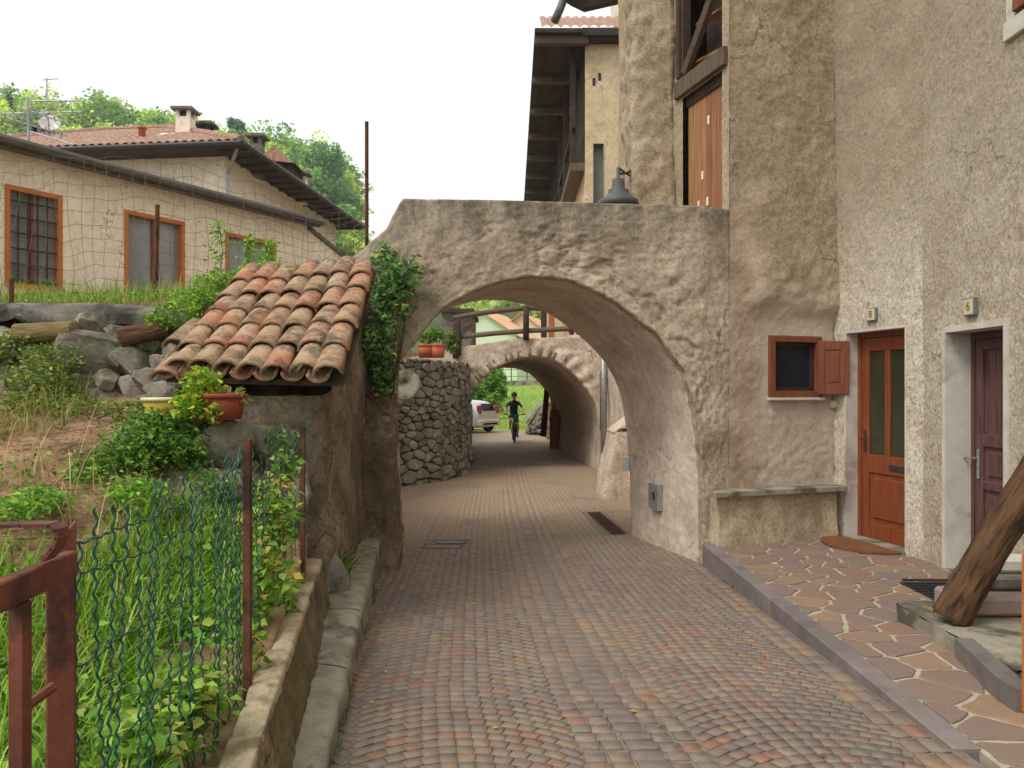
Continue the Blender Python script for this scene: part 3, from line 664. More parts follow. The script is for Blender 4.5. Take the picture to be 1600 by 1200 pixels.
# wall with the small window (bench wall): arch end to inner corner
A0, A1 = (2.15, 7.5 + .29 * .3333), (3.36, 8.0)
du_ = math.hypot(A1[0] - A0[0], A1[1] - A0[1])
def ub_(px):                            # distance along the bench wall at a pixel column
    k = (px - 800) / FPX; dx, dy = A1[0] - A0[0], A1[1] - A0[1]; t = (k * A0[1] - A0[0]) / (dx - k * dy); return t * du_, A0[1] + dy * t
wu0, wu1, wz0, wz1 = round(ub_(1203)[0], 4), round(ub_(1281)[0], 4), 1.44, 2.035
def bdisp(V):
    z, x = V[:, 2], V[:, 0]; edge = 2.36 + fbm(V, 2, 3, 12) * .16
    return hdisp(V) + sstep(-.14, .02, z - edge) * .07 * sstep(2.25, 2.6, x) * (1 + 1.2 * fbm(V, 3, 3, 13) * sstep(3.3, 2.4, z)) * sstep(4.6, 2.6, z) + sstep(3.0, 3.8, z) * .012 * fbm(V, 3, 4, 14) - sstep(.9, .5, z) * .0
V, F, Mb, nb = grid_wall(A0, A1, -.2, 6.2, [(wu0, wu1, wz0, wz1)], .026, bdisp)
def frontmat():
    """ochre roughcast above, smoother grey render below a ragged edge, a yellowish band under the bench"""
    m = M['houseplaster'].copy(); m.name = 'ochre roughcast over grey render'; nt = m.node_tree; b = [n for n in nt.nodes if n.type == 'BSDF_PRINCIPLED'][0]
    old = b.inputs['Base Color'].links[0].from_socket; v = pos(nt)
    sx = nt.nodes.new('ShaderNodeSeparateXYZ'); nt.links.new(v, sx.inputs[0])
    zz = mth(nt, 'ADD', sx.outputs[2], mth(nt, 'MULTIPLY', mth(nt, 'SUBTRACT', nz(nt, v, 1.6, 6, .65), .5), 1.5))
    mr = nt.nodes.new('ShaderNodeMapRange'); mr.inputs[1].default_value = 2.7; mr.inputs[2].default_value = 2.3; nt.links.new(zz, mr.inputs[0])
    grey = ramp(nt, nz(nt, v, 3, 7, .68), [(.3, S(174,156,138)), (.5, S(198,181,163)), (.75, S(210,195,178))])
    grey = mixc(nt, 1.0, grey, ramp(nt, nz(nt, v, 60, 6, .75), [(.3, gr(.84)), (.7, gr(1.12))]), 'MULTIPLY')
    c = mixc(nt, mr.outputs[0], old, grey)
    xx = mth(nt, 'ADD', sx.outputs[0], mth(nt, 'MULTIPLY', mth(nt, 'SUBTRACT', nz(nt, v, 2.6, 7, .7), .5), .9)); m2 = nt.nodes.new('ShaderNodeMapRange'); m2.inputs[1].default_value = 2.62; m2.inputs[2].default_value = 2.38; nt.links.new(xx, m2.inputs[0])
    z3 = nt.nodes.new('ShaderNodeMapRange'); z3.inputs[1].default_value = 3.7; z3.inputs[2].default_value = 3.1; nt.links.new(zz, z3.inputs[0])
    ac = ramp(nt, nz(nt, v, 2.2, 7, .62, .2), [(.3, S(152,131,112)), (.52, S(190,168,147)), (.74, S(208,189,169))]); ac = mixc(nt, 1.0, ac, ramp(nt, nz(nt, v, 30, 6, .75), [(.32, gr(.66)), (.5, gr(.95)), (.7, gr(1.1))]), 'MULTIPLY')
    c = mixc(nt, mth(nt, 'MULTIPLY', m2.outputs[0], z3.outputs[0]), c, ac)
    nt.links.new(c, b.inputs['Base Color']); return m
M['front'] = frontmat()
add('front_wall', npmesh('front_wall', V, F, True), M['front'], house)
V, F, _, _ = grid_wall(A0, A1, 6.2, 9.2, [], .2, None); add('upper_wall', npmesh('upper_wall', V, F, True), M['houseplaster'], house)
# side towards the terrace (above the arch), with the plank door
D0 = Vector((2.15, A0[1], 0)); sdv = Vector((-.3, 1, 0)).normalized()
V, F, Ms, ns = grid_wall((D0.x + sdv.x * 2.6, D0.y + sdv.y * 2.6), (D0.x, D0.y), 2.9, 9.2, [(1.68, 2.47, 2.95, 4.72), (1.68, 2.47, 4.95, 6.6)], .06, lambda V: fbm(V, 3, 4, 2) * .03)
add('terrace_wall', npmesh('terrace_wall', V, F, True), M['houseplaster'], house)
# right wall: first leaf turned slightly, then straight towards us
B0, B1, B2 = (3.36, 8.0), (3.65, 6.8), (3.65, -3.0)
V, F, _, _ = grid_wall(B0, B1, 6.0, 9.2, [], .2, None); add('upper_wall', npmesh('upper_wall', V, F, True), M['roughcast2'], house)
V, F, M8, n8 = grid_wall(B0, B1, -.1, 6.0, [(.182, 1.002, -.1, 2.08)], .024, hdisp2); entw = add('entrance_wall', npmesh('entrance_wall', V, F, True), M['roughcast'], house)
def wallmix(src='roughcast', z0=2.3, z1=3.6):
    m = M[src].copy(); m.name = 'pale roughcast, ochre above'; nt = m.node_tree; b = [n for n in nt.nodes if n.type == 'BSDF_PRINCIPLED'][0]
    old = b.inputs['Base Color'].links[0].from_socket; v = pos(nt); sx = nt.nodes.new('ShaderNodeSeparateXYZ'); nt.links.new(v, sx.inputs[0])
    zz = mth(nt, 'ADD', sx.outputs[2], mth(nt, 'MULTIPLY', mth(nt, 'SUBTRACT', nz(nt, v, 2.2, 6, .65), .5), 1.2))
    mr = nt.nodes.new('ShaderNodeMapRange'); mr.inputs[1].default_value = z0; mr.inputs[2].default_value = z1; nt.links.new(zz, mr.inputs[0])
    c = mixc(nt, mr.outputs[0], old, ramp(nt, nz(nt, v, 2.4, 7, .62), [(.3, S(158,143,121)), (.5, S(173,158,136)), (.75, S(187,173,153))])); c = mixc(nt, 1.0, c, ramp(nt, nz(nt, v, 30, 5, .78), [(.34, gr(.66)), (.5, gr(1)), (.68, gr(1.12))]), 'MULTIPLY'); nt.links.new(c, b.inputs['Base Color']); return m
M['entr'] = wallmix(); M['strw'] = wallmix('roughcast2', 2.0, 5.4); entw.data.materials[0] = M['entr']
V, F, _, _ = grid_wall((B1[0] - .012, B1[1]), (B2[0] - .012, B2[1]), 6.0, 9.2, [], .3, None); add('upper_wall', npmesh('upper_wall', V, F, True), M['roughcast2'], house)
V, F, _, _ = grid_wall((B1[0] - .012, 4.6), (B2[0] - .012, B2[1]), -.1, 6.0, [], .1, hdisp2); add('street_wall', npmesh('street_wall', V, F, True), M['strw'], house)
V, F, M6, n6 = grid_wall((B1[0] - .012, B1[1]), (B2[0] - .012, 4.6), -.1, 6.0, [(.375, 1.13, -.1, 1.985), (1.27, 2.1, 4.2, 5.4)], .026, hdisp2); add('street_wall', npmesh('street_wall', V, F, True), M['strw'], house)
MB().prism([(2.2, 7.75), (3.3, 8.12), (3.9, 8.1), (3.95, -3), (12, -3), (12, 13), (2.6, 13), (1.5, 9.6)], 9.2, 9.35).build('roof_slab', M['darkwood'], house)
MB().raw([(3.65,-3,-.3),(12,-3,-.3),(12,-3,9.2),(3.65,-3,9.2),(12,13,-.3),(12,13,9.2),(2.6,13,-.3),(2.6,13,9.2),(1.84,9.4,3),(1.84,9.4,9.2),(2.6,13,3)], [(0,1,2,3),(1,4,5,2),(4,6,7,5),(8,10,7,9)]).build('rear_wall', M['houseplaster'], house)
def reveal(Mw, h, depth, mat, parent, band=0.0, name='door_surround'):
    u0, u1, z0, z1 = h; b = MB(); e = .022
    b.box((u0 - e, -.004, z0), (u0, depth, z1 + e), Mw); b.box((u1, -.004, z0), (u1 + e, depth, z1 + e), Mw); b.box((u0, -.004, z1), (u1, depth, z1 + e), Mw)
    if band:
        b.box((u0 - band, -.014, z0), (u0 - .001, .01, z1 + band), Mw); b.box((u1 + .001, -.014, z0), (u1 + band, .01, z1 + band), Mw); b.box((u0 - .001, -.014, z1 + .001), (u1 + .001, .01, z1 + band), Mw)
    return b.build(name, mat, parent)
def sub(M_, x, y, z): return M_ @ Matrix.Translation((x, y, z))
# --- door 8
reveal(M8, (.182, 1.002, -.1, 2.08), .2, M['whitepaint'], house, .0)
MB().box((.16, -.03, -.06), (1.02, .22, .022), M8).build('door_step', M['concrete'], house)
d8 = sub(M8, .182, .135, .022); dw, dh = .82, 2.056
b = MB()
for a_, c_ in (((0, 0, 0), (.05, .06, dh)), ((dw - .05, 0, 0), (dw, .06, dh)), ((.05, 0, dh - .05), (dw - .05, .06, dh))): b.box(a_, c_, d8)
fr = b.build('door', M['doorwood'], house); tag(fr, 'varnished orange brown door with two tall glass panes')
b = MB()
for a_, c_ in (((.053, .012, .0), (.15, .055, dh - .053)), ((.67, .012, 0), (.767, .055, dh - .053)), ((.15, .012, 1.87), (.67, .055, dh - .053)), ((.15, .012, .66), (.67, .055, .84)), ((.15, .012, 0), (.67, .055, .16)), ((.375, .012, .84), (.445, .055, 1.87))): b.box(a_, c_, d8, .004)
b.build('leaf_frame', M['doorwood'], fr)
b = MB(); b.box((.15, .03, .16), (.67, .045, .66), d8); b.box((.2, .014, .21), (.62, .034, .61), d8, .018); b.build('panel', M['doorwood'], fr)
for x0, x1 in ((.15, .375), (.445, .67)): MB().box((x0, .03, .84), (x1, .036, 1.87), d8).build('pane', M['doorglass'], fr)
b = MB().box((.085, .002, .86), (.118, .012, 1.08), d8, .003); b.tube([d8 @ Vector(q) for q in ((.1, .005, .99), (.1, -.04, .99), (.19, -.045, .985))], .009, 6); b.build('handle', M['darkmetal'], fr)
MB().box((.44, .002, .7), (.66, .012, .76), d8, .004).build('letter_slot', M['darkmetal'], fr)
# --- door 6
reveal(M6, (.375, 1.13, -.1, 1.985), .3, M['whitepaint'], house, .05)
MB().box((.36, -.05, -.06), (1.15, .3, .015), M6).build('door_step', M['concrete'], house)
d6 = sub(M6, .375, .2, .016); dw, dh = .755, 1.96
b = MB()
for a_, c_ in (((0, 0, 0), (.045, .06, dh)), ((dw - .045, 0, 0), (dw, .06, dh)), ((.045, 0, dh - .05), (dw - .045, .06, dh))): b.box(a_, c_, d6)
fr = b.build('door', M['plumwood'], house); tag(fr, 'worn plum painted panelled door')
b = MB()
for a_, c_ in (((.048, .012, 0), (.14, .055, dh - .053)), ((.615, .012, 0), (.707, .055, dh - .053)), ((.14, .012, 0), (.615, .055, .12)), ((.14, .012, .36), (.615, .055, .43)), ((.14, .012, .68), (.615, .055, .75)), ((.14, .012, 1.03), (.615, .055, 1.13)), ((.14, .012, 1.82), (.615, .055, dh - .053)), ((.36, .014, 1.13), (.4, .052, 1.82))): b.box(a_, c_, d6, .005)
b.build('leaf_frame', M['plumwood'], fr)
for z0, z1 in ((.12, .36), (.43, .68), (.75, 1.03)): MB().box((.14, .035, z0), (.615, .045, z1), d6).box((.19, .022, z0 + .04), (.565, .04, z1 - .04), d6, .012).build('panel', M['plumwood'], fr)
for x0, x1 in ((.14, .36), (.4, .615)): MB().box((x0, .035, 1.13), (x1, .045, 1.82), d6).build('panel', M['plumwood'], fr)
b = MB().box((.075, .002, .76), (.105, .012, 1.0), d6, .003); b.tube([d6 @ Vector(q) for q in ((.09, .005, .93), (.09, -.05, .93), (.0, -.055, .925))], .009, 6); b.build('handle', M['galv'], fr)
# --- small window with its open shutter
reveal(Mb, (wu0, wu1, wz0, wz1), .12, M['winwood'], house, 0, 'window_lining')
b = MB(); f_ = .055
for a_, c_ in (((wu0 - .012, -.022, wz0 - .012), (wu0 + f_, .03, wz1 + .012)), ((wu1 - f_, -.022, wz0 - .012), (wu1 + .012, .03, wz1 + .012)), ((wu0 + f_, -.022, wz1 - f_ + .012), (wu1 - f_, .03, wz1 + .012)), ((wu0 + f_, -.022, wz0 - .012), (wu1 - f_, .03, wz0 + f_))): b.box(a_, c_, Mb, .004)
wn = b.build('window', M['winwood'], house)
b = MB(); i0, i1 = wu0 + f_, wu1 - f_
for a_, c_ in (((i0, .035, wz0 + f_), (i0 + .035, .06, wz1 - f_)), ((i1 - .035, .035, wz0 + f_), (i1, .06, wz1 - f_)), ((i0, .035, wz0 + f_), (i1, .06, wz0 + f_ + .035)), ((i0, .035, wz1 - f_ - .03), (i1, .06, wz1 - f_ + .012))): b.box(a_, c_, Mb)
b.build('sash', M['darkwood'], wn)
MB().box((i0, .05, wz0 + f_), (i1, .056, wz1 - f_ + .012), Mb).build('pane', M['glass'], wn)
MB().box((wu0 - .03, -.05, wz0 - .04), (wu1 + .03, .02, wz0 - .013), Mb, .004).build('sill', M['whitepaint'], wn)
Msh = sub(Mb, wu1 - .055, -.03, wz0 + .02) @ Matrix.Rotation(math.radians(-30), 4, 'Z'); sw, sh_ = .30, wz1 - wz0 - .05
b = MB()
for a_, c_ in (((0, -.03, 0), (.07, 0, sh_)), ((sw - .07, -.03, 0), (sw, 0, sh_)), ((.07, -.03, 0), (sw - .07, 0, .09)), ((.07, -.03, sh_ - .09), (sw - .07, 0, sh_))): b.box(a_, c_, Msh, .004)
b.box((.07, -.02, .09), (sw - .07, -.008, sh_ - .09), Msh); b.box((.095, -.027, .12), (sw - .095, -.01, sh_ - .12), Msh, .006)
b.build('shutter', M['winwood'], wn)
# --- upper window by the frame edge
hw = (1.27, 2.1, 4.2, 5.4); b = MB()
for a_, c_ in (((1.15, -.03, 4.06), (2.22, .1, 4.2)), ((1.17, -.02, 4.2), (1.27, .1, 5.5)), ((2.1, -.02, 4.2), (2.2, .1, 5.5)), ((1.27, -.02, 5.4), (2.1, .1, 5.5))): b.box(a_, c_, M6, .006)
wn = b.build('window', M['whitepaint'], house); MB().box((1.27, .04, 4.2), (2.1, .06, 5.4), M6).build('pane', M['glass'], wn)
MB().box((1.285, -.05, 4.22), (1.68, -.015, 5.39), M6, .006).build('shutter', M['winwood'], wn)
# --- plank door and open timber loft above the terrace
px0 = 1.68
for i in range(8):
    MB().box((px0 + .02 + i * .0945, .06, 2.96), (px0 + .02 + (i + 1) * .0945 - .005, .085 + .003 * (i % 2), 4.62), Ms).build('plank', M['plank'], house)
for x_, z_ in ((.3, 3.75), (.22, 3.45), (.4, 3.45), (.42, 4.3)): MB().box((px0 + x_, .054, z_), (px0 + x_ + .035, .058, z_ + .09), Ms).build('paper_scrap', M['beige'], house)
MB().box((px0 + .001, .04, 4.62), (2.469, .13, 4.719), Ms).build('door_head', M['darkwood'], house)
MB().box((px0 - .12, -.05, 4.735), (2.56, .12, 4.93), Ms, .01).build('lintel_beam', M['greywood'], house)
for i in range(4):
    b = MB(); x0 = px0 + .05; b.tube([Ms @ Vector((x0 + .02, .16, 5.1 + i * .42)), Ms @ Vector((2.45, .16, 5.0 + i * .42))], .05, 4); b.build('loft_board', M['plank'], house)
b = MB().tube([Ms @ Vector((px0 + .02, .02, 5.0)), Ms @ Vector((2.44, .02, 5.75))], .06, 6); b.build('brace', M['greywood'], house)
MB().box((px0, .3, 2.95), (2.47, .32, 6.6), Ms).build('loft_backing', M['darkwood'], house)
MB().box((px0 - .07, -.05, 4.95), (px0 - .005, .1, 6.8), Ms).build('jamb_post', M['darkwood'], house)
# rough stone pillar on the terrace, part of the same house
def roughbox(x0, x1, y0, y1, z0, z1, sp, disp, taper=0.0):
    """box wall ring with rounded corners, displaced along its normals"""
    nx, ny, nz_ = max(2, int((x1-x0)/sp)), max(2, int((y1-y0)/sp)), max(2, int((z1-z0)/sp)); r = min(.09, (x1-x0)*.3, (y1-y0)*.3); ring = []
    for cx, cy, a0 in ((x1-r, y0+r, -90), (x1-r, y1-r, 0), (x0+r, y1-r, 90), (x0+r, y0+r, 180)):
        for k in range(5): a = math.radians(a0 + 22.5 * k); ring.append((cx + r*math.cos(a), cy + r*math.sin(a)))
    ring.append(ring[0]); n = 2 * (nx + ny) + 20; q, _ = path_eval(ring, np.linspace(0, 1, n))
    zz = np.linspace(z0, z1, nz_); V = np.concatenate([np.c_[q, np.full(n, z)] for z in zz]); F = gridfaces(nz_, n)
    nn = vnorm(V, F); nn[:, 2] = 0; V = V + nn * disp(V)[:, None]
    for j in range(nz_): V[j*n + n - 1] = V[j*n]
    return V, F
V, F = roughbox(1.34, 1.86, 8.62, 9.5, 2.9, 9.2, .035, lambda V: fbm(V, 2.2, 3, 3) * .04 + fbm(V, 9, 5, 4) * .05)
add('pillar', npmesh('pillar', V, F, True), M['houseplaster'], house)
# --- house numbers, bell plate
def text(s, size, depth, mat, parent, Mt, name='digit'):
    cu = bpy.data.curves.new(name, 'FONT'); cu.body = s; cu.size = size; cu.extrude = depth; cu.align_x = 'CENTER'; cu.align_y = 'CENTER'; cu.materials.append(mat)
    o_ = bpy.data.objects.new('tmp', cu); C.objects.link(o_); me_ = bpy.data.meshes.new_from_object(o_.evaluated_get(bpy.context.evaluated_depsgraph_get())); bpy.data.objects.remove(o_); return add(name, me_, mat, parent, Mt)
M['plaque'] = flat('ivory enamel', S(206,196,160), .35); M['blueborder'] = flat('blue grey enamel', S(104,110,112), .5); M['gold'] = flat('dark gold', S(120,92,30), .4)
RX = Matrix.Rotation(math.radians(90), 4, 'X')
for num, Mw, u, z, s_, lab in (('8', M8, .571 * 1.029, 2.235, .063, 'ivory house number plaque 8 above the orange door'), ('6', M6, 6.8 - 6.066, 2.165, .07, 'ivory house number plaque 6 above the plum door')):
    c = sub(Mw, u, -.022, z); t = thing('house_number_plaque', lab, 'plaque', tuple(c.translation), 'house number plaques')
    MB().box((-s_, -.012, -s_), (s_, .03, s_), c, .004).build('border', M['blueborder'], t); MB().box((-s_ * .86, -.0145, -s_ * .86), (s_ * .86, .0, s_ * .86), c).build('face', M['plaque'], t)
    text(num, .1, .001, M['gold'], t, sub(c, 0, -.0165, 0) @ RX)
c = sub(Mb, ub_(1300)[0], -.035, H - (632 - 607) / FPX * 7.97); o = MB().box((-.035, -.015, -.035), (.035, .035, .035), c, .004).build('doorbell_plate', M['plaque']); tag(o, 'tiny ivory doorbell plate left of the orange door', 'doorbell')
# --- stone bench against the wall
bench = thing('stone_bench', 'stone slab bench on a plastered base under the small window', 'bench', (2.6, 7.6, 0))
b = MB(); k0 = -.36
b.prism([(k0, -.2), (k0 + .05, -.235), (1.23, -.235), (1.24, -.0), (k0 + .28, .0)], .485, .53, Mb); b.build('slab', M['concrete'], bench)
V = []; us = np.linspace(-.22, 1.16, 40); zz = np.linspace(-.05, .484, 18); U, Z = np.meshgrid(us, zz); yy = -.15 - .03 * (1 - (Z - -.05) / .53)
Pq = np.stack([U.ravel(), yy.ravel(), Z.ravel()], 1); Pq[:, 1] += fbm(Pq, 5, 4, 3) * .03
Mn = np.array(Mb); Vw = Pq @ Mn[:3, :3].T + Mn[:3, 3]; 
M['yellowplaster'] = plaster('yellowish bare plaster', S(196,180,150), S(166,150,124), S(208,194,168), 45, .8, .012, patch=S(168,152,130))
add('base', npmesh('base', Vw, gridfaces(18, 40), True), M['yellowplaster'], bench)
MB().box((1.14, -.15, -.05), (1.17, 0, .484), Mb).build('base_end', M['yellowplaster'], bench); MB().box((-.22, -.16, -.05), (-.2, .02, .484), Mb).build('base_end', M['yellowplaster'], bench)
# ================================================================== low garden wall and its stone footing
gw = thing('garden_wall', 'low rough garden wall with pale concrete top along the left edge of the lane', 'garden wall', (-.9, 3, 0))
def sweep(prof, ys_, xo, disp, name, mat, parent, sm=True):
    """prof: list of (dx, z) offsets from the line x = xo(y)"""
    pr, _ = path_eval(prof, np.linspace(0, 1, 34)); rows = []
    for y in ys_: rows.append(np.c_[xo(y) + pr[:, 0], np.full(34, y), pr[:, 1]])
    V = np.concatenate(rows); F = gridfaces(len(ys_), 34); nn = vnorm(V, F)
    if nn[17 + 34 * 5][2] < 0: nn = -nn; F = F[:, ::-1]
    V = V + nn * disp(V)[:, None]; return add(name, npmesh(name, V, F, sm), mat, parent)
xw = lambda y: -.324 - .173 * y
M['gwall'] = plaster('mossy wall face', S(132,116,90), S(92,80,62), S(164,148,120), 30, 1.0, .016, patch=S(112,102,70))
M['coping'] = noisy('pale rough concrete', S(168,150,120), S(204,188,160), 10, 70, .8, .01, c3=S(140,122,94), s3=4, speck=.3)
yy_ = np.concatenate([np.linspace(.3, 5.0, 120)])
sweep([(.01, 0.0), (0, .12), (-.05, .385), (-.052, .40)], yy_, xw, lambda V: fbm(V, 6, 4, 3) * .022 + fbm(V, 20, 3, 4) * .008, 'wall_face', M['gwall'], gw)
sweep([(-.045, .385), (-.05, .412), (-.10, .418), (-.155, .41), (-.16, .2)], yy_, xw, lambda V: fbm(V, 7, 4, 5) * .012 + fbm(V, 30, 3, 6) * .005, 'coping', M['coping'], gw)
V = [(xw(5.0) - .16, 5.0, -.1), (xw(5.0) + .01, 5.0, -.1), (xw(5.0) - .04, 5.0, .4), (xw(5.0) - .16, 5.0, .4)]
MB().raw(V, [(3, 2, 1, 0)]).build('wall_end', M['gwall'], gw)
y0 = .2
for L in (1.3, 1.15, 1.25, 1.0, 1.1, 1.25):
    ya, yb = y0, min(y0 + L - .012, 7.25); y0 += L
    n1, n2 = 14, 9; V = []
    prof = [(0, -.3), (0, .04), (.004, .095), (-.03, .115), (-.13, .12), (-.3, .125)]
    pr, _ = path_eval(prof, np.linspace(0, 1, 20)); ysl = np.linspace(ya, yb, 26)
    V = np.concatenate([np.c_[-.348 - .124 * y + pr[:, 0], np.full(20, y), pr[:, 1]] for y in ysl]); F = gridfaces(26, 20); nn = vnorm(V, F)
    if nn[19 + 60][2] < 0: nn = -nn; F = F[:, ::-1]
    V = V + nn * (fbm(V, 6, 4, 15) * .018 + fbm(V, 24, 3, 16) * .006)[:, None]
    add('footing_stone', npmesh('footing_stone', V, F, True), M['concrete'], gw)
# ================================================================== tiled shelter
sh = thing('tiled_shelter', 'small lean-to shelter of rough masonry roofed with old clay tiles left of the arch', 'shelter', (-1.75, 6, .3))
V, F = roughbox(-2.3, -1.24, 5.2, 7.55, -.3, 1.0, .034, lambda V: fbm(V, 1.6, 4, 3) * .08 + fbm(V, 6, 5, 4) * .055 + fbm(V, 24, 3, 5) * .014)
top = np.interp(V[:, 1], [5.2, 6.6, 7.6], [1.47, 2.36, 2.45]); V[:, 2] = -.3 + (V[:, 2] + .3) / 1.3 * (top + .3)
V[:, 0] += np.where(V[:, 0] > -1.8, -.075 * (V[:, 1] - 5.2), 0)
add('wall', npmesh('wall', V, F, True), M['shelterwall'], sh)
eL, eR, tL, tR = [Vector(q) for q in ((-2.34, 5.17, 1.63), P(536, 588, 4.9), P(372, 432, 6.6), P(588, 412, 6.6))]
def rp(a, b_): return (eL * (1-a) + eR * a) * (1-b_) + (tL * (1-a) + tR * a) * b_
MB().raw([rp(0, .02) + Vector((0, 0, -.05)), rp(1, .02) + Vector((0, 0, -.05)), rp(1, 1) + Vector((0, 0, -.05)), rp(0, 1) + Vector((0, 0, -.05)),
          rp(0, .02) + Vector((0, 0, -.085)), rp(1, .02) + Vector((0, 0, -.085)), rp(1, 1) + Vector((0, 0, -.085)), rp(0, 1) + Vector((0, 0, -.085))],
         [(0,1,2,3),(7,6,5,4),(0,4,5,1),(1,5,6,2),(2,6,7,3),(3,7,4,0)]).build('roof_board', M['darkwood'], sh)
def tilemesh(name, r0, r1, L, th, up=True, seg=6, flat_=.78, seed=0):
    g = random.Random(seed); V = []; F = []
    for y, r in ((0, r0), (L, r1)):
        for rr_ in (r, r - th):
            for k in range(seg + 1):
                t = math.pi * k / seg; x = -rr_ * math.cos(t) * (1 + g.uniform(-.01, .01)); z = rr_ * math.sin(t) * flat_
                V.append((x, y, z if up else -z + r * .55))
    n = seg + 1
    for k in range(seg): F += [(k, k+1, 2*n+k+1, 2*n+k), (n+k+1, n+k, 3*n+k, 3*n+k+1), (k+1, k, n+k, n+k+1), (2*n+k, 2*n+k+1, 3*n+k+1, 3*n+k)]
    F += [(0, 2*n, 3*n, n), (2*n+seg, seg, n+seg, 3*n+seg)]
    me = npmesh(name, np.array(V), F if up else [f[::-1] for f in F], True); me.materials.append(M['tile']); 
    a = [abs(p.normal.y) > .8 for p in me.polygons]; me.polygons.foreach_set('use_smooth', [not q for q in a]); return me
CT = [tilemesh('roof_tile', .1 + .003 * i, .082, .385, .017, True, seed=i) for i in range(3)]; PT = [tilemesh('pan_tile', .078, .092, .385, .015, False, seed=9)]
nc, nr = 7, 6; rt = random.Random(3)
def tmat(a, b_, lift, jit=1.0):
    p0 = rp(a, b_); p1 = rp(a, b_ + .05); px_ = rp(min(a + .02, 1.2), b_) - p0; yv = (p1 - p0).normalized(); n_ = px_.cross(yv).normalized(); x_ = yv.cross(n_)
    M_ = Matrix(((x_.x, yv.x, n_.x, p0.x), (x_.y, yv.y, n_.y, p0.y), (x_.z, yv.z, n_.z, p0.z), (0, 0, 0, 1)))
    return M_ @ Matrix.Translation((rt.gauss(0, .006) * jit, rt.gauss(0, .012) * jit, lift)) @ Euler((rt.gauss(-.045, .012), rt.gauss(0, .03) * jit, rt.gauss(0, .035) * jit)).to_matrix().to_4x4()
for c in range(nc):
    for r in range(nr):
        add('roof_tile', CT[rt.randrange(3)], None, sh, tmat((c + .55) / (nc + .1) + .01, r * .165 - .012 + rt.uniform(-.01, .01), .028))
for c in range(nc + 1):
    for r in range(nr):
        if (c == 0 and r > 0) or c == nc: continue
        add('pan_tile', PT[0], None, sh, tmat(c / nc + .02, r * .165 - .02, -.012, .5))
add('roof_tile', CT[2], None, sh, tmat(.02, -.05, -.02)); add('roof_tile', CT[0], None, sh, tmat(-.05, .22, 0))
# buttressing left pier of the arch and rocks at its foot
V, F = roughbox(-1.62, -1.12, 7.18, 7.62, -.4, 2.5, .032, lambda V: fbm(V * np.array([1, 1, .5]), 3, 5, 33) * .08 + fbm(V, 9, 4, 34) * .035)
V[:, 0] += .06 * sstep(1.0, -.2, V[:, 2]); V[:, 1] += .3 * sstep(1.2, 2.4, V[:, 2])
add('pier', npmesh('pier', V, F, True), M['wetwall'], arch)
def boulder(px, py, wpx, hpx, Y, parent, dep=.8, name='stone', mesh=None, rot=0.0):
    c = P(px, py, Y); w_, h_ = wpx / FPX * Y, hpx / FPX * Y
    return add(name, mesh or BOULD[rs.randrange(6)], None, parent, TRS(c, (rs.uniform(-.2, .2), rot + rs.uniform(-.12, .12), rs.uniform(-.5, .5)), (w_ * 1.1, w_ * dep, h_ * 1.1)))
for a_ in ((345, 704, 104, 92, 4.88), (258, 702, 100, 92, 4.93), (300, 752, 200, 96, 4.92), (420, 700, 90, 70, 5.12), (410, 775, 130, 90, 4.95), (330, 790, 160, 80, 4.85), (380, 850, 140, 60, 4.8)):
    boulder(*a_, sh, .7)
# stones lying on the footing under the shelter
o = boulder(520, 905, 46, 90, 5.3, None, .7); o.name = 'rock'; tag(o, 'upright grey rock leaning at the foot of the shelter wall on the ledge', 'rock')
# ================================================================== dry stone retaining wall
dw_ = thing('dry_stone_wall', 'tumbled dry stone retaining wall with a broken concrete cap below the wire fence', 'stone wall', (-3.8, 6.2, 1.3))
for a_ in ((150, 548, 90, 74, 6.0), (212, 566, 56, 50, 5.95), (135, 600, 70, 60, 6.0), (60, 578, 80, 70, 6.05), (15, 545, 70, 60, 6.1), (20, 600, 80, 60, 6.0), (208, 608, 40, 40, 5.9), (240, 596, 56, 40, 5.75),
           (262, 615, 60, 36, 5.6), (180, 628, 60, 34, 5.95), (100, 640, 60, 30, 6.0), (155, 507, 56, 30, 6.12), (205, 500, 40, 26, 6.15), (245, 540, 40, 36, 6.05), (270, 560, 40, 40, 5.9), (250, 570, 36, 30, 5.9),
           (-60, 560, 90, 80, 6.0), (-130, 590, 90, 90, 6.0), (50, 525, 50, 30, 6.15), (90, 545, 40, 36, 6.1), (300, 590, 50, 40, 5.6), (185, 560, 34, 30, 5.9), (225, 535, 36, 30, 6.0), (120, 570, 40, 34, 5.95), (170, 595, 40, 34, 5.9), (45, 610, 44, 34, 5.95), (235, 625, 36, 26, 5.7), (150, 620, 40, 28, 5.9), (280, 600, 30, 28, 5.6), (85, 600, 40, 40, 6.0), (130, 520, 44, 24, 6.1), (60, 500, 60, 26, 6.16), (180, 515, 30, 20, 6.1)): boulder(*a_, dw_)
U = np.linspace(-6.5, -2.55, 90); pr, _ = path_eval([(6.05, 1.98), (6.03, 2.06), (6.05, 2.17), (6.1, 2.2), (6.5, 2.24)], np.linspace(0, 1, 18))
V = np.stack([np.repeat(U, 18), np.tile(pr[:, 0], 90), np.tile(pr[:, 1], 90)], 1); g_ = fbm(np.c_[V[:, 0], 0 * U.repeat(18), 0 * U.repeat(18)], 2.3, 4, 8); low = V[:, 2] < 2.1
V[:, 2] += np.where(low, g_ * .12 + .03, 0) - .05 * sstep(-3.4, -2.6, V[:, 0]); V[:, 1] += fbm(V, 5, 4, 9) * .05
M['cap'] = noisy('grey concrete cap', S(96,92,86), S(136,130,120), 5, 40, .7, .012, c3=S(70,66,60), s3=2.6, speck=.3)
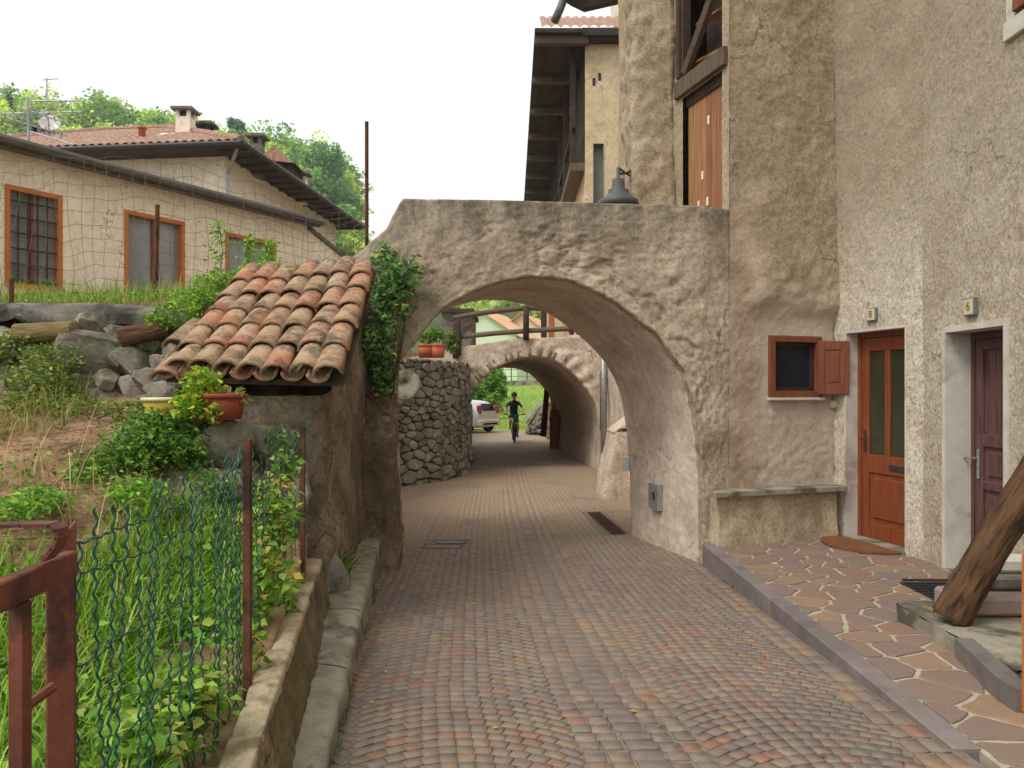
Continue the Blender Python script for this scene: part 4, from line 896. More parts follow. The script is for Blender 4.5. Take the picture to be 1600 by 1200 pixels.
F = gridfaces(90, 18)
if vnorm(V, F)[900][1] > 0: F = F[:, ::-1]
add('concrete_cap', npmesh('concrete_cap', V, F, True), M['cap'], dw_)
M['mosslog'] = noisy('mossy log', S(112,96,62), S(152,132,90), 3, 9, .9, .015, c3=S(96,92,48), s3=2.2, obj=True, sc=(9, 9, 2), speck=.25)
M['brownlog'] = noisy('brown bark log', S(78,56,40), S(124,92,62), 3, 9, 1.0, .02, c3=S(58,44,33), s3=2.2, obj=True, sc=(9, 9, 1.6))
def log(a_, b_, r, mat, label, name='log', n=40, seg=40, amp=.12):
    a_, b_ = Vector(a_), Vector(b_); L = (b_ - a_).length; Mt = Matrix.Translation(a_) @ (b_ - a_).to_track_quat('Z', 'Y').to_matrix().to_4x4()
    th, zz = np.meshgrid(np.linspace(0, 2 * np.pi, n, endpoint=False), np.linspace(0, L, seg)); th, zz = th.ravel(), zz.ravel(); q = np.stack([np.cos(th), np.sin(th), zz * 1.6], 1)
    ridge = 1 - 2 * np.abs(fbm(q * np.array([1, 1, .55]), 4.5, 3, 5)); rad = r * (1 - .1 * zz / L) * (1 + amp * (.55 * ridge + .8 * fbm(q, 1.2, 3, 8) + .5 * fbm(q * np.array([1, 1, 2.]), 6, 3, 9)))
    V = np.stack([np.cos(th) * rad, np.sin(th) * rad, zz + .02 * np.where(zz < 1e-6, fbm(q, 3, 2, 4), 0)], 1); F = [tuple(f) for f in np.stack([np.arange(n * (seg - 1)), (np.arange(n * (seg - 1)) // n) * n + (np.arange(n * (seg - 1)) + 1) % n, (np.arange(n * (seg - 1)) // n) * n + (np.arange(n * (seg - 1)) + 1) % n + n, np.arange(n * (seg - 1)) + n], 1)]
    F += [tuple(range(n))[::-1], tuple(range(n * (seg - 1), n * seg))]
    t = thing(name, label, 'log', tuple(a_)); add('trunk', npmesh('trunk', V, F, True), mat, t, Mt); return t
log(P(28, 522, 5.95), P(118, 516, 5.9), .075, M['mosslog'], 'pale mossy log lying on the dry stone wall below the cap')
log(P(188, 528, 5.9), P(262, 512, 6.0), .075, M['brownlog'], 'brown barked log sticking out between stones beside the tiled roof')
# ================================================================== green wire fence, posts and iron gate
M['greenwire'] = noisy('green plastic coated wire', S(32,72,62), S(50,96,84), 14, 60, .1, .001, .45)
wf = thing('wire_fence', 'torn green crimped wire fence on rusty posts along the low garden wall', 'fence', (-1, 3, .4))
def fl(y): return -.60 - .150 * y + .02 * math.sin(y * 3)     # x of the fence line
rf = random.Random(21)
for i, (yv_, zt, zb) in enumerate([(1.5 + k * .076, 1.25 + .05 * (k / 18) + rf.uniform(-.05, .05), .36) for k in range(18)] + [(2.93 + k * .115, 1.30 + rf.uniform(-.14, .03), .4) for k in range(15)]):
    pts = []; n_ = 120; lean = rf.uniform(.0, .09) if i < 18 else rf.uniform(-.02, .04); ph = rf.random() * 6
    for k in range(n_):
        t = k / (n_ - 1); z = zb + (zt - zb) * t; bow = .012 * math.sin(t * 3 + ph); hook = lean * max(0, (t - .72) / .28) ** 1.6
        pts.append((fl(yv_) + .003 * math.cos(k * 1.15) + bow * .3 - hook * .25, yv_ + .0042 * math.sin(k * 1.15) + bow + hook * .9 + .03 * (1 - t) * math.sin(i * 1.7), z))
    MB().tube(pts, .0029, 5).build('upright_wire', M['greenwire'], wf, True)
for z0, z1, ya, yb, sag in ((.5, .52, 1.48, 4.5, .02), (.72, .74, 1.48, 4.5, -.03), (.98, .95, 1.48, 3.6, .05), (1.22, 1.26, 1.48, 2.95, .04), (1.16, 1.30, 1.5, 2.9, .1)):
    pts = [(fl(y_) + .006 * math.sin(y_ * 21), y_, z0 + (z1 - z0) * t - sag * math.sin(t * math.pi) + .003 * math.sin(y_ * 90)) for t in np.linspace(0, 1, 90) for y_ in (ya + (yb - ya) * t,)]
    MB().tube(pts, .0026, 5).build('line_wire', M['greenwire'], wf, True)
for px, y_, zt in ((385, 2.86, 1.33), (472, 4.45, 1.30)):
    x_ = (px - 800) / FPX * y_; b = MB().box((x_ - .013, y_ - .003, .3), (x_ + .013, y_ + .003, zt)).box((x_ + .007, y_ + .0031, .3), (x_ + .013, y_ + .025, zt)); b.build('post', M['rust'], wf)
for k in range(10):                                             # tangled green ends tied round the far posts
    y_ = rf.uniform(4.0, 4.7); x_ = fl(y_) + rf.uniform(-.05, .05); pts = [(x_ + .03 * math.sin(t * 5 + k), y_ + .04 * math.cos(t * 4 + k), 1.32 - t * .22 + rf.uniform(-.01, .01)) for t in np.linspace(0, 1, 14)]
    MB().tube(pts, .0024, 4).build('tangled_wire', M['greenwire'], wf, True)
gt = thing('iron_gate', 'rust red iron garden gate in the near left corner', 'gate', (-.86, 1.45, .3))
xg = P(96, 600, 1.45)[0]; Mg = TRS((xg, 1.45, 0), (0, 0, math.radians(28)))
MB().box((-.024, -.024, -.1), (.024, .024, 1.21), Mg, .003).raw([(-.024,-.024,1.21),(.024,-.024,1.21),(.024,.024,1.21),(-.024,.024,1.21),(.024,-.024,1.27),(.024,.024,1.27)], [(0,1,4),(1,2,5,4),(2,3,5),(3,0,4,5)], Mg).build('gate_post', M['redoxide'], gt)
a_, b_ = Vector(P(112, 880, 1.42)), Vector(P(-90, 972, 1.08)); Mr_ = frame(a_, b_ - a_)
L_ = (b_ - a_).length
MB().box((0, -.012, -.024), (L_, .012, .024), Mr_, .003).build('top_rail', M['redoxide'], gt)
for px in (18, -70): 
    t = (112 - px) / 202; q = a_ + (b_ - a_) * t; MB().box((q.x - .0125, q.y - .0125, -.1), (q.x + .0125, q.y + .0125, q.z - .025), None, .002).build('bar', M['redoxide'], gt)
b = MB(); pts = [Vector(P(x, y_, 1.33)) for x, y_ in ((-80, 824), (40, 819), (84, 819), (95, 826), (97, 838), (90, 855), (75, 872))]
for i in range(len(pts) - 1):
    p_, q_ = pts[i], pts[i + 1]; d = (q_ - p_); Mq = frame(p_, d, (0, 0, 1) if abs(d.normalized().z) < .8 else (1, 0, 0)); b.box((0, -.018, -.003), (d.length + .002, .018, .003), Mq)
b.build('curved_strap', M['redoxide'], gt)
MB().tube([P(30, 1112, 1.3), P(84, 1072, 1.36)], .009, 6).build('stay', M['redoxide'], gt)
MB().lathe([(.0, 0), (.012, 0), (.012, .02), (0, .022)], 8, TRS(P(55, 912, 1.325), (math.radians(90), 0, 0))).build('bolt', M['rust'], gt)
# ================================================================== pots on the rocks
def pot(name, label, c, r, h, mat, rimmat=None, soil=True, fl_=.8):
    t = thing(name, label, 'flower pot', c); Mt = Matrix.Translation(c)
    MB().lathe([(0, 0), (r * fl_, 0), (r * .97, h * .84), (r * .93, h * .84), (r * .7, h * .6)], 22, Mt).build('body', mat, t, True)
    MB().lathe([(r * .96, h * .82), (r * 1.04, h * .84), (r * 1.05, h * .98), (r, h), (r * .93, h * .98), (r * .92, h * .8)], 22, Mt).build('rim', rimmat or mat, t, True)
    if soil: MB().lathe([(r * .93, h * .86), (r * .5, h * .88), (0, h * .87)], 16, Mt).build('earth', M['soil'], t, True)
    return t
M['yellowpot'] = noisy('mustard plastic', S(176,150,44), S(198,174,70), 6, 40, .1, .002, .4); M['yellowrim'] = flat('pale lime rim', S(216,206,160), .4)
M['redpot'] = noisy('dull red plastic', S(136,58,46), S(160,76,60), 6, 40, .1, .002, .5)
pot('yellow_flower_pot', 'wide mustard yellow pot with pale rim on the rocks', P(258, 652, 4.85), .138, .125, M['yellowpot'], M['yellowrim'], fl_=.75)
pot('red_flower_pot', 'dull red bowl pot on the rocks below the tiled eave', P(345, 655, 4.8), .155, .16, M['redpot'])
# ================================================================== upper wire fence
uf = thing('mesh_fence', 'sagging square wire mesh fence on rusty posts along the garden terrace', 'fence', (-3, 7, 2.4))
line = [(-6.6, 6.4, 2.25, 3.62), (-5.0, 6.6, 2.3, 3.45), (-4.2, 6.75, 2.34, 3.55), (-3.25, 7.0, 2.38, 3.62), (-2.5, 7.4, 2.42, 3.5), (-1.9, 7.75, 2.5, 3.3), (-1.56, 8.0, 2.8, 3.42)]
la, ld = path_eval(line, np.linspace(0, 1, 300)); Lf = np.linalg.norm(np.diff(la[:, :2], axis=0), axis=1).sum()
def fpt(s, v):
    q, _ = path_eval(line, np.array([s])); q = q[0]; z = q[2] + (q[3] - q[2]) * v; wv = .03 * math.sin(s * 40 + v * 3) + .02 * math.sin(s * 90); return (q[0], q[1] + wv, z + .02 * math.sin(s * 60 + v * 5))
M['wire'] = noisy('grey fence wire', S(84,76,68), S(112,104,94), 10, 40, .1, .001, .6)
b = MB(); nv = int(Lf / .1)
for i in range(nv + 1): b.tube([fpt(min(1, max(0, i / nv + .004 * math.sin(v * 6 + i))), v) for v in np.linspace(0, 1, 9)], .0022, 3, False)
for j in range(11): b.tube([fpt(s, min(1, j / 10 + .008 * math.sin(s * 120 + j))) for s in np.linspace(0, 1, 110)], .0022, 3, False)
o = b.build('wire_mesh', M['wire'], uf); tag(o, kind='stuff')
for px, y_, pb, pt in ((243, 7.0, 450, 320), (573, 8.0, 385, 190), (18, 6.35, 480, 436)):
    p0, p1 = P(px, pb, y_), P(px + 3 if px == 243 else px, pt, y_); b = MB(); b.tube([(p0[0], p0[1], p0[2] - .2), p1], .022 if px != 573 else .02, 4); b.build('post', M['rust'], uf)
# ================================================================== house behind the fence
ha = thing('annex_house', 'low cream house with orange framed windows behind the wire mesh fence', 'house', (-6, 12, 2.3))
hd = Vector((.58, 1, 0)).normalized(); c1 = Vector((-4.13, 15.5, 0)); c0 = c1 - hd * 10.5; ho = Vector((hd.y, -hd.x, 0)); L_ = 10.5
def au(px): k = (px - 800) / FPX; t = (c0.x - k * c0.y) / (k * hd.y - hd.x); return t, c0.y + hd.y * t
wins = []
for pa, pb_, yt, yb in ((7, 97, 287, 440), (194, 288, 327, 452), (352, 430, 362, 460)):
    (u0, ya), (u1, yb_) = au(pa), au(pb_); zt = H - (yt - 607) / FPX * ya; wins.append((round(u0, 3), round(u1, 3), round(max(2.85, zt - 1.42), 3), round(zt, 3)))
V, F, Ma, _ = grid_wall(c0.xy, c1.xy, 1.9, 4.86, wins, .4, None); add('front_wall', npmesh('front_wall', V, F), M['beige'], ha)
for i, (u0, u1, z0, z1) in enumerate(wins):
    b = MB(); f_ = .065
    for a_, c_ in (((u0, -.02, z0), (u0 + f_, .12, z1)), ((u1 - f_, -.02, z0), (u1, .12, z1)), ((u0 + f_, -.02, z1 - f_), (u1 - f_, .12, z1)), ((u0 + f_, -.02, z0), (u1 - f_, .12, z0 + f_))): b.box(a_, c_, Ma)
    wn = b.build('window', M['orangewood'], ha)
    um = (u0 + u1) / 2
    for x0, x1 in ((u0 + f_, um - .02), (um + .02, u1 - f_)): MB().box((x0, .09, z0 + f_), (x1, .1, z1 - f_), Ma).build('pane', M['curtainglass'], wn)
    MB().box((um - .02, .05, z0 + f_), (um + .02, .115, z1 - f_), Ma).build('mullion', M['winwood'], wn)
    if i == 0:
        for k in range(6): MB().tube([Ma @ Vector((u0 + f_, .02, z0 + .12 + k * .22)), Ma @ Vector((u1 - f_, .02, z0 + .12 + k * .22))], .014, 5).build('bar', M['barwood'], wn)
        for k in range(4): x_ = u0 + f_ + (u1 - u0 - 2 * f_) * (k + 1) / 5; MB().tube([Ma @ Vector((x_, .035, z0 + f_)), Ma @ Vector((x_, .035, z1 - f_))], .014, 5).build('bar', M['barwood'], wn)
q = [c0 + ho * .22, c1 + ho * .22 + hd * .15, c1 - ho * 7 + hd * .15, c0 - ho * 7]
M['fascia'] = noisy('dark metal fascia', S(84,78,74), S(106,100,94), 4, 40, .1, .002, .6)
V = [(a.x, a.y, z + (.0 if i < 2 else .7)) for z in (4.78, 4.95) for i, a in enumerate(q)]
MB().raw(V, [(3,2,1,0),(4,5,6,7),(0,1,5,4),(1,2,6,5),(2,3,7,6),(3,0,4,7)]).build('roof', M['fascia'], ha)
g0_, g1_ = c0 + ho * .29, c1 + ho * .29 + hd * .15
MB().tube([(g0_.x, g0_.y, 4.88), (g1_.x, g1_.y, 4.86)], .06, 8).build('gutter', M['fascia'], ha)
r0 = c1 - ho * 6.8; MB().raw([(c1.x, c1.y, 1.9), (r0.x, r0.y, 1.9), (r0.x, r0.y, 5.5), (c1.x, c1.y, 4.8), *[(a.x, a.y, z) for a in (c0, c0 - ho * 6.8) for z in (1.9, 5.0)]], [(0,1,2,3),(4,6,7,5)]).build('end_wall', M['beige'], ha)
ww = thing('sloping_wing_wall', 'cream wing wall with a sloping dark coping right of the annex windows', 'wall', (-3.6, 17, 2.4))
e0, e1 = c1 + hd * .02, Vector((-2.95, 19.2, 0)); dd_ = (e1 - e0); Mw = frame(e0, dd_)
LL = dd_.length; Mx = Mw @ Matrix.Rotation(math.radians(90), 4, 'X')
MB().prism([(0, 1.9), (LL, 1.9), (LL, 3.75), (0, 4.72)], -.25, 0, Mx).build('wall', M['beige'], ww)
MB().prism([(0, 4.725), (LL, 3.755), (LL, 3.83), (0, 4.80)], -.3, .06, Mx).build('coping', M['fascia'], ww)
# ================================================================== big house with the hipped tile roof
hb = thing('hipped_roof_house', 'large cream house with a red tiled hip roof behind the annex', 'house', (-11, 25, 2))
bd = Vector((.11, 1, 0)).normalized(); bl = Vector((-bd.y, bd.x, 0)); kc = Vector((-7.9, 21.2, 0)); Wb, Db = 11.5, 9.0
pts4 = [kc, kc + bd * Db, kc + bd * Db + bl * Wb, kc + bl * Wb]
MB().prism([(p.x, p.y) for p in pts4][::-1], 1.0, 8.05).build('wall', M['beige'], hb)
M['rooftile'] = None
def rooftile():
    m, nt, b = newmat('far clay roof'); v = pos(nt)
    col = ramp(nt, nz(nt, v, 7, 6, .8), [(.32, S(116,88,74)), (.5, S(164,130,112)), (.68, S(200,170,150))]); col = mixc(nt, ramp(nt, nz(nt, v, 2.2, 5, .65), [(.48, gr(0)), (.65, gr(.6))]), col, S(138,110,88))
    sx = nt.nodes.new('ShaderNodeSeparateXYZ'); nt.links.new(v, sx.inputs[0]); wv = mth(nt, 'FRACT', mth(nt, 'MULTIPLY', sx.outputs[2], 7.5)); col = mixc(nt, ramp(nt, wv, [(.0, gr(.55)), (.16, gr(0))]), col, S(84,54,44))
    nt.links.new(col, b.inputs['Base Color']); b.inputs['Roughness'].default_value = .9; b.inputs['Specular IOR Level'].default_value = .15; return m
M['rooftile'] = rooftile()
def tile_slope(e0, e1, apex0, apex1, pitch=.24, amp=.075, rows=10):
    """corrugated slope between the eave e0-e1 and the ridge apex0-apex1 (hips run from the ends)"""
    e0, e1, a0, a1 = [np.array(q) for q in (e0, e1, apex0, apex1)]; L = np.linalg.norm(e1 - e0); n = int(L / pitch * 8); s = np.linspace(0, 1, n + 1); x = (e1 - e0) / L
    nrm = np.cross(x, (a0 + a1) / 2 - (e0 + e1) / 2); nrm /= np.linalg.norm(nrm); nrm = nrm if nrm[2] > 0 else -nrm
    V = []
    pa, pb_ = (a0 - e0) @ x / L, (a1 - e0) @ x / L; upv = a0 - e0 - x * ((a0 - e0) @ x)
    tm = np.minimum(np.clip(s / max(pa, 1e-6), 0, 1), np.clip((1 - s) / max(1 - pb_, 1e-6), 0, 1))
    for r in range(rows + 1):
        h = tm * r / rows; p = e0 + np.outer(s * L, x) + h[:, None] * upv + np.outer(amp * np.abs(np.sin(s * L / pitch * math.pi)), nrm); V.append(p)
    F = gridfaces(rows + 1, n + 1); V = np.concatenate(V); return V, F
ov = .85; ez = 7.95; rzv = 10.35
E = [kc - bd * ov - bl * ov, kc + bd * (Db + ov) - bl * ov, kc + bd * (Db + ov) + bl * (Wb + ov), kc - bd * ov + bl * (Wb + ov)]
E = [Vector((p.x, p.y, ez + .1)) for p in E]; R0 = kc + bd * Db / 2 + bl * 4.3; R1 = kc + bd * Db / 2 + bl * 6.6; R0.z = R1.z = rzv
for e0, e1, a0, a1 in ((E[0], E[3], R0, R1), (E[1], E[0], R0, R0), (E[2], E[1], R1, R0), (E[3], E[2], R1, R1)):
    if e0 in (E[1], E[3]): a0 = a1 = (R0 if e0 == E[1] else R1)
    V, F = tile_slope(e0, e1, a0, a1); add('roof', npmesh('roof', V, F, False), M['rooftile'], hb)
hips = MB()
for a_, b_ in ((E[0], R0), (E[1], R0), (E[2], R1), (E[3], R1), (R0, R1)): hips.tube([a_ + Vector((0, 0, .05)), b_ + Vector((0, 0, .06))], .11, 8)
V = [(p.x, p.y, z) for z in (ez - .02, ez + .085) for p in E]; 
MB().raw(V, [(3,2,1,0),(4,5,6,7),(0,1,5,4),(1,2,6,5),(2,3,7,6),(3,0,4,7)][:1] + [(0,1,5,4)[::-1],(1,2,6,5)[::-1],(2,3,7,6)[::-1],(3,0,4,7)[::-1]]).build('eave', M['darkwood'], hb)
for i, (a_, b_) in enumerate(((E[0], R0), (E[1], R0), (E[2], R1), (E[3], R1), (R0, R1))): MB().tube([a_ + Vector((0, 0, .05)), b_ + Vector((0, 0, .06))], .11, 8).build('ridge', M['rooftile'], hb)
for i in range(16):                                  # rafters under the right eave
    p = E[0] + (E[1] - E[0]) * ((i + .5) / 16); MB().tube([(p.x + .05, p.y, ez - .06), (p.x - .8, p.y + .08, ez - .06)], .05, 4).build('rafter', M['darkwood'], hb)
MB().tube([(E[0].x + .03, E[0].y, ez + .06), (E[1].x + .03, E[1].y, ez + .06)], .07, 8).tube([(E[0].x, E[0].y - .03, ez + .06), (E[3].x, E[3].y - .03, ez + .06)], .07, 8)
for a_, b_ in ((E[0], E[1]), (E[0], E[3])): MB().tube([(a_.x + .04, a_.y - .04, ez + .05), (b_.x + .04, b_.y - .04, ez + .05)], .07, 8).build('gutter', M['darkmetal'], hb)
kk_ = kc - bl * .08 - bd * .08; MB().tube([(kk_.x, kk_.y, 2), (kk_.x, kk_.y, 7.4), (E[0].x - .2, E[0].y + .3, ez)], .05, 8).build('downpipe', M['galv'], hb)
def chimney(px, ptop, pbot, wpx, Y, mat, lab=None, pipe=False):
    x, _, z1 = P(px, ptop, Y); z0 = P(px, pbot, Y)[2] - .6; w_ = wpx / FPX * Y / 2
    if pipe: return MB().lathe([(w_, z0), (w_, z1 - .05), (w_ * 1.5, z1 - .04), (w_ * 1.5, z1), (0, z1)], 12, Matrix.Translation((x, Y, 0))).build('flue', M['terracotta'], hb, True)
    ch = MB().box((x - w_, Y - w_, z0), (x + w_, Y + w_, z1 - .28)).build('chimney', mat, hb)
    b = MB()
    for sx in (-1, 1):
        for sy_ in (-1, 1): b.box((x + sx * w_ - sx * .1, Y + sy_ * w_ - sy_ * .1, z1 - .279), (x + sx * w_, Y + sy_ * w_, z1 - .1))
    for k_, part_ in enumerate([1]): b.build('cap_posts', mat, ch)
    MB().box((x - w_ - .12, Y - w_ - .12, z1 - .1), (x + w_ + .12, Y + w_ + .12, z1), None, .02).build('cap', M['cap'], ch); MB().box((x - w_ + .1, Y - w_ + .1, z1 - .278), (x + w_ - .1, Y + w_ - .1, z1 - .101)).build('flue_hole', M['black'], ch)
chimney(290, 171, 213, 22, 23.8, M['beige']); chimney(321, 193, 206, 20, 25.6, M['darkwood']); chimney(402, 212, 246, 18, 23.0, M['cap']); chimney(472, 270, 292, 14, 26.5, M['beige']); chimney(61, 196, 214, 18, 25.4, M['cap'])
chimney(222, 199, 219, 10, 22.6, None, None, True)
Msk = frame(P(262, 212, 22.4), E[0] - E[3], (R0 - (E[0] + E[3]) / 2).normalized()); 
MB().box((-.3, -.0, -.28), (.3, .08, .28), frame((P(262, 211, 23.0)[0], 23.0, P(262, 211, 23.0)[2] + .02), (1, 0, 0), (0, .42, .2))).build('skylight', M['white'], hb)
dm = Vector(P(440, 258, 25.2)); b = MB().raw([dm + Vector(q) for q in ((-.55,-.6,0),(.6,-.6,-.1),(.6,1,-.1),(-.55,1,0),(-.1,-.6,.45),(-.1,1,.45))], [(0,4,5,3),(4,1,2,5),(0,1,4),(3,5,2)]); dr = b.build('dormer', M['rooftile'], hb)
MB().box(dm + Vector((-.42, -.4, -.9)), dm + Vector((.42, .8, .05))).build('dormer_wall', M['darkwood'], dr)
# ================================================================== aerials
def yagi(t, p, d, L, n, el, up=(0, 0, 1)):
    d = Vector(d).normalized(); sd_ = d.cross(Vector(up)).normalized(); p = Vector(p)
    MB().tube([p, p + d * L], .014, 5).build('boom', M['aerial'], t)
    for k in range(n): q = p + d * (L * (k + .3) / n); e = el * (1 - .4 * k / n); MB().tube([q - sd_ * e, q + sd_ * e], .012, 4).build('element', M['aerial'], t)
YA = 12.3; an = thing('television_aerial', 'aerial mast with several rake antennas on the annex roof', 'antenna', P(45, 235, YA))
MB().tube([P(45, 240, YA), P(43, 152, YA)], .02, 6).build('mast', M['galv'], an)
yagi(an, P(-2, 178, YA), (1, .25, .12), 1.2, 7, .22); yagi(an, P(40, 158, YA), (1, .3, .12), .75, 3, .05); yagi(an, P(30, 168, YA), (1, .5, -.25), .7, 6, .2); yagi(an, P(5, 183, YA), (1, .6, -.2), .9, 8, .25); yagi(an, P(42, 204, YA), (1, .2, -.28), .7, 2, .03)
an2 = thing('thin_aerial_mast', 'thin mast with a small cross bar behind the rake antennas', 'antenna', P(73, 214, 14.5)); MB().tube([P(73, 218, 14.5), P(73, 122, 14.5)], .013, 5).build('mast', M['galv'], an2); MB().tube([P(66, 125, 14.5), P(91, 123, 14.5)], .008, 4).build('element', M['galv'], an2)
ds = thing('satellite_dish', 'small pale satellite dish beside the roof aerials', 'dish', P(77, 215, 12.6)); Mdd = frame(P(78, 193, 12.6), (.9, .35, 0), (.45, -.8, .4))
MB().lathe([(0, -.03), (.06, -.028), (.12, -.01), (.155, .015), (.158, .012), (.12, -.016), (.06, -.035), (0, -.037)], 20, Mdd).build('reflector', M['white'], ds, True)
MB().tube([Mdd @ Vector((0, 0, -.03)), P(77, 214, 12.65)], .014, 5).build('arm', M['galv'], ds); MB().tube([Mdd @ Vector((0, -.15, 0)), Mdd @ Vector((0, -.02, .16))], .008, 4).build('feed', M['galv'], ds)
# ================================================================== far house with deep dark eaves (right, above the arch)
fh = thing('eaves_house', 'tall tan house with a deep dark timber eave rising behind the arch', 'house', (4, 22, 0))
FX, FY = 1.74, 18.3
V, F, Mf, _ = grid_wall((FX, FY), (8.0, FY), 2.4, 9.75, [(.2, .44, 5.9, 7.35)], .5, None); add('front_wall', npmesh('front_wall', V, F), M['farplaster'], fh)
M['greyreveal'] = flat('grey painted reveal', S(142,140,128), .8)
b = MB()
for a_, c_ in (((.19, -.01, 5.9), (.2, .4, 7.35)), ((.44, -.01, 5.9), (.45, .4, 7.35)), ((.2, -.01, 7.35), (.44, .4, 7.36)), ((.2, .2, 5.9), (.44, .22, 7.35))): b.box(a_, c_, Mf)
b.build('window', M['greyreveal'], fh)
MB().raw([(FX, FY, 2.4), (FX, 40, 2.4), (FX, 40, 6.9), (FX, FY, 6.9), (8, FY, -.5), (8, 40, -.5), (8, 40, 9.8), (8, FY, 9.8), (FX, 40, 9.8), (2.6, FY, 2.41), (8, FY, 2.41)], [(0, 3, 2, 1), (4, 5, 6, 7), (1, 2, 8, 6, 5)]).build('side_wall', M['farplaster'], fh)
for i in range(26):
    MB().box((FX + .02, FY + .03 + i * .83, 6.91), (FX + .06, FY + .03 + i * .83 + .8, 9.75)).build('cladding_board', M['darkwood'], fh)
MB().box((FX - .35, FY + .02, 6.72), (FX + .0, 40, 6.9)).build('gallery_floor', M['greywood'], fh)
for i in range(5): MB().box((FX - .33, FY + .3 + i * 2.4, 6.9), (FX - .2, FY + .43 + i * 2.4, 9.8)).build('gallery_post', M['darkwood'], fh)
MB().box((FX - .3, FY + .05, 7.75), (FX - .22, 40, 7.85)).build('gallery_rail', M['darkwood'], fh)
ex = .53
MB().raw([(ex, FY - .45, 9.9), (ex, 40.5, 9.9), (8, 40.5, 9.9), (8, FY - .45, 9.9), (ex, FY - .45, 9.83), (ex, 40.5, 9.83), (8, 40.5, 9.83), (8, FY - .45, 9.83)], [(0,3,2,1)[::-1],(4,5,6,7)[::-1],(0,1,5,4),(0,4,7,3)]).build('roof_boarding', M['darkwood'], fh)
for i in range(9): MB().box((ex + .02, FY - .3 + i * 2.3, 9.62), (FX + .05, FY - .12 + i * 2.3, 9.8)).build('bracket', M['greywood'], fh)
for i in range(7): MB().box((ex + i * .172 + .002, FY - .45, 9.805), (ex + (i + 1) * .172 - .006, 40, 9.825)).build('soffit_board', M['darkwood'], fh)
V, F = tile_slope((.7, FY - .4, 9.93), (8, FY - .4, 9.93), (.7, FY + 2.1, 11.35), (8, FY + 2.1, 11.35), .22, .06, 6); add('roof', npmesh('roof', V, F), M['rooftile'], fh)
MB().box((FX - .15, FY - .28, 9.72), (8, FY - .0, 9.8)).build('eave', M['darkwood'], fh)
M['greengutter'] = noisy('verdigris gutter', S(84,92,84), S(104,112,102), 4, 30, .1, .002, .5)
MB().tube([(FX - .1, FY - .36, 9.86), (8, FY - .36, 9.86)], .09, 8).build('gutter', M['greengutter'], fh)
for px, py in ((928, 128), (937, 120)): c = P(px, py, FY); MB().box((c[0] - .035, FY - .01, c[2] - .09), (c[0] + .035, FY + .01, c[2] + .09)).build('vent_slot', M['black'], fh)
c = P(893, 300, 20.6); sl_ = MB()
for k in range(6): MB().box((FX - .03, 21.4, 5.95 + k * .16), (FX - .005, 22.0, 6.05 + k * .16)).build('louvre', M['white'], fh)
# eave and gutter of the near house that dips into the top of the picture
ev = thing('near_eave', 'dark eave end with a bent gutter dipping in at the top edge', 'eave', P(900, 0, 10.5))
MB().raw([P(880, -30, 10.5), P(1000, -30, 10.5), P(1000, -8, 10.5), P(905, 14, 10.5), P(884, 4, 10.5), *[tuple(Vector(P(a, b_, 10.5)) + Vector((.1, .3, .1))) for a, b_ in ((880, -30), (1000, -30), (1000, -8), (905, 14), (884, 4))]],
         [(0,1,2,3,4), (9,8,7,6,5), (0,4,9,5), (4,3,8,9), (3,2,7,8), (2,1,6,7), (1,0,5,6)]).build('eave_boards', M['darkwood'], ev)
MB().tube([P(900, -30, 10.4), P(882, -5, 10.4), P(876, 12, 10.4), P(866, 34, 10.4)], .055, 8).build('downpipe', M['greengutter'], ev, True)
ch = thing('plaster_chimney', 'plain beige chimney stack behind the stone pillar at the top edge', 'chimney', P(978, 30, 19.5))
MB().box(P(960, 45, 20.5), tuple(Vector(P(1015, -60, 20.5)) + Vector((0, .8, 0)))).build('stack', M['beige'], ch); MB().box(tuple(Vector(P(955, -60, 20.4))), tuple(Vector(P(1020, -70, 20.4)) + Vector((0, 1, 0)))).build('cap', M['cap'], ch)
# lamp on the pillar
lp = thing('wall_lamp', 'dark grey bell shaped lamp hanging from a bracket on the terrace pillar', 'lamp', P(966, 318, 8.6))
lx, ly, lz = P(966, 318, 8.6); Ml = Matrix.Translation((lx, ly, lz))
M['lampgrey'] = noisy('lead grey enamel', S(72,72,70), S(92,92,90), 8, 40, .1, .002, .5)
MB().lathe([(.0, .27), (.07, .27), (.075, .17), (.115, .15), (.12, .115), (.155, .07), (.22, .03), (.235, -.03), (.215, -.03), (.15, .05), (0, .06)], 24, Ml).build('shade', M['lampgrey'], lp, True)
MB().lathe([(0, .42), (.02, .4), (.02, .27), (.05, .27)], 10, Ml).build('stem', M['lampgrey'], lp, True)
MB().tube([(lx, ly, lz + .33), (lx + .12, ly + .05, lz + .36), (1.36, 8.75, lz + .42)], .016, 6).tube([(lx, ly, lz + .40), (1.36, 8.75, lz + .34)], .012, 5).build('bracket', M['darkmetal'], lp)
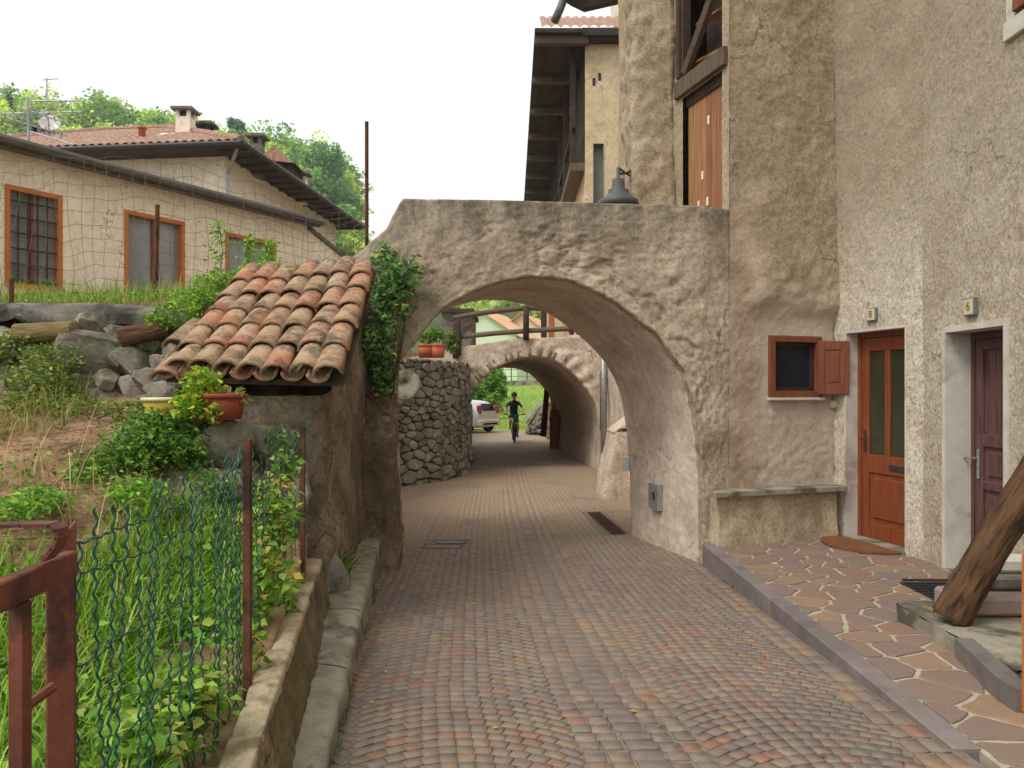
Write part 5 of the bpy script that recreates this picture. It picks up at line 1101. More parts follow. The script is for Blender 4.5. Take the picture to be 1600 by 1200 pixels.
# ================================================================== wall between the two arches on the right
hc = thing('passage_wall', 'tan plastered wall of the passage between the two arches', 'wall', (2.4, 13, -.3))
V, F, Mc, _ = grid_wall((2.06, 17.8), (2.06, 9.0), -.5, 3.3, [], .12, lambda V: fbm(V, 1, 4, 2) * .05); add('wall', npmesh('wall', V, F, True), M['arch2'], hc)
MB().prism([(2.06, 9.0), (2.7, 9.0), (2.7, 17.8), (2.06, 17.8)], 3.3, 3.4).build('top', M['concrete'], hc)
V, F = roughbox(1.5, 2.3, 12.75, 13.9, -.5, .8, .09, lambda V: fbm(V, 2, 4, 5) * .05); V[:, 0] += np.where(V[:, 0] < 1.9, .22 * sstep(-.4, 1.0, V[:, 2]), 0); b_ = MB()
add('buttress', npmesh('buttress', V, F, True), M['arch2'], hc); MB().raw([(1.7, 12.8, .78), (2.2, 12.8, 1.15), (2.2, 13.85, 1.15), (1.7, 13.85, .78)], [(0, 1, 2, 3)]).build('buttress_top', M['arch2'], hc)
MB().tube([(1.96, 16.4, 2.9), (1.96, 16.4, .15)], .07, 8).build('downpipe', M['galv'], hc, True)
MB().tube([(1.98, 17.0, 1.9), (1.98, 17.0, .6)], .04, 6).build('rusty_pipe', M['rust'], hc, True)
# ================================================================== second archway with its tunnel and railing
AR2 = px_curve([(725,760),(725,736),(721,690),(723,650),(732,618),(750,595),(770,577),(790,565),(812,559),(837,557),(862,562),(882,572),(900,587),(917,607),(930,630),(937,655),(939,680),(934,736),(934,760)], 17.7)
AR2 = smooth_path(AR2, 160, 15)
OUT2 = [(-3.4, -.8), (-3.4, 1.0), (-3.4, 2.0), (-1.3, 2.45), (0, 2.66), (1.6, 2.72), (2.12, 2.72), (2.12, 1.0), (2.12, -.8)]
K2 = ([0, .2, .36, .5, .66, .82, 1], [0, .16, .38, .56, .66, .78, 1])
def a2disp(V, d):
    x, z = V[:, 0], V[:, 2]; r = np.hypot(x - .45, z - .9); ang = np.arctan2(z - .9, x - .45)
    vs_ = sstep(1.75, 1.66, r) * sstep(1.36, 1.4, r) * (V[:, 1] < 17.85) * sstep(1.4, 1.7, z)
    return fbm(V, 1, 4, 1) * .05 + fbm(V, 4, 4, 2) * .025 + vs_ * (np.sin(ang * 30 + fbm(V, 3, 2, 4) * 3) * .03)
V, F = arch_shell(AR2, OUT2, K2, lambda x: 17.7 + 0 * x, (-.62, 9.4, .02), 150, 30, 30, .06, a2disp, .03)
a2 = thing('tunnel_archway', 'second archway further down the lane opening into a dark tunnel', 'archway', (.5, 20, -.4)); vault(V, F, 150, 30, 30, M['arch2'], M['litsoffit'], a2)
VS = [stonemesh('voussoir', 300 + i, .2, .12) for i in range(5)]
for q_ in VS: q_.materials.append(M['mortar'])
rb = MB()
for i in range(13):                                # rubble voussoirs round the ring
    t = math.radians(62 + i * 7.5 + rs.uniform(-2, 2)); x, z = .47 + 1.55 * math.cos(t), .86 + 1.5 * math.sin(t)
    add('voussoir', VS[i % 5], None, a2, TRS((x, 17.715, z), (0, -t + math.pi / 2 + rs.uniform(-.2, .2), 0), (rs.uniform(.06, .11), .1, rs.uniform(.13, .22))))
# darker ribs and posts inside the tunnel
def rib(y_, px0, px1):
    b = MB(); x0, x1 = (px0 - 800) / FPX * y_, (px1 - 800) / FPX * y_; b.box((x0, y_, -.6), (x1, y_ + .5, 2.2)); return b
rib(25.6, 862, 880).build('inner_pier', M['farplaster'], a2)
rib(21.5, 905, 935).build('inner_pier', M['shelterwall'], a2); rib(26.2, 716, 734).build('inner_pier', M['darkwood'], a2)
dp = thing('leaning_post', 'dark leaning timber post at the far end of the tunnel', 'post', P(850, 676, 26.6)); MB().tube([P(849, 682, 26.6), P(852, 640, 26.6), P(857, 575, 26.6)], [.12, .11, .09], 6).build('post', M['darkwood'], dp)
M['orangepost'] = noisy('orange brown corten', S(148,84,50), S(178,108,70), 4, 30, .3, .004, .7, c3=S(120,70,48), s3=3)
tp = thing('rust_column', 'short thick rust orange column standing in the tunnel on the right', 'column', P(868, 702, 24.9)); MB().lathe([(.19, 0), (.19, 1.0), (.205, 1.01), (.205, 1.07), (.19, 1.08), (.18, 1.3), (0, 1.3)], 16, Matrix.Translation(P(868, 703, 24.9))).build('drum', M['orangepost'], tp, True)
rl = thing('wooden_railing', 'weathered round timber railing along the top of the second arch', 'railing', (.3, 17.75, 2.5))
YR = 17.62
for px, pt, pb in ((712, 506, 560), (716, 498, 556), (822, 478, 532), (925, 500, 530)): 
    MB().tube([P(px, pb, YR), P(px, pt, YR)], .07, 8).build('post', M['darkwood'], rl, True)
for pts in (((708, 497), (760, 488), (822, 481), (880, 483), (930, 487)), ((712, 527), (770, 521), (822, 517), (880, 514), (926, 512))):
    MB().tube([P(a, b_, YR + .08) for a, b_ in pts], .06, 8).build('rail', M['greywood'], rl, True)
for px, col_ in ((893, (150, 40, 110)), (904, (170, 60, 60)), (912, (96, 40, 96))): o = MB().lathe([(.05, 0), (.11, .14), (.1, .22), (0, .24)], 10, Matrix.Translation(P(px, 523, 18.0))).build('flower_clump', flat('flower %d' % px, S(*col_), .7), None, True); tag(o, 'tuft of %s flowers behind the bridge railing' % ('magenta' if px == 893 else 'red' if px == 904 else 'purple'), 'flowers', 'flowers on the bridge')
# ================================================================== rounded field stone wall left of the second arch
sw_ = thing('field_stone_wall', 'curved wall of grey field stones between the two arches', 'stone wall', (-1.8, 15.5, -.35))
wp = [(-3.6, 14.3), (-2.9, 14.35), (-2.2, 14.6), (-1.55, 15.45), (-1.15, 16.6), (-1.0, 17.9)]
wpath = smooth_path(wp, 120, 8); q, dpar = path_eval(wpath, np.linspace(0, 1, 300)); Lw = np.linalg.norm(np.diff(q, axis=0), axis=1).sum()
def wpt(s): 
    p, _ = path_eval(wpath, np.array([max(0, min(1, s)), max(0, min(1, s + .01)), max(0, min(1, s - .01))])); t = p[1] - p[2]; return p[0], t / np.linalg.norm(t)
V = np.concatenate([np.c_[q[::6], np.full(50, z)] for z in np.linspace(-.6, 2.08, 10)]); V[:, 0] -= .02; V[:, 1] += .03; add('core', npmesh('core', V, gridfaces(10, 50), True), M['mortar'], sw_)
V = np.concatenate([np.c_[q[::6], np.full(50, 2.06)], np.c_[q[::6] + np.array([[-1.2, 1.2]]), np.full(50, 2.02)]]); add('top', npmesh('top', V, gridfaces(2, 50), True), M['mortar'], sw_)
rw = random.Random(17); WS = []
k_ = 0
while k_ < 9000 and len(WS) < 300:
    k_ += 1; c_ = (rw.uniform(0, Lw), rw.uniform(-.5, 2.1)); dm = rw.choice((.13, .17, .21, .27)) * (1.25 if c_[1] < .1 else 1)
    if all(math.hypot((c_[0] - a[0]) * .72, (c_[1] - a[1]) * 1.2) > dm for a in WS): WS.append(c_)
for i, a in enumerate(WS):
    poly = [(0, -.6), (Lw, -.6), (Lw, 2.1), (0, 2.1)]
    for j, b_ in enumerate(WS):
        dx, dz = b_[0] - a[0], b_[1] - a[1]
        if j != i and abs(dx) < 1 and abs(dz) < .8:
            nx, nz2 = dx * .52, dz * 1.44; l = math.hypot(nx, nz2); g_ = rw.uniform(.004, .012); poly = clip(poly, (a[0] + b_[0]) / 2 - nx / l * g_, (a[1] + b_[1]) / 2 - nz2 / l * g_, nx, nz2)
    if len(poly) < 3: continue
    pts = []
    for k in range(len(poly)):
        p, q_ = poly[k], poly[(k + 1) % len(poly)]
        if math.hypot(p[0] - q_[0], p[1] - q_[1]) > .03: pts += [(p[0] * .8 + q_[0] * .2, p[1] * .8 + q_[1] * .2), (p[0] * .2 + q_[0] * .8, p[1] * .2 + q_[1] * .8)]
    if len(pts) < 5: continue
    cx, cz = sum(p[0] for p in pts) / len(pts), sum(p[1] for p in pts) / len(pts); pr = rw.uniform(.0, .05); V = []; n_ = len(pts); tx_, tz_ = rw.uniform(-.25, .25), rw.uniform(-.25, .25)
    for f_, out_ in ((1.0, -.09), (.985, -.01 + pr), (.90, .03 + pr), (.4, .036 + pr)):
        for p in pts:
            ss, zz_ = cx + (p[0] - cx) * f_, cz + (p[1] - cz) * f_; w2, t2 = wpt(ss / Lw); oo = out_ + (rw.uniform(-.006, .006) + (p[0] - cx) * tx_ * .3 + (p[1] - cz) * tz_ * .3 if out_ > 0 else 0) + .05 * (1 - (zz_ + .4) / 2.4); V.append((w2[0] + t2[1] * oo, w2[1] - t2[0] * oo, zz_))
    MB().raw(V, [(r * n_ + k, r * n_ + (k + 1) % n_, (r + 1) * n_ + (k + 1) % n_, (r + 1) * n_ + k) for r in range(3) for k in range(n_)] + [tuple(range(3 * n_, 4 * n_))]).build('stone', M['stone'], sw_)
mst = thing('millstone_disc', 'round pale stone disc hung on the field stone wall by the left pier', 'stone disc', P(636, 626, 13.6)); Mm = frame(P(634, 602, 13.9), (.9, -.3, 0), (.3, -.9, .1))
MB().lathe([(0, -.05), (.27, -.05), (.28, -.03), (.28, .03), (.26, .045), (.2, .03), (.08, .03), (.07, .0), (0, 0)], 26, Mm).build('disc', M['concrete'], mst, True)
for i, (px, lab) in enumerate(((665, 'left terracotta trough pot on the field stone wall'), (684, 'right terracotta trough pot on the field stone wall'))):
    pot('terracotta_pot', lab, tuple(Vector(P(px, 559, 14.85))), .155, .26, M['terracotta'])
# ================================================================== beyond the tunnel
lwn = np.stack([np.tile(np.linspace(-9, 14, 40), 30), np.repeat(np.linspace(36.5, 66, 30), 40), np.zeros(1200)], 1)
lwn[:, 2] = -.46 + sstep(36, 58, lwn[:, 1]) * 2.2 + fbm(lwn, .5, 3, 4) * .1; lawn = add('lawn', npmesh('lawn', lwn, gridfaces(30, 40), True), M['lawn']); tag(lawn, kind='structure')
def lawn_z(y): return -.46 + float(sstep(36, 58, np.array(y))) * 2.2
o = thing('concrete_boundary_wall', 'pale low concrete wall at the top of the lawn', 'wall', (1, 56, 1.2)); MB().prism([(-1.5, 56.3), (9, 55.2), (9, 55.6), (-1.5, 56.7)], 1.0, 2.1).build('wall', M['concrete'], o)
cf = thing('mesh_garden_fence', 'thin wire fence with posts on the far boundary wall', 'fence', (1, 56.2, 2.1))
for i in range(9): MB().tube([(-1.2 + i * 1.15, 56.4 - i * .12, 2.0), (-1.2 + i * 1.15, 56.4 - i * .12, 3.9)], .04, 5).build('post', M['darkmetal'], cf)
for z_ in (2.4, 2.9, 3.4, 3.85): MB().tube([(-1.3, 56.4, z_), (9, 55.35, z_)], .018, 4).build('wire', M['wire'], cf)
rt_ = thing('rubble_ramp_wall', 'sloping rubble wall beside the lawn at the tunnel exit', 'stone wall', (1.2, 33, -.45))
MB().raw([P(822, 676, 33.5), P(850, 678, 32.5), P(850, 634, 33), P(838, 645, 33.4), P(824, 664, 33.6), *[tuple(Vector(P(a, b_, 34)) + Vector((.4, 5, 0))) for a, b_ in ((822, 674), (850, 674), (850, 632), (838, 642), (824, 662))]], [(0,1,2,3,4), (4,3,8,9), (3,2,7,8), (0,4,9,5), (1,6,7,2)]).build('wall', M['mortar'], rt_)
for i in range(26):
    u = rw.random(); pxx = 826 + u * 24; pyy = rw.uniform(676 - u * 38, 674); c = P(pxx, pyy, 33.2 - u * .6); add('stone', STONES[i % 9], None, rt_, TRS(c, (0, rw.uniform(-.2, .2), 0), (.3, .3, .2)))
MB().raw([tuple(Vector(P(a, b_, 33.4)) + Vector((0, -.1 + k * 5, .02 + e))) for k in (0, 1) for e in (0, .1) for a, b_ in ((822, 664), (838, 645), (852, 633))], [(0,1,4,3),(1,2,5,4),(3,4,10,9),(4,5,11,10)]).build('coping', M['concrete'], rt_)
stp = thing('brick_stairs', 'narrow brick steps seen at the right of the tunnel exit', 'stairs', P(856, 676, 30))
for k in range(8): MB().box((1.36, 29.8 + k * .25, -.5), (1.75, 30.05 + k * .25 - .004, -.32 + k * .18)).build('step', M['concrete'] if k % 2 else M['terracotta'], stp)
# houses seen over the bridge
def cottage(name, lab, c, w_, d_, h_, rz, mat, rot, over=.5, wins=()):
    t = thing(name, lab, 'house', c); Mh = TRS(c, (0, 0, rot)); MB().prism([(-w_/2, -d_/2), (w_/2, -d_/2), (w_/2, d_/2), (-w_/2, d_/2)], -1, h_, Mh).build('wall', mat, t)
    MB().raw([(-w_/2, -d_/2, h_), (-w_/2, d_/2, h_), (-w_/2, 0, h_ + rz), (w_/2, -d_/2, h_), (w_/2, d_/2, h_), (w_/2, 0, h_ + rz)], [(0, 2, 1), (3, 4, 5)], Mh).build('gable', mat, t)
    for s in (-1, 1):
        e = np.array([(-w_/2 - over, s * (d_/2 + over), h_ - over * rz / (d_/2)), (w_/2 + over, s * (d_/2 + over), h_ - over * rz / (d_/2)), (-w_/2 - over, 0, h_ + rz), (w_/2 + over, 0, h_ + rz)])
        V, F = tile_slope(e[0], e[1], e[2], e[3], .25, .06, 5); Mn_ = np.array(Mh); add('roof', npmesh('roof', V @ Mn_[:3, :3].T + Mn_[:3, 3], F), M['peachroof'], t)
    for x, z_ in wins: MB().box((x - .35, -d_/2 - .03, z_ - .5), (x + .35, -d_/2 + .02, z_ + .5), Mh).build('window', M['glass'], t)
    return t
M['peachroof'] = noisy('pale clay roof', S(196,150,118), S(216,176,142), 2, 8, .2, .02); M['mint'] = flat('pale mint render', S(206,220,190), .9); M['creamw'] = flat('cream white render', S(226,216,188), .9)
cottage('mint_house', 'pale mint house with a clay roof seen over the bridge railing', (-1.6, 62, 1.5), 5, 6, 4.2, 1.9, M['mint'], math.radians(70), wins=((0, 3.2),))
cottage('cream_house', 'cream house with a gabled clay roof right of the mint one', (1.6, 66, 1.5), 5.5, 6, 4.0, 2.2, M['creamw'], math.radians(75), wins=((0, 3),))
cottage('red_roof_house', 'small house with a red brown roof right of the cream house', (6.0, 70, 1.5), 5, 6, 3.6, 2.2, M['beige'], math.radians(60))
cottage('valley_house', 'white house partly hidden by the fence above the lawn', (5.5, 80, .8), 7, 6, 2.2, 1.4, M['creamw'], math.radians(5), wins=((-2, 1.3), (0, 1.3), (2, 1.3)))
dh_ = thing('slate_shed', 'dark grey shed wall left behind the bridge railing', 'shed', P(722, 530, 22)); MB().box(P(690, 580, 22), tuple(Vector(P(736, 488, 22)) + Vector((0, 3, 0)))).build('wall', M['cap'], dh_)
MB().box(tuple(Vector(P(688, 488, 21.8))), tuple(Vector(P(740, 482, 21.8)) + Vector((0, 3.4, 0)))).build('roof', M['darkwood'], dh_)
bp = thing('bridge_shelter', 'brown timber posts of a shelter behind the bridge railing', 'shelter', P(855, 525, 24))
for px, pw in ((850, 9), (862, 9)): c0_ = P(px, 530, 24); MB().box((c0_[0] - pw / 2 / FPX * 24, 24, 1.9), (c0_[0] + pw / 2 / FPX * 24, 24.2, 5.4)).build('post', M['darkwood'] if px == 850 else M['orangepost'], bp)
MB().box(P(840, 440, 23.9), tuple(Vector(P(905, 428, 23.9)) + Vector((0, 2, 0)))).build('beam', M['darkwood'], bp)
# ================================================================== parked car
car = thing('parked_car', 'small white hatchback parked beyond the tunnel, seen from behind', 'car', (-1.9, 36.2, -.46))
cf_ = Vector((-.8, .6, 0)).normalized(); rear = Vector((P(764, 600, 34.6)[0], 34.6, float(zs(34.6)))); Mcar = frame(rear, cf_)     # x forward, y left
M['carpaint'] = noisy('white car paint', S(222,222,220), S(232,232,230), 2, 20, .0, .001, .25, spec=.5)
# stations along the length: x, half width low, half width at waist, half width roof, z sill, z waist, z roof
stn = [(0.0,.62,.70,.50,.34,.92,.98),(.05,.74,.76,.58,.26,.93,1.05),(.25,.79,.80,.60,.22,.94,1.36),(.6,.80,.82,.60,.2,.94,1.46),(1.4,.81,.83,.61,.2,.93,1.49),(2.2,.81,.83,.59,.2,.92,1.44),(2.75,.81,.83,.62,.2,.92,1.02),(3.3,.80,.80,.64,.22,.80,.92),(3.75,.74,.74,.6,.26,.68,.78),(3.9,.6,.62,.5,.34,.6,.64)]
V = []; prof_n = 12
for x, a_, b_, c_, z0, z1, z2 in stn:
    half = [(a_ * .9, z0), (a_, z0 + .1), (b_, (z0 + z1) / 2), (b_ * .985, z1), (c_ + .06, z2 - .1), (c_ * .72, z2)]
    V += [(x, y_, z_) for y_, z_ in half] + [(x, -y_, z_) for y_, z_ in half[::-1]]
F = [(i*12+k, i*12+(k+1) % 12, (i+1)*12+(k+1) % 12, (i+1)*12+k) for i in range(len(stn)-1) for k in range(12)] + [tuple(range(12))[::-1], tuple((len(stn)-1)*12 + k for k in range(12))]
Vn = np.array(V) @ np.array(Mcar)[:3, :3].T + np.array(Mcar)[:3, 3]
o = add('body', npmesh('body', Vn, F, True), M['carpaint'], car); sb = o.modifiers.new('s', 'SUBSURF'); sb.levels = sb.render_levels = 2
tl = MB().raw([(.035,-.46,1.0),(.035,.46,1.0),(.19,.40,1.31),(.19,-.40,1.31)], [(3,2,1,0)], Mcar @ Matrix.Translation((-.03, 0, 0))).build('rear_window', M['glass'], car)
M['taillight'] = flat('red lamp lens', S(150,70,72), .25)
for s in (-1, 1):
    MB().box((-.03, s * .53, .86), (.16, s * .70, 1.24), Mcar, .03).build('tail_light', M['taillight'], car)
    MB().box((-.05, s * .42, .4), (.0, s * .62, .46), Mcar, .01).build('reflector', M['taillight'], car)
    MB().raw([(.35, s*.79, .97), (1.3, s*.81, .97), (1.3, s*.70, 1.36), (.55, s*.68, 1.34)], [(0,1,2,3) if s > 0 else (3,2,1,0)], Mcar).build('side_window', M['glass'], car)
    for xw_ in (.62, 3.1):
        wm_ = Mcar @ Matrix.Translation((xw_, s * .72, .3)) @ Matrix.Rotation(math.radians(90), 4, 'X'); wh = MB().lathe([(.19, -.09), (.27, -.1), (.3, -.06), (.3, .06), (.27, .1), (.19, .09)], 24, wm_).build('wheel', M['rubber'], car, True)
        MB().lathe([(0, -.07), (.19, -.08), (.2, -.04), (.2, .04), (.19, .08), (0, .07)], 16, wm_).build('rim', M['galv'], wh, True)
MB().box((-.09, -.74, .3), (.1, .74, .6), Mcar, .06).build('bumper', M['carpaint'], car); MB().box((-.105, -.26, .46), (-.085, .26, .57), Mcar).build('number_plate', M['white'], car); MB().box((-.1, -.5, .36), (-.085, .5, .45), Mcar).build('bumper_grille', M['black'], car)
# ================================================================== cyclist and bicycle
BX, BY = P(803, 690, 28.6)[0], 28.6; BZ = float(zs(BY)) + .004; Mk = TRS((BX, BY, BZ), (0, 0, math.radians(3)))
bk = thing('bicycle', 'mountain bicycle ridden towards us out of the tunnel exit', 'bicycle', (BX, BY, BZ))
M['bikeblue'] = flat('blue green bike paint', S(40,120,150), .35)
def T(*q): return [tuple(Mk @ Vector(p)) for p in q]
R_ = .36
for yc, nm in ((-.56, 'front'), (.56, 'rear')):
    wm_ = Mk @ Matrix.Translation((0, yc, R_)) @ Matrix.Rotation(math.radians(90), 4, 'Y'); ring = [(R_ - .03 + .028 * math.cos(t), .028 * math.sin(t)) for t in np.linspace(0, 2 * math.pi, 9)]
    wh = MB().lathe(ring, 32, wm_).build('wheel', M['rubber'], bk, True); MB().lathe([(R_ - .075, -.012), (R_ - .045, -.014), (R_ - .045, .014), (R_ - .075, .012), (R_ - .075, -.012)], 32, wm_).build('rim', M['darkmetal'], wh, True)
    b = MB()
    for k in range(14): t = k * 2 * math.pi / 14; b.tube([tuple(wm_ @ Vector((0, 0, .02 * (-1) ** k))), tuple(wm_ @ Vector(((R_ - .07) * math.cos(t), (R_ - .07) * math.sin(t), 0)))], .003, 3)
    b.tube([tuple(wm_ @ Vector((0, 0, -.05))), tuple(wm_ @ Vector((0, 0, .05)))], .02, 8); b.build('spokes', M['galv'], wh)
b = MB(); b.tube(T((0, -.42, .78), (0, .08, .33)), .03, 8).tube(T((0, -.40, .86), (0, .22, .80)), .026, 8).tube(T((0, .08, .33), (0, .26, .92)), .024, 8)
for s in (-.05, .05): b.tube(T((s, .56, R_), (s * .6, .08, .33)), .013, 6).tube(T((s, .56, R_), (s * .4, .23, .78)), .011, 6)
b.build('frame', M['bikeblue'], bk, True)
b = MB()
for s in (-.06, .06): b.tube(T((s, -.57, R_), (s, -.47, .68)), .02, 8)
b.tube(T((-.07, -.47, .68), (.07, -.47, .68)), .025, 6).tube(T((0, -.47, .68), (0, -.40, .98)), .024, 8); b.build('fork', M['darkmetal'], bk, True)
MB().tube(T((-.37, -.34, 1.03), (-.12, -.41, 1.0), (.12, -.41, 1.0), (.37, -.34, 1.03)), .016, 6).build('handlebar', M['bikeblue'], bk, True)
for s in (-1, 1): MB().tube(T((s * .26, -.37, 1.02), (s * .38, -.335, 1.032)), .021, 8).build('grip', M['rubber'], bk, True)
MB().box((-.075, .14, .93), (.075, .40, .985), Mk, .03).build('saddle', M['rubber'], bk)
b = MB(); b.tube(T((-.09, .08, .33), (.09, .08, .33)), .03, 8).tube(T((-.09, .08, .33), (-.1, .03, .49)), .014, 5).tube(T((.09, .08, .33), (.1, .13, .17)), .014, 5); b.build('crank', M['galv'], bk)
MB().box((-.2, -.02, .475), (-.1, .08, .5), Mk).build('pedal', M['black'], bk); MB().box((.1, .08, .155), (.2, .18, .18), Mk).build('pedal', M['black'], bk)
person = None
SK = {'hip': ((0, .24, 1.03), (.145, .12)), 'waist': ((0, .14, 1.2), (.135, .105)), 'chest': ((0, .0, 1.38), (.165, .12)), 'neckb': ((0, -.07, 1.5), (.085, .075)), 'neck': ((0, -.1, 1.56), (.055, .055)), 'chin': ((0, -.13, 1.62), (.062, .07)), 'head': ((0, -.125, 1.69), (.078, .095)), 'crown': ((0, -.115, 1.77), (.06, .075))}
ED = [('hip', 'waist'), ('waist', 'chest'), ('chest', 'neckb'), ('neckb', 'neck'), ('neck', 'chin'), ('chin', 'head'), ('head', 'crown')]; TG = {}
for s, sx in (('l', -1), ('r', 1)):
    SK['sh' + s] = ((sx * .185, -.02, 1.44), (.062, .06)); SK['el' + s] = ((sx * .335, -.10, 1.23), (.042, .042)); SK['wr' + s] = ((sx * .325, -.315, 1.075), (.029, .026)); SK['pa' + s] = ((sx * .32, -.36, 1.06), (.04, .026))
    up = sx < 0
    SK['th' + s] = ((sx * .095, .22, .98), (.095, .09)); SK['kn' + s] = ((sx * .135, -.2 if up else -.1, .80 if up else .60), (.058, .06)); SK['ca' + s] = ((sx * .135, -.07 if up else .04, .66 if up else .43), (.052, .055)); SK['an' + s] = ((sx * .135, .07 if up else .17, .565 if up else .24), (.034, .036)); SK['to' + s] = ((sx * .14, -.08 if up else .02, .525 if up else .205), (.042, .03))
    ED += [('chest', 'sh' + s), ('sh' + s, 'el' + s), ('el' + s, 'wr' + s), ('wr' + s, 'pa' + s), ('hip', 'th' + s), ('th' + s, 'kn' + s), ('kn' + s, 'ca' + s), ('ca' + s, 'an' + s), ('an' + s, 'to' + s)]
    for k in range(4):                                # fingers closing over the grip
        xo = sx * (.29 + k * .022); SK['f%d%s' % (k, s)] = ((xo, -.40 - .004 * (k % 2), 1.062), (.011, .011)); SK['g%d%s' % (k, s)] = ((xo, -.408, 1.025), (.0095, .0095)); ED += [('pa' + s, 'f%d%s' % (k, s)), ('f%d%s' % (k, s), 'g%d%s' % (k, s))]
    SK['t' + s] = ((sx * .275, -.352, 1.032), (.011, .011)); ED.append(('pa' + s, 't' + s))
names = list(SK); me = bpy.data.meshes.new('body'); me.from_pydata([SK[n][0] for n in names], [(names.index(a), names.index(b_)) for a, b_ in ED], [])
tmp = bpy.data.objects.new('tmp', me); C.objects.link(tmp); md = tmp.modifiers.new('k', 'SKIN'); md.use_smooth_shade = True
for i, n in enumerate(names): me.skin_vertices[0].data[i].radius = SK[n][1]
me.skin_vertices[0].data[0].use_root = True; s2 = tmp.modifiers.new('s', 'SUBSURF'); s2.levels = s2.render_levels = 2
dg_ = bpy.context.evaluated_depsgraph_get(); bm_ = bpy.data.meshes.new_from_object(tmp.evaluated_get(dg_)); bpy.data.objects.remove(tmp)
bm_.name = 'person'; skin = flat('skin', S(206,156,126), .55); shirt = noisy('dark cycling jersey', S(48,50,66), S(66,68,86), 12, 60, .3, .004, .85); shorts = noisy('black shorts', S(26,28,34), S(40,42,50), 12, 60, .3, .004, .85); shoe = flat('black shoe', S(28,28,30), .6)
bm_.materials.clear()
for m_ in (skin, shirt, shorts, shoe): bm_.materials.append(m_)
eds = [(np.array(SK[a][0]), np.array(SK[b_][0]), a, b_) for a, b_ in ED]
for p in bm_.polygons:
    c = np.array(p.center); best = None
    for a, b_, na, nb_ in eds:
        t = np.clip(((c - a) @ (b_ - a)) / ((b_ - a) @ (b_ - a)), 0, 1); d = np.linalg.norm(c - a - t * (b_ - a))
        if best is None or d < best[0]: best = (d, na, nb_, t)
    _, na, nb_, t = best; k = 0
    if na in ('waist', 'chest') or (na == 'hip' and nb_ == 'waist' and t > .3) or (na[:2] == 'sh' and t < .75): k = 1
    if nb_ == 'neck' or na == 'neckb': k = 0 if c[2] > 1.535 else 1
    if (na == 'hip' and not (nb_ == 'waist' and t > .3)) or (na[:2] == 'th' and t < .8): k = 2
    if na[:2] == 'an' or (na[:2] == 'ca' and t > .85): k = 3
    p.material_index = k
person = add('person', bm_, None, None, Mk); tag(person, 'cyclist in dark jersey, black shorts and helmet riding towards us', 'person')
Mh_ = Mk @ Matrix.Translation((0, -.12, 1.71))
M['helmet'] = flat('dark teal helmet', S(34,52,58), .4)
prof = [(.105, -.01), (.112, .02), (.11, .06), (.09, .105), (.05, .135), (0, .143)]
he = MB().lathe(prof, 18, Mh_ @ Matrix.Diagonal((1, 1.25, 1, 1))).build('helmet', M['helmet'], person, True)
for s in (-1, 1): MB().box((s * .03 - .007, -.16, .03), (s * .03 + .007, .06, .147), Mh_ @ Matrix.Diagonal((1, .85, 1, 1)), .004).build('vent', M['black'], he)
hb_ = [('nose', (0, -.108, -.02), (.014, .022, .022)), ('eye', (-.03, -.088, .005), (.013, .01, .008)), ('eye', (.03, -.088, .005), (.013, .01, .008)), ('mouth', (0, -.094, -.06), (.026, .01, .007)), ('ear', (-.082, 0, -.02), (.012, .022, .032)), ('ear', (.082, 0, -.02), (.012, .022, .032))]
for nm, c, s in hb_: add(nm, stonemesh(nm, 3, 1.0, .0, 3), skin if nm in ('nose', 'ear') else (M['black'] if nm == 'eye' else flat('lips', S(140,80,70), .5)), person, Mk @ Matrix.Translation((0, -.12, 1.69)) @ TRS(c, (0, 0, 0), tuple(2 * q for q in s)))
# ================================================================== things on the porch
M['coir'] = noisy('coir mat', S(112,70,44), S(138,92,62), 20, 160, 1.0, .008, .95)
dc = Vector((3.30, 7.28, 0)); ddir = Vector((.2417, -1, 0)).normalized(); Md = frame((3.44, 7.43, .008), ddir)
o = MB().prism([(-.45, .0)] + [(-.45 * math.cos(t), -.40 * math.sin(t)) for t in np.linspace(0.05, math.pi - .05, 18)] + [(.45, 0)], 0, .02, Md).build('doormat', M['coir']); tag(o, 'brown half round coir doormat before the orange door', 'doormat')
rm = thing('rubber_mat', 'black ribbed rubber mat before the plum door', 'doormat', (3.05, 5.9, 0)); x0, y0 = 3.0, 5.32
MB().box((3.02, 5.32, .006), (3.48, 5.98, .014)).build('base', M['rubber'], rm)
for i in range(9):
    for j in range(6): MB().box((3.03 + j * .074, 5.335 + i * .071, .014), (3.03 + j * .074 + .055, 5.335 + i * .071 + .028, .024), Matrix.Translation((0, 0, 0))).build('rib', M['rubber'], rm)
o = MB().tube([(3.06, 6.02, .02), (3.5, 6.0, .022)], .011, 6).build('stick', M['darkwood']); tag(o, 'thin dark stick lying along the far edge of the rubber mat', 'stick')
pf = thing('concrete_platform', 'low rough concrete platform with a grey porphyry edge by the right border', 'platform', (3.1, 4.4, 0))
V, F = roughbox(2.53, 3.66, 3.86, 5.1, -.05, .105, .05, lambda V: fbm(V, 7, 4, 3) * .03); add('rough_edge', npmesh('rough_edge', V, F, True), M['concrete'], pf)
tx = np.linspace(2.54, 3.64, 30); ty = np.linspace(3.87, 5.09, 30); TX, TY = np.meshgrid(tx, ty); tp_ = np.stack([TX.ravel(), TY.ravel(), 0 * TX.ravel() + .103], 1); tp_[:, 2] += fbm(tp_, 6, 4, 5) * .012; add('top', npmesh('top', tp_, gridfaces(30, 30), True), M['concrete'], pf)
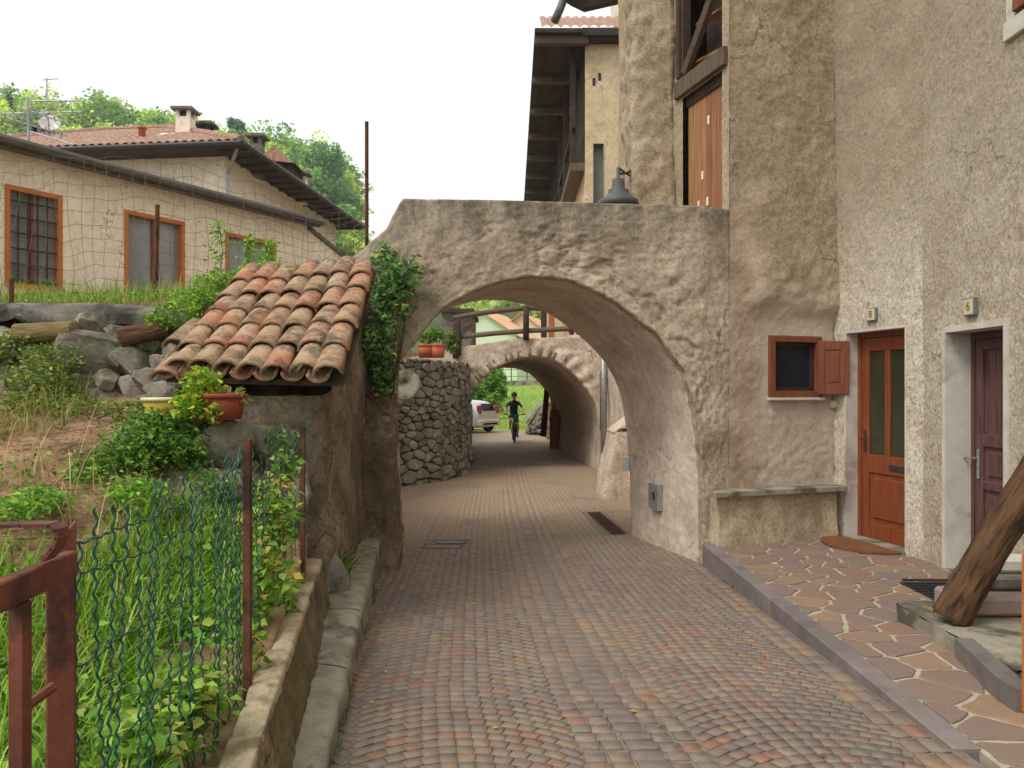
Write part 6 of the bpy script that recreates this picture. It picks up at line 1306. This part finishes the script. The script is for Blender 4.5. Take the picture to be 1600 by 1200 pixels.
MB().prism([(2.5, 4.34), (2.36, 3.73), (2.47, 3.72), (2.60, 4.33)], .0, .112).build('edge_stone', M['kerb'], pf); MB().prism([(2.363, 3.725), (2.363, 3.60), (3.6, 3.60), (3.6, 3.72)], 0, .112).build('edge_stone', M['kerb'], pf)
lg = log((2.66, 4.66, .13), (3.5, 4.3, 2.0), .1, M['brownlog'], 'thick barked log leaning on the concrete platform at the right edge', 'leaning_log', 72, 70, .13)
M['slabpink'] = noisy('pinkish stone slab', S(140,122,118), S(166,148,140), 6, 60, .4, .006, .8)
for i, (a_, b_, lab, m_) in enumerate((((2.75, 4.72, .115), (3.5, 5.02, .235), 'thick pinkish stone slab behind the leaning log', 'slabpink'), ((2.86, 4.85, .24), (3.55, 5.06, .33), 'dark slab lying on the pinkish slab behind the log', 'cap'), ((3.0, 4.92, .335), (3.55, 5.08, .43), 'pale slab topmost of the stack behind the log', 'whitepaint'))):
    o = MB().box(a_, b_, None, .02).build('stone_slab', M[m_]); tag(o, lab, 'slab', 'stacked slabs')
pl = thing('wooden_planter', 'orange wooden box planter cut by the right edge of the picture', 'planter', (2.5, 3.4, 0)); xp = P(1592, 600, 3.62)[0]
for k in range(4): MB().box((xp, 3.30, .01 + k * .185), (xp + .55, 3.325, .01 + k * .185 + .18)).build('board', M['orangewood'], pl); MB().box((xp, 3.326, .01 + k * .185), (xp + .025, 3.6, .01 + k * .185 + .18)).build('board', M['orangewood'], pl)
MB().box((xp - .006, 3.29, .0), (xp + .03, 3.34, .76)).build('corner_post', M['orangewood'], pl); MB().box((xp - .008, 3.286, .62), (xp + .02, 3.292, .65)).build('red_mark', flat('red tape', S(190,50,40), .5), pl)
# ================================================================== vegetation
GR = [S(108,154,36), S(132,174,48), S(90,136,32), S(148,182,60), S(78,122,32), S(156,160,84)]
def gpts(n, x0, x1, y0, y1, seed, cond=None):
    g = np.random.default_rng(seed); p = np.c_[g.uniform(x0, x1, n), g.uniform(y0, y1, n)]; m = p[:, 0] < wall_x(p[:, 1]) - .02
    if cond is not None: m &= cond(p)
    p = p[m]; return np.c_[p, garden_h(p[:, 0], p[:, 1]) - .02]
p = gpts(34000, -4.2, -.6, 1.0, 4.6, 1, lambda p: (fbm(np.c_[p, 0 * p[:, :1]], 1.6, 3, 4) > -.42) & (p[:, 0] < wall_x(p[:, 1]) - .16))
p = p[(p[:, 1] < 3.3 + .5 * fbm(p, 1.5, 3, 6)) | ((p[:, 0] > -2.0) & (p[:, 1] < 4.5))]
bd_ = add('grass', blades('grass', p, (.12, .36), (.005, .013), GR, .95, .4, 3), M['leaf']); tag(bd_, 'long bright green strap leaves filling the bed behind the green fence', 'grass', kind='stuff')
p = gpts(2600, -1.75, -.6, 1.0, 4.7, 4, lambda p: (p[:, 0] > wall_x(p[:, 1]) - .6) & (p[:, 0] < wall_x(p[:, 1]) - .06)); q = p.copy(); q[:, 2] += rng.uniform(.0, .22, len(p))
o = add('ground_cover', leafmesh('ground_cover', q, (.025, .065), [S(88,132,34), S(112,152,44), S(70,110,34), S(150,160,70)], .6, seed=5, aspect=.7), M['leaf']); tag(o, 'broad leaved weeds along the inside of the low garden wall', 'weeds', kind='stuff')
p = gpts(900, -3.8, -.7, 1.0, 4.6, 24, lambda p: p[:, 0] < wall_x(p[:, 1]) - .45); o = add('dry_stalks', blades('dry_stalks', p, (.25, .5), (.002, .005), [S(176,150,100), S(150,120,76), S(190,176,120)], .7, .5, 25), M['leaf']); tag(o, 'thin dry stalks standing among the green leaves of the bed', 'stalks', kind='stuff')
p = gpts(5000, -3.6, -.7, 1.0, 4.4, 26); p[:, 2] += np.random.default_rng(3).uniform(.02, .2, len(p)); o = add('bed_weeds', leafmesh('bed_weeds', p, (.015, .05), [S(86,126,44), S(110,150,52), S(70,106,40), S(130,160,66)], .6, seed=27, aspect=.6), M['leaf']); tag(o, 'small leaved weeds mixed into the grass of the bed', 'weeds', kind='stuff')
# terrace grass
p = gpts(9000, -8.5, -1.7, 6.3, 8.6, 6); o = add('terrace_grass', blades('terrace_grass', p, (.10, .34), (.004, .009), [S(120,146,52), S(146,164,70), S(98,128,44), S(170,164,96)], .6, .3, 7), M['leaf']); tag(o, 'tall grass along the fence on the terrace', 'grass', kind='stuff')
p = gpts(5200, -8, -1.8, 6.15, 7.6, 8); p[:, 2] += np.random.default_rng(2).uniform(0, .16, len(p)); o = add('terrace_weeds', leafmesh('terrace_weeds', p, (.025, .055), [S(110,150,44), S(134,170,60), S(88,126,40)], .5, seed=8), M['leaf']); tag(o, 'leafy weeds at the foot of the mesh fence', 'weeds', kind='stuff')
# plants climbing on the mesh fence
for i, (px, py, hgt) in enumerate(((343, 440, 95), (392, 440, 75), (420, 425, 50))):
    b0 = P(px, py, 7.3); stem = MB().tube([b0, (b0[0] + .03, b0[1], b0[2] + hgt / FPX * 7.3 * .5), (b0[0] - .01, b0[1], b0[2] + hgt / FPX * 7.3)], .004, 4); t = thing('fence_vine', ['tallest bright vine on the mesh fence', 'middle bright vine on the mesh fence', 'shortest bright vine beside the mesh fence'][i] , 'vine', b0)
    stem.build('stem', M['barkless'], t); g = np.random.default_rng(i); n_ = 150; z_ = g.uniform(0, hgt / FPX * 7.3, n_); pp = np.c_[b0[0] + g.normal(0, .05, n_), b0[1] + g.normal(0, .04, n_), b0[2] + z_]; add('leaves', leafmesh('leaves', pp, (.03, .065), [S(132,176,50), S(108,152,44)], .3, seed=i), M['leaf'], t)
# creeping weeds over the stone wall and bank
def bush(name, lab, cat, cents, n, size, cols, seed, stems=6, up=.4, shell=.45, aspect=.55, mat='leaf'):
    c = np.array(cents); base = (float(c[:, 0].mean()), float(c[:, 1].mean()), float((c[:, 2] - c[:, 5]).min())); t = thing(name, lab, cat, base)
    add('foliage', leafmesh('foliage', blobpts(n, cents, seed, shell), size, cols, up, .25, aspect, seed), M[mat], t); b = MB(); g = random.Random(seed)
    for k in range(stems): c_ = cents[g.randrange(len(cents))]; e = (c_[0] + g.uniform(-.4, .4) * c_[3], c_[1] + g.uniform(-.4, .4) * c_[4], c_[2] + .5 * c_[5]); m_ = tuple((base[i] + e[i]) / 2 + g.uniform(-.05, .05) for i in range(3)); b = MB().tube([base, m_, e], [.008 + .01 * c_[5], .006, .003], 4); b.build('stem', M['barkless'], t)
    return t
def E_(px, py, Y, rw_, rh_, rd=None): c = P(px, py, Y); return (*c, rw_ / FPX * Y, rd or rw_ / FPX * Y * .8, rh_ / FPX * Y)
DG = [S(84,122,46), S(104,144,54), S(124,160,62), S(68,102,42)]
bush('bramble_bush', 'dense dark green bramble below the yellow pot on the bank', 'bush', [E_(230, 690, 4.7, 66, 44), E_(190, 720, 4.6, 60, 34), E_(290, 700, 4.75, 50, 40), E_(150, 738, 4.5, 44, 22), E_(310, 660, 4.85, 40, 34), E_(245, 660, 4.75, 44, 26)], 6000, (.018, .05), DG, 31, 6, .4, .2)
bush('leafy_pot_plant', 'bright yellow green plant growing between the two pots', 'plant', [E_(315, 600, 4.72, 30, 26), E_(300, 628, 4.7, 30, 24), E_(330, 640, 4.7, 26, 20)], 900, (.028, .06), [S(124,162,50), S(158,180,58), S(100,140,44), S(186,180,60)], 32, aspect=.75)
bush('pot_grass_tuft', 'dry tuft in the dull red pot', 'plant', [E_(366, 622, 4.78, 18, 12)], 160, (.03, .06), [S(150,146,90), S(120,140,70)], 33, 3)
bush('bank_weeds', 'tangled weeds spilling over the stones at the far left', 'weeds', [E_(60, 600, 5.7, 60, 40), E_(120, 640, 5.6, 60, 24), E_(30, 650, 5.5, 50, 36), E_(90, 560, 5.85, 50, 26), E_(200, 640, 5.4, 40, 18), E_(20, 540, 5.9, 40, 24)], 4200, (.022, .05), [S(104,130,56), S(130,150,66), S(84,110,46), S(150,146,84)], 34)
bush('wall_top_weeds', 'weeds hanging over the wall beside the upper roof tiles', 'weeds', [E_(275, 490, 6.0, 40, 26), E_(250, 505, 6.0, 30, 16), E_(310, 465, 6.3, 40, 18), E_(350, 440, 6.6, 50, 18), E_(430, 425, 6.9, 60, 14)], 2600, (.025, .055), [S(116,154,48), S(140,172,60), S(92,130,42)], 35)
p = gpts(3600, -5.5, -2.3, 4.9, 6.2, 14, lambda p: fbm(np.c_[p, 0 * p[:, :1]], 1.8, 3, 9) > 0.0); o = add('bank_grass', blades('bank_grass', p, (.1, .34), (.004, .01), [S(120,140,60), S(150,150,84), S(98,124,50), S(176,160,104)], .9, .4, 15), M['leaf']); tag(o, 'half dry grass on the bank below the stones', 'grass', kind='stuff')
# litter of dry needles and twigs on the bank
g = np.random.default_rng(77); p = gpts(15000, -5.0, -1.9, 3.0, 5.8, 16); a = g.uniform(0, 6.28, len(p)); o = add('needle_litter', blades('needle_litter', p + np.array([0, 0, .022]), (.06, .2), (.004, .008), [S(176,122,84), S(140,92,60), S(206,164,120), S(96,64,44), S(120,80,54)], .1, .1, 17, 1), M['leaf'])
me = o.data; co = np.zeros(len(me.vertices) * 3); me.vertices.foreach_get('co', co); co = co.reshape(-1, 4, 3); L_ = co[:, 2:, 2] - co[:, :2, 2]; co[:, 2:, 0] += (np.cos(a)[:, None]) * L_; co[:, 2:, 1] += np.sin(a)[:, None] * L_; co[:, 2:, 2] = co[:, :2, 2] + .008; me.vertices.foreach_set('co', co.ravel()); me.update()
tag(o, 'brown needles and dry stalks littering the bare bank', 'litter', kind='stuff')
# climbing shrub on the left pier
IV = [S(66,104,62), S(84,126,72), S(100,144,78), S(58,92,58)]
bush('climbing_shrub', 'dark green shrub climbing the left pier between tiles and arch', 'climber', [E_(605, 460, 7.25, 42, 66, .2), E_(590, 540, 7.1, 34, 60, .2), E_(600, 590, 7.2, 24, 40, .15), E_(625, 440, 7.3, 36, 36, .14), E_(645, 420, 7.38, 16, 26, .06), E_(600, 400, 7.4, 20, 26, .1)], 2300, (.018, .09), IV + [S(116,158,80), S(150,164,80)], 36, 10, .3, .15)
bush('rock_creeper', 'green creeper spread over the rocks below the shelter wall', 'creeper', [E_(400, 780, 4.7, 50, 36, .12), E_(330, 760, 4.6, 50, 30, .12), E_(445, 840, 4.75, 34, 50, .1), E_(300, 820, 4.5, 60, 30, .15), E_(370, 860, 4.5, 70, 30, .15), E_(440, 690, 4.9, 30, 26, .08)], 2600, (.02, .05), [S(94,134,50), S(120,156,60), S(76,112,44), S(140,150,76)], 46, 8, .4, .2)
bush('wild_mint', 'paler leafy weeds at the edge of the bare bank', 'weeds', [E_(140, 745, 4.4, 40, 18), E_(60, 780, 3.9, 50, 20), E_(215, 770, 4.2, 50, 26), E_(20, 800, 3.6, 40, 24)], 1500, (.022, .05), [S(112,154,54), S(136,174,66), S(92,134,48)], 47, 0)
# weeds growing through the green fence
bush('fence_weeds', 'yellow green bindweed growing through the far end of the green fence', 'weeds', [E_(430, 800, 3.8, 44, 60, .15), E_(420, 900, 3.5, 50, 70, .15), E_(445, 940, 3.8, 20, 50, .10), E_(385, 1010, 3.0, 34, 50, .10), E_(445, 740, 4.2, 24, 40, .12)], 850, (.028, .06), [S(112,150,52), S(140,168,62), S(88,126,44), S(104,140,50), S(170,150,70)], 37, 14, .3, .2, .7)
bush('corner_weeds', 'broad yellow green leaves in the corner between fence and low wall', 'weeds', [E_(270, 1090, 2.3, 60, 40, .12), E_(230, 1150, 2.1, 60, 40, .12), E_(310, 1080, 2.45, 34, 40, .08)], 900, (.025, .06), [S(112,152,50), S(134,168,62), S(94,134,44), S(150,160,78)], 38, 6, .5, .2, .7)
p0 = P(530, 870, 5.6); pts = np.array([[p0[0] + random.uniform(-.06, .06), p0[1] + random.uniform(-.1, .1), .12] for _ in range(44)]); o = add('fern_tuft', blades('fern_tuft', pts, (.22, .5), (.016, .034), [S(70,104,36), S(98,132,48), S(150,150,60)], .9, .5, 40), M['leaf']); tag(o, 'tuft of strap leaves growing out of the ledge by the pier', 'plant')
bush('pot_greenery', 'low green plants growing in the terracotta trough pots', 'plant', [E_(668, 527, 14.85, 16, 9), E_(684, 522, 14.85, 14, 9)], 500, (.05, .1), [S(118,150,60), S(90,126,50)], 41, 3)
bush('wall_creeper', 'small green creeper beside the railing post on the stone wall', 'plant', [E_(706, 535, 15.2, 8, 18)], 260, (.05, .1), [S(84,118,46), S(110,140,56)], 42, 2)
g = np.random.default_rng(5); yy_t = g.uniform(2.6, 7.2, 260); pts = np.c_[-.348 - .124 * yy_t + g.uniform(0, .03, 260), yy_t, zs(yy_t)]; y2 = g.uniform(3.4, 7.4, 120); pts = np.r_[pts[fbm(pts, 2.5, 3, 3) > .05], np.c_[np.full(120, 1.85), y2, zs(y2)][fbm(np.c_[y2, y2, y2], 2, 3, 8) > .1]]
o = add('gutter_weeds', blades('gutter_weeds', pts, (.02, .07), (.003, .007), [S(96,120,50), S(120,130,64), S(84,100,48)], .9, .6, 71, 3), M['leaf']); tag(o, 'tiny weeds and moss tufts in the joint along footing and kerb', 'weeds', kind='stuff')
n_l = 60; pl_ = np.c_[g.uniform(-1.0, 1.8, n_l), g.uniform(2.8, 9, n_l), np.zeros(n_l)]; pl_[:, 0] = np.where(g.random(n_l) < .7, -.36 - .124 * pl_[:, 1] + g.uniform(.01, .18, n_l), pl_[:, 0]); pl_[:, 2] = zs(pl_[:, 1]) + .006
ml = leafmesh('fallen_leaves', pl_, (.02, .045), [S(170,140,60), S(130,90,50), S(180,170,90)], 5, .1, .6, 72); cz = np.zeros(n_l * 12); ml.vertices.foreach_get('co', cz); cz = cz.reshape(-1, 4, 3); cz[:, :, 2] = pl_[:, 2][:, None] + .002 + np.array([[0, .006, .004, .005]]); ml.vertices.foreach_set('co', cz.ravel()); ml.update()
o = add('fallen_leaves', ml, M['leaf']); tag(o, 'a few yellow leaves and bits of litter lying on the setts', 'leaves', kind='stuff')
# shrubs by the lawn
bush('lawn_shrub', 'dark green shrub mass left of the lawn above the car', 'shrub', [E_(770, 610, 44, 18, 22), E_(755, 600, 46, 18, 20), E_(745, 620, 43, 14, 18), E_(775, 590, 48, 14, 14), E_(735, 605, 45, 12, 20)], 2600, (.25, .5), DG, 43)
bush('young_shrub', 'lighter shrub in front of the dark shrub by the lawn', 'shrub', [E_(772, 628, 41, 7, 16), E_(763, 632, 41, 6, 12)], 500, (.16, .32), [S(110,146,66), S(130,160,80)], 44)
p = np.c_[rng.uniform(-4, 9, 16000), rng.uniform(37, 58, 16000), np.zeros(16000)]; p[:, 2] = -.46 + sstep(36, 58, p[:, 1]) * 2.2
o = add('lawn_grass', blades('lawn_grass', p, (.06, .14), (.015, .03), [S(112,144,50), S(130,158,62), S(98,130,46)], .5, .3, 45, 2), M['leaf']); tag(o, 'bright grass of the lawn beyond the tunnel', 'grass', kind='stuff')
# wooded hill
def crown(c, r, n, cols, seed, sz):
    g = np.random.default_rng(seed); L = [(c[0] + g.normal(0, .42) * r, c[1] + g.normal(0, .42) * r, c[2] + g.normal(.0, .38) * r, *(r * g.uniform(.35, .62, 3))) for _ in range(9)]
    return blobpts(n, L, seed, .55)
g = np.random.default_rng(99); PT_, CL = [], []
pal = [S(118,140,70), S(138,158,84), S(92,122,62), S(74,106,58), S(150,166,92), S(104,130,76), S(84,112,74)]
def hz_(x, y): return float(ground_h(np.array([x], float), np.array([y], float))[0])
nT = 0
for i in range(330):
    y = g.uniform(86, 124); kx = g.uniform(-.68, -.2); x = kx * y
    zc = hz_(x, y); 
    if zc < 6: continue
    r = g.uniform(1.8, 3.0); n_ = 420; pp = crown((x, y, zc + r * .8), r, n_, None, 200 + i, .5); PT_.append(pp); CL.append(np.repeat(np.array([pal[g.integers(len(pal))][:3]]) * g.uniform(.75, 1.15), n_, 0)); nT += 1
P_ = np.concatenate(PT_); CC = np.concatenate(CL); me = leafmesh('forest', P_, (.35, .7), [(.55, .55, .55)], .5, .2, .8, 50)
a_ = me.color_attributes['col']; buf = np.zeros(len(P_) * 16, dtype=np.float32); a_.data.foreach_get('color', buf); buf = buf.reshape(-1, 4); buf[:, :3] *= np.repeat(CC, 4, 0) * np.array([[3.8, 3.5, 3.2]]); a_.data.foreach_set('color', buf.ravel())
o = add('forest', me, M['farleaf']); tag(o, 'mixed green wood covering the hill behind the houses', 'wood', kind='stuff')
# the same for the low slope seen through the arches
PT_ = []; 
for i in range(70):
    x, y = g.uniform(-14, 26), g.uniform(92, 122); PT_.append(crown((x, y, hz_(x, y) + 1.2), g.uniform(1.5, 2.6), 120, None, 700 + i, .5))
o = add('valley_wood', leafmesh('valley_wood', np.concatenate(PT_), (.6, 1.1), [S(168,186,100), S(146,170,88), S(180,194,116)], .5, .2, .8, 51), M['farleaf']); tag(o, 'pale green trees on the slope beyond the lawn', 'wood', kind='stuff')
def tree(lab, px, py, Y, wpx, hpx, cols, seed, n=3600, conif=False):
    c = P(px, py, Y); rx, rz = wpx / FPX * Y / 2, hpx / FPX * Y / 2; zb = hz_(c[0], Y); t = thing('tree', lab, 'tree', (c[0], Y, zb), 'trees standing out of the wooded hill'); g = np.random.default_rng(seed)
    zt = c[2] + rz * .8
    if conif: L = [(c[0], Y, c[2] - rz + 2 * rz * k / 8, rx * (1 - k / 9), rx * (1 - k / 9), rz * .2) for k in range(8)]
    else: L = [(c[0] + g.uniform(-.65, .65) * rx, Y + g.uniform(-.5, .5) * rx, c[2] + g.uniform(-.65, .65) * rz, *(g.uniform(.26, .42) * rx for _ in range(2)), g.uniform(.2, .34) * rz) for _ in range(16)]
    add('crown', leafmesh('crown', blobpts(n, L, seed, .5), (.3, .6), [tuple(min(1, q * 1.7) for q in c_[:3]) for c_ in cols], .5, .2, .8, seed), M['farleaf'], t)
    b = MB().tube([(c[0], Y, zb - .5), (c[0] + .1, Y, (zb + c[2]) / 2), (c[0], Y, zt)], [.35, .25, .08], 7)
    for k in range(5): l = L[k % len(L)]; b.tube([(c[0], Y, c[2] - rz * .5), (l[0], l[1], l[2])], [.14, .05], 5)
    b.build('trunk', M['barkless'], t)
tree('big round tree at the right end of the wooded hill', 528, 290, 104, 74, 150, [S(84,116,70), S(104,134,80), S(70,102,64)], 61, 4200)
tree('pale tree left of the big round tree on the hill', 486, 262, 108, 60, 80, [S(124,150,86), S(104,136,76)], 62)
tree('dark blue green tree rising behind the chimneys', 370, 208, 110, 38, 46, [S(70,100,84), S(84,112,92)], 63, 1500)
tree('dark conifer at the far left of the skyline', 14, 162, 112, 16, 40, [S(50,70,50), S(62,84,58)], 64, 900, True)
tree('feathery pale tree above the tiled roof ridge', 175, 172, 112, 40, 50, [S(146,164,98), S(128,150,86)], 65, 1300)
tree('low shrubby tree at the foot of the hill edge', 550, 355, 92, 34, 70, [S(110,144,70), S(90,126,60)], 66, 1500)
# ================================================================== thin summer haze over the valley
hz = MB().box((-940, -940, -2.6), (940, 1540, 95)).build('haze', None); tag(hz, 'thin pale haze in the valley air', 'haze', kind='stuff')
mh_ = bpy.data.materials.new('haze'); mh_.use_nodes = True; nh = mh_.node_tree; nh.nodes.clear()
oh = nh.nodes.new('ShaderNodeOutputMaterial'); vh = nh.nodes.new('ShaderNodeVolumePrincipled'); vh.inputs['Color'].default_value = (.93, .95, 1, 1); vh.inputs['Density'].default_value = .0008; vh.inputs['Anisotropy'].default_value = .2
nh.links.new(vh.outputs[0], oh.inputs['Volume']); hz.data.materials.append(mh_)
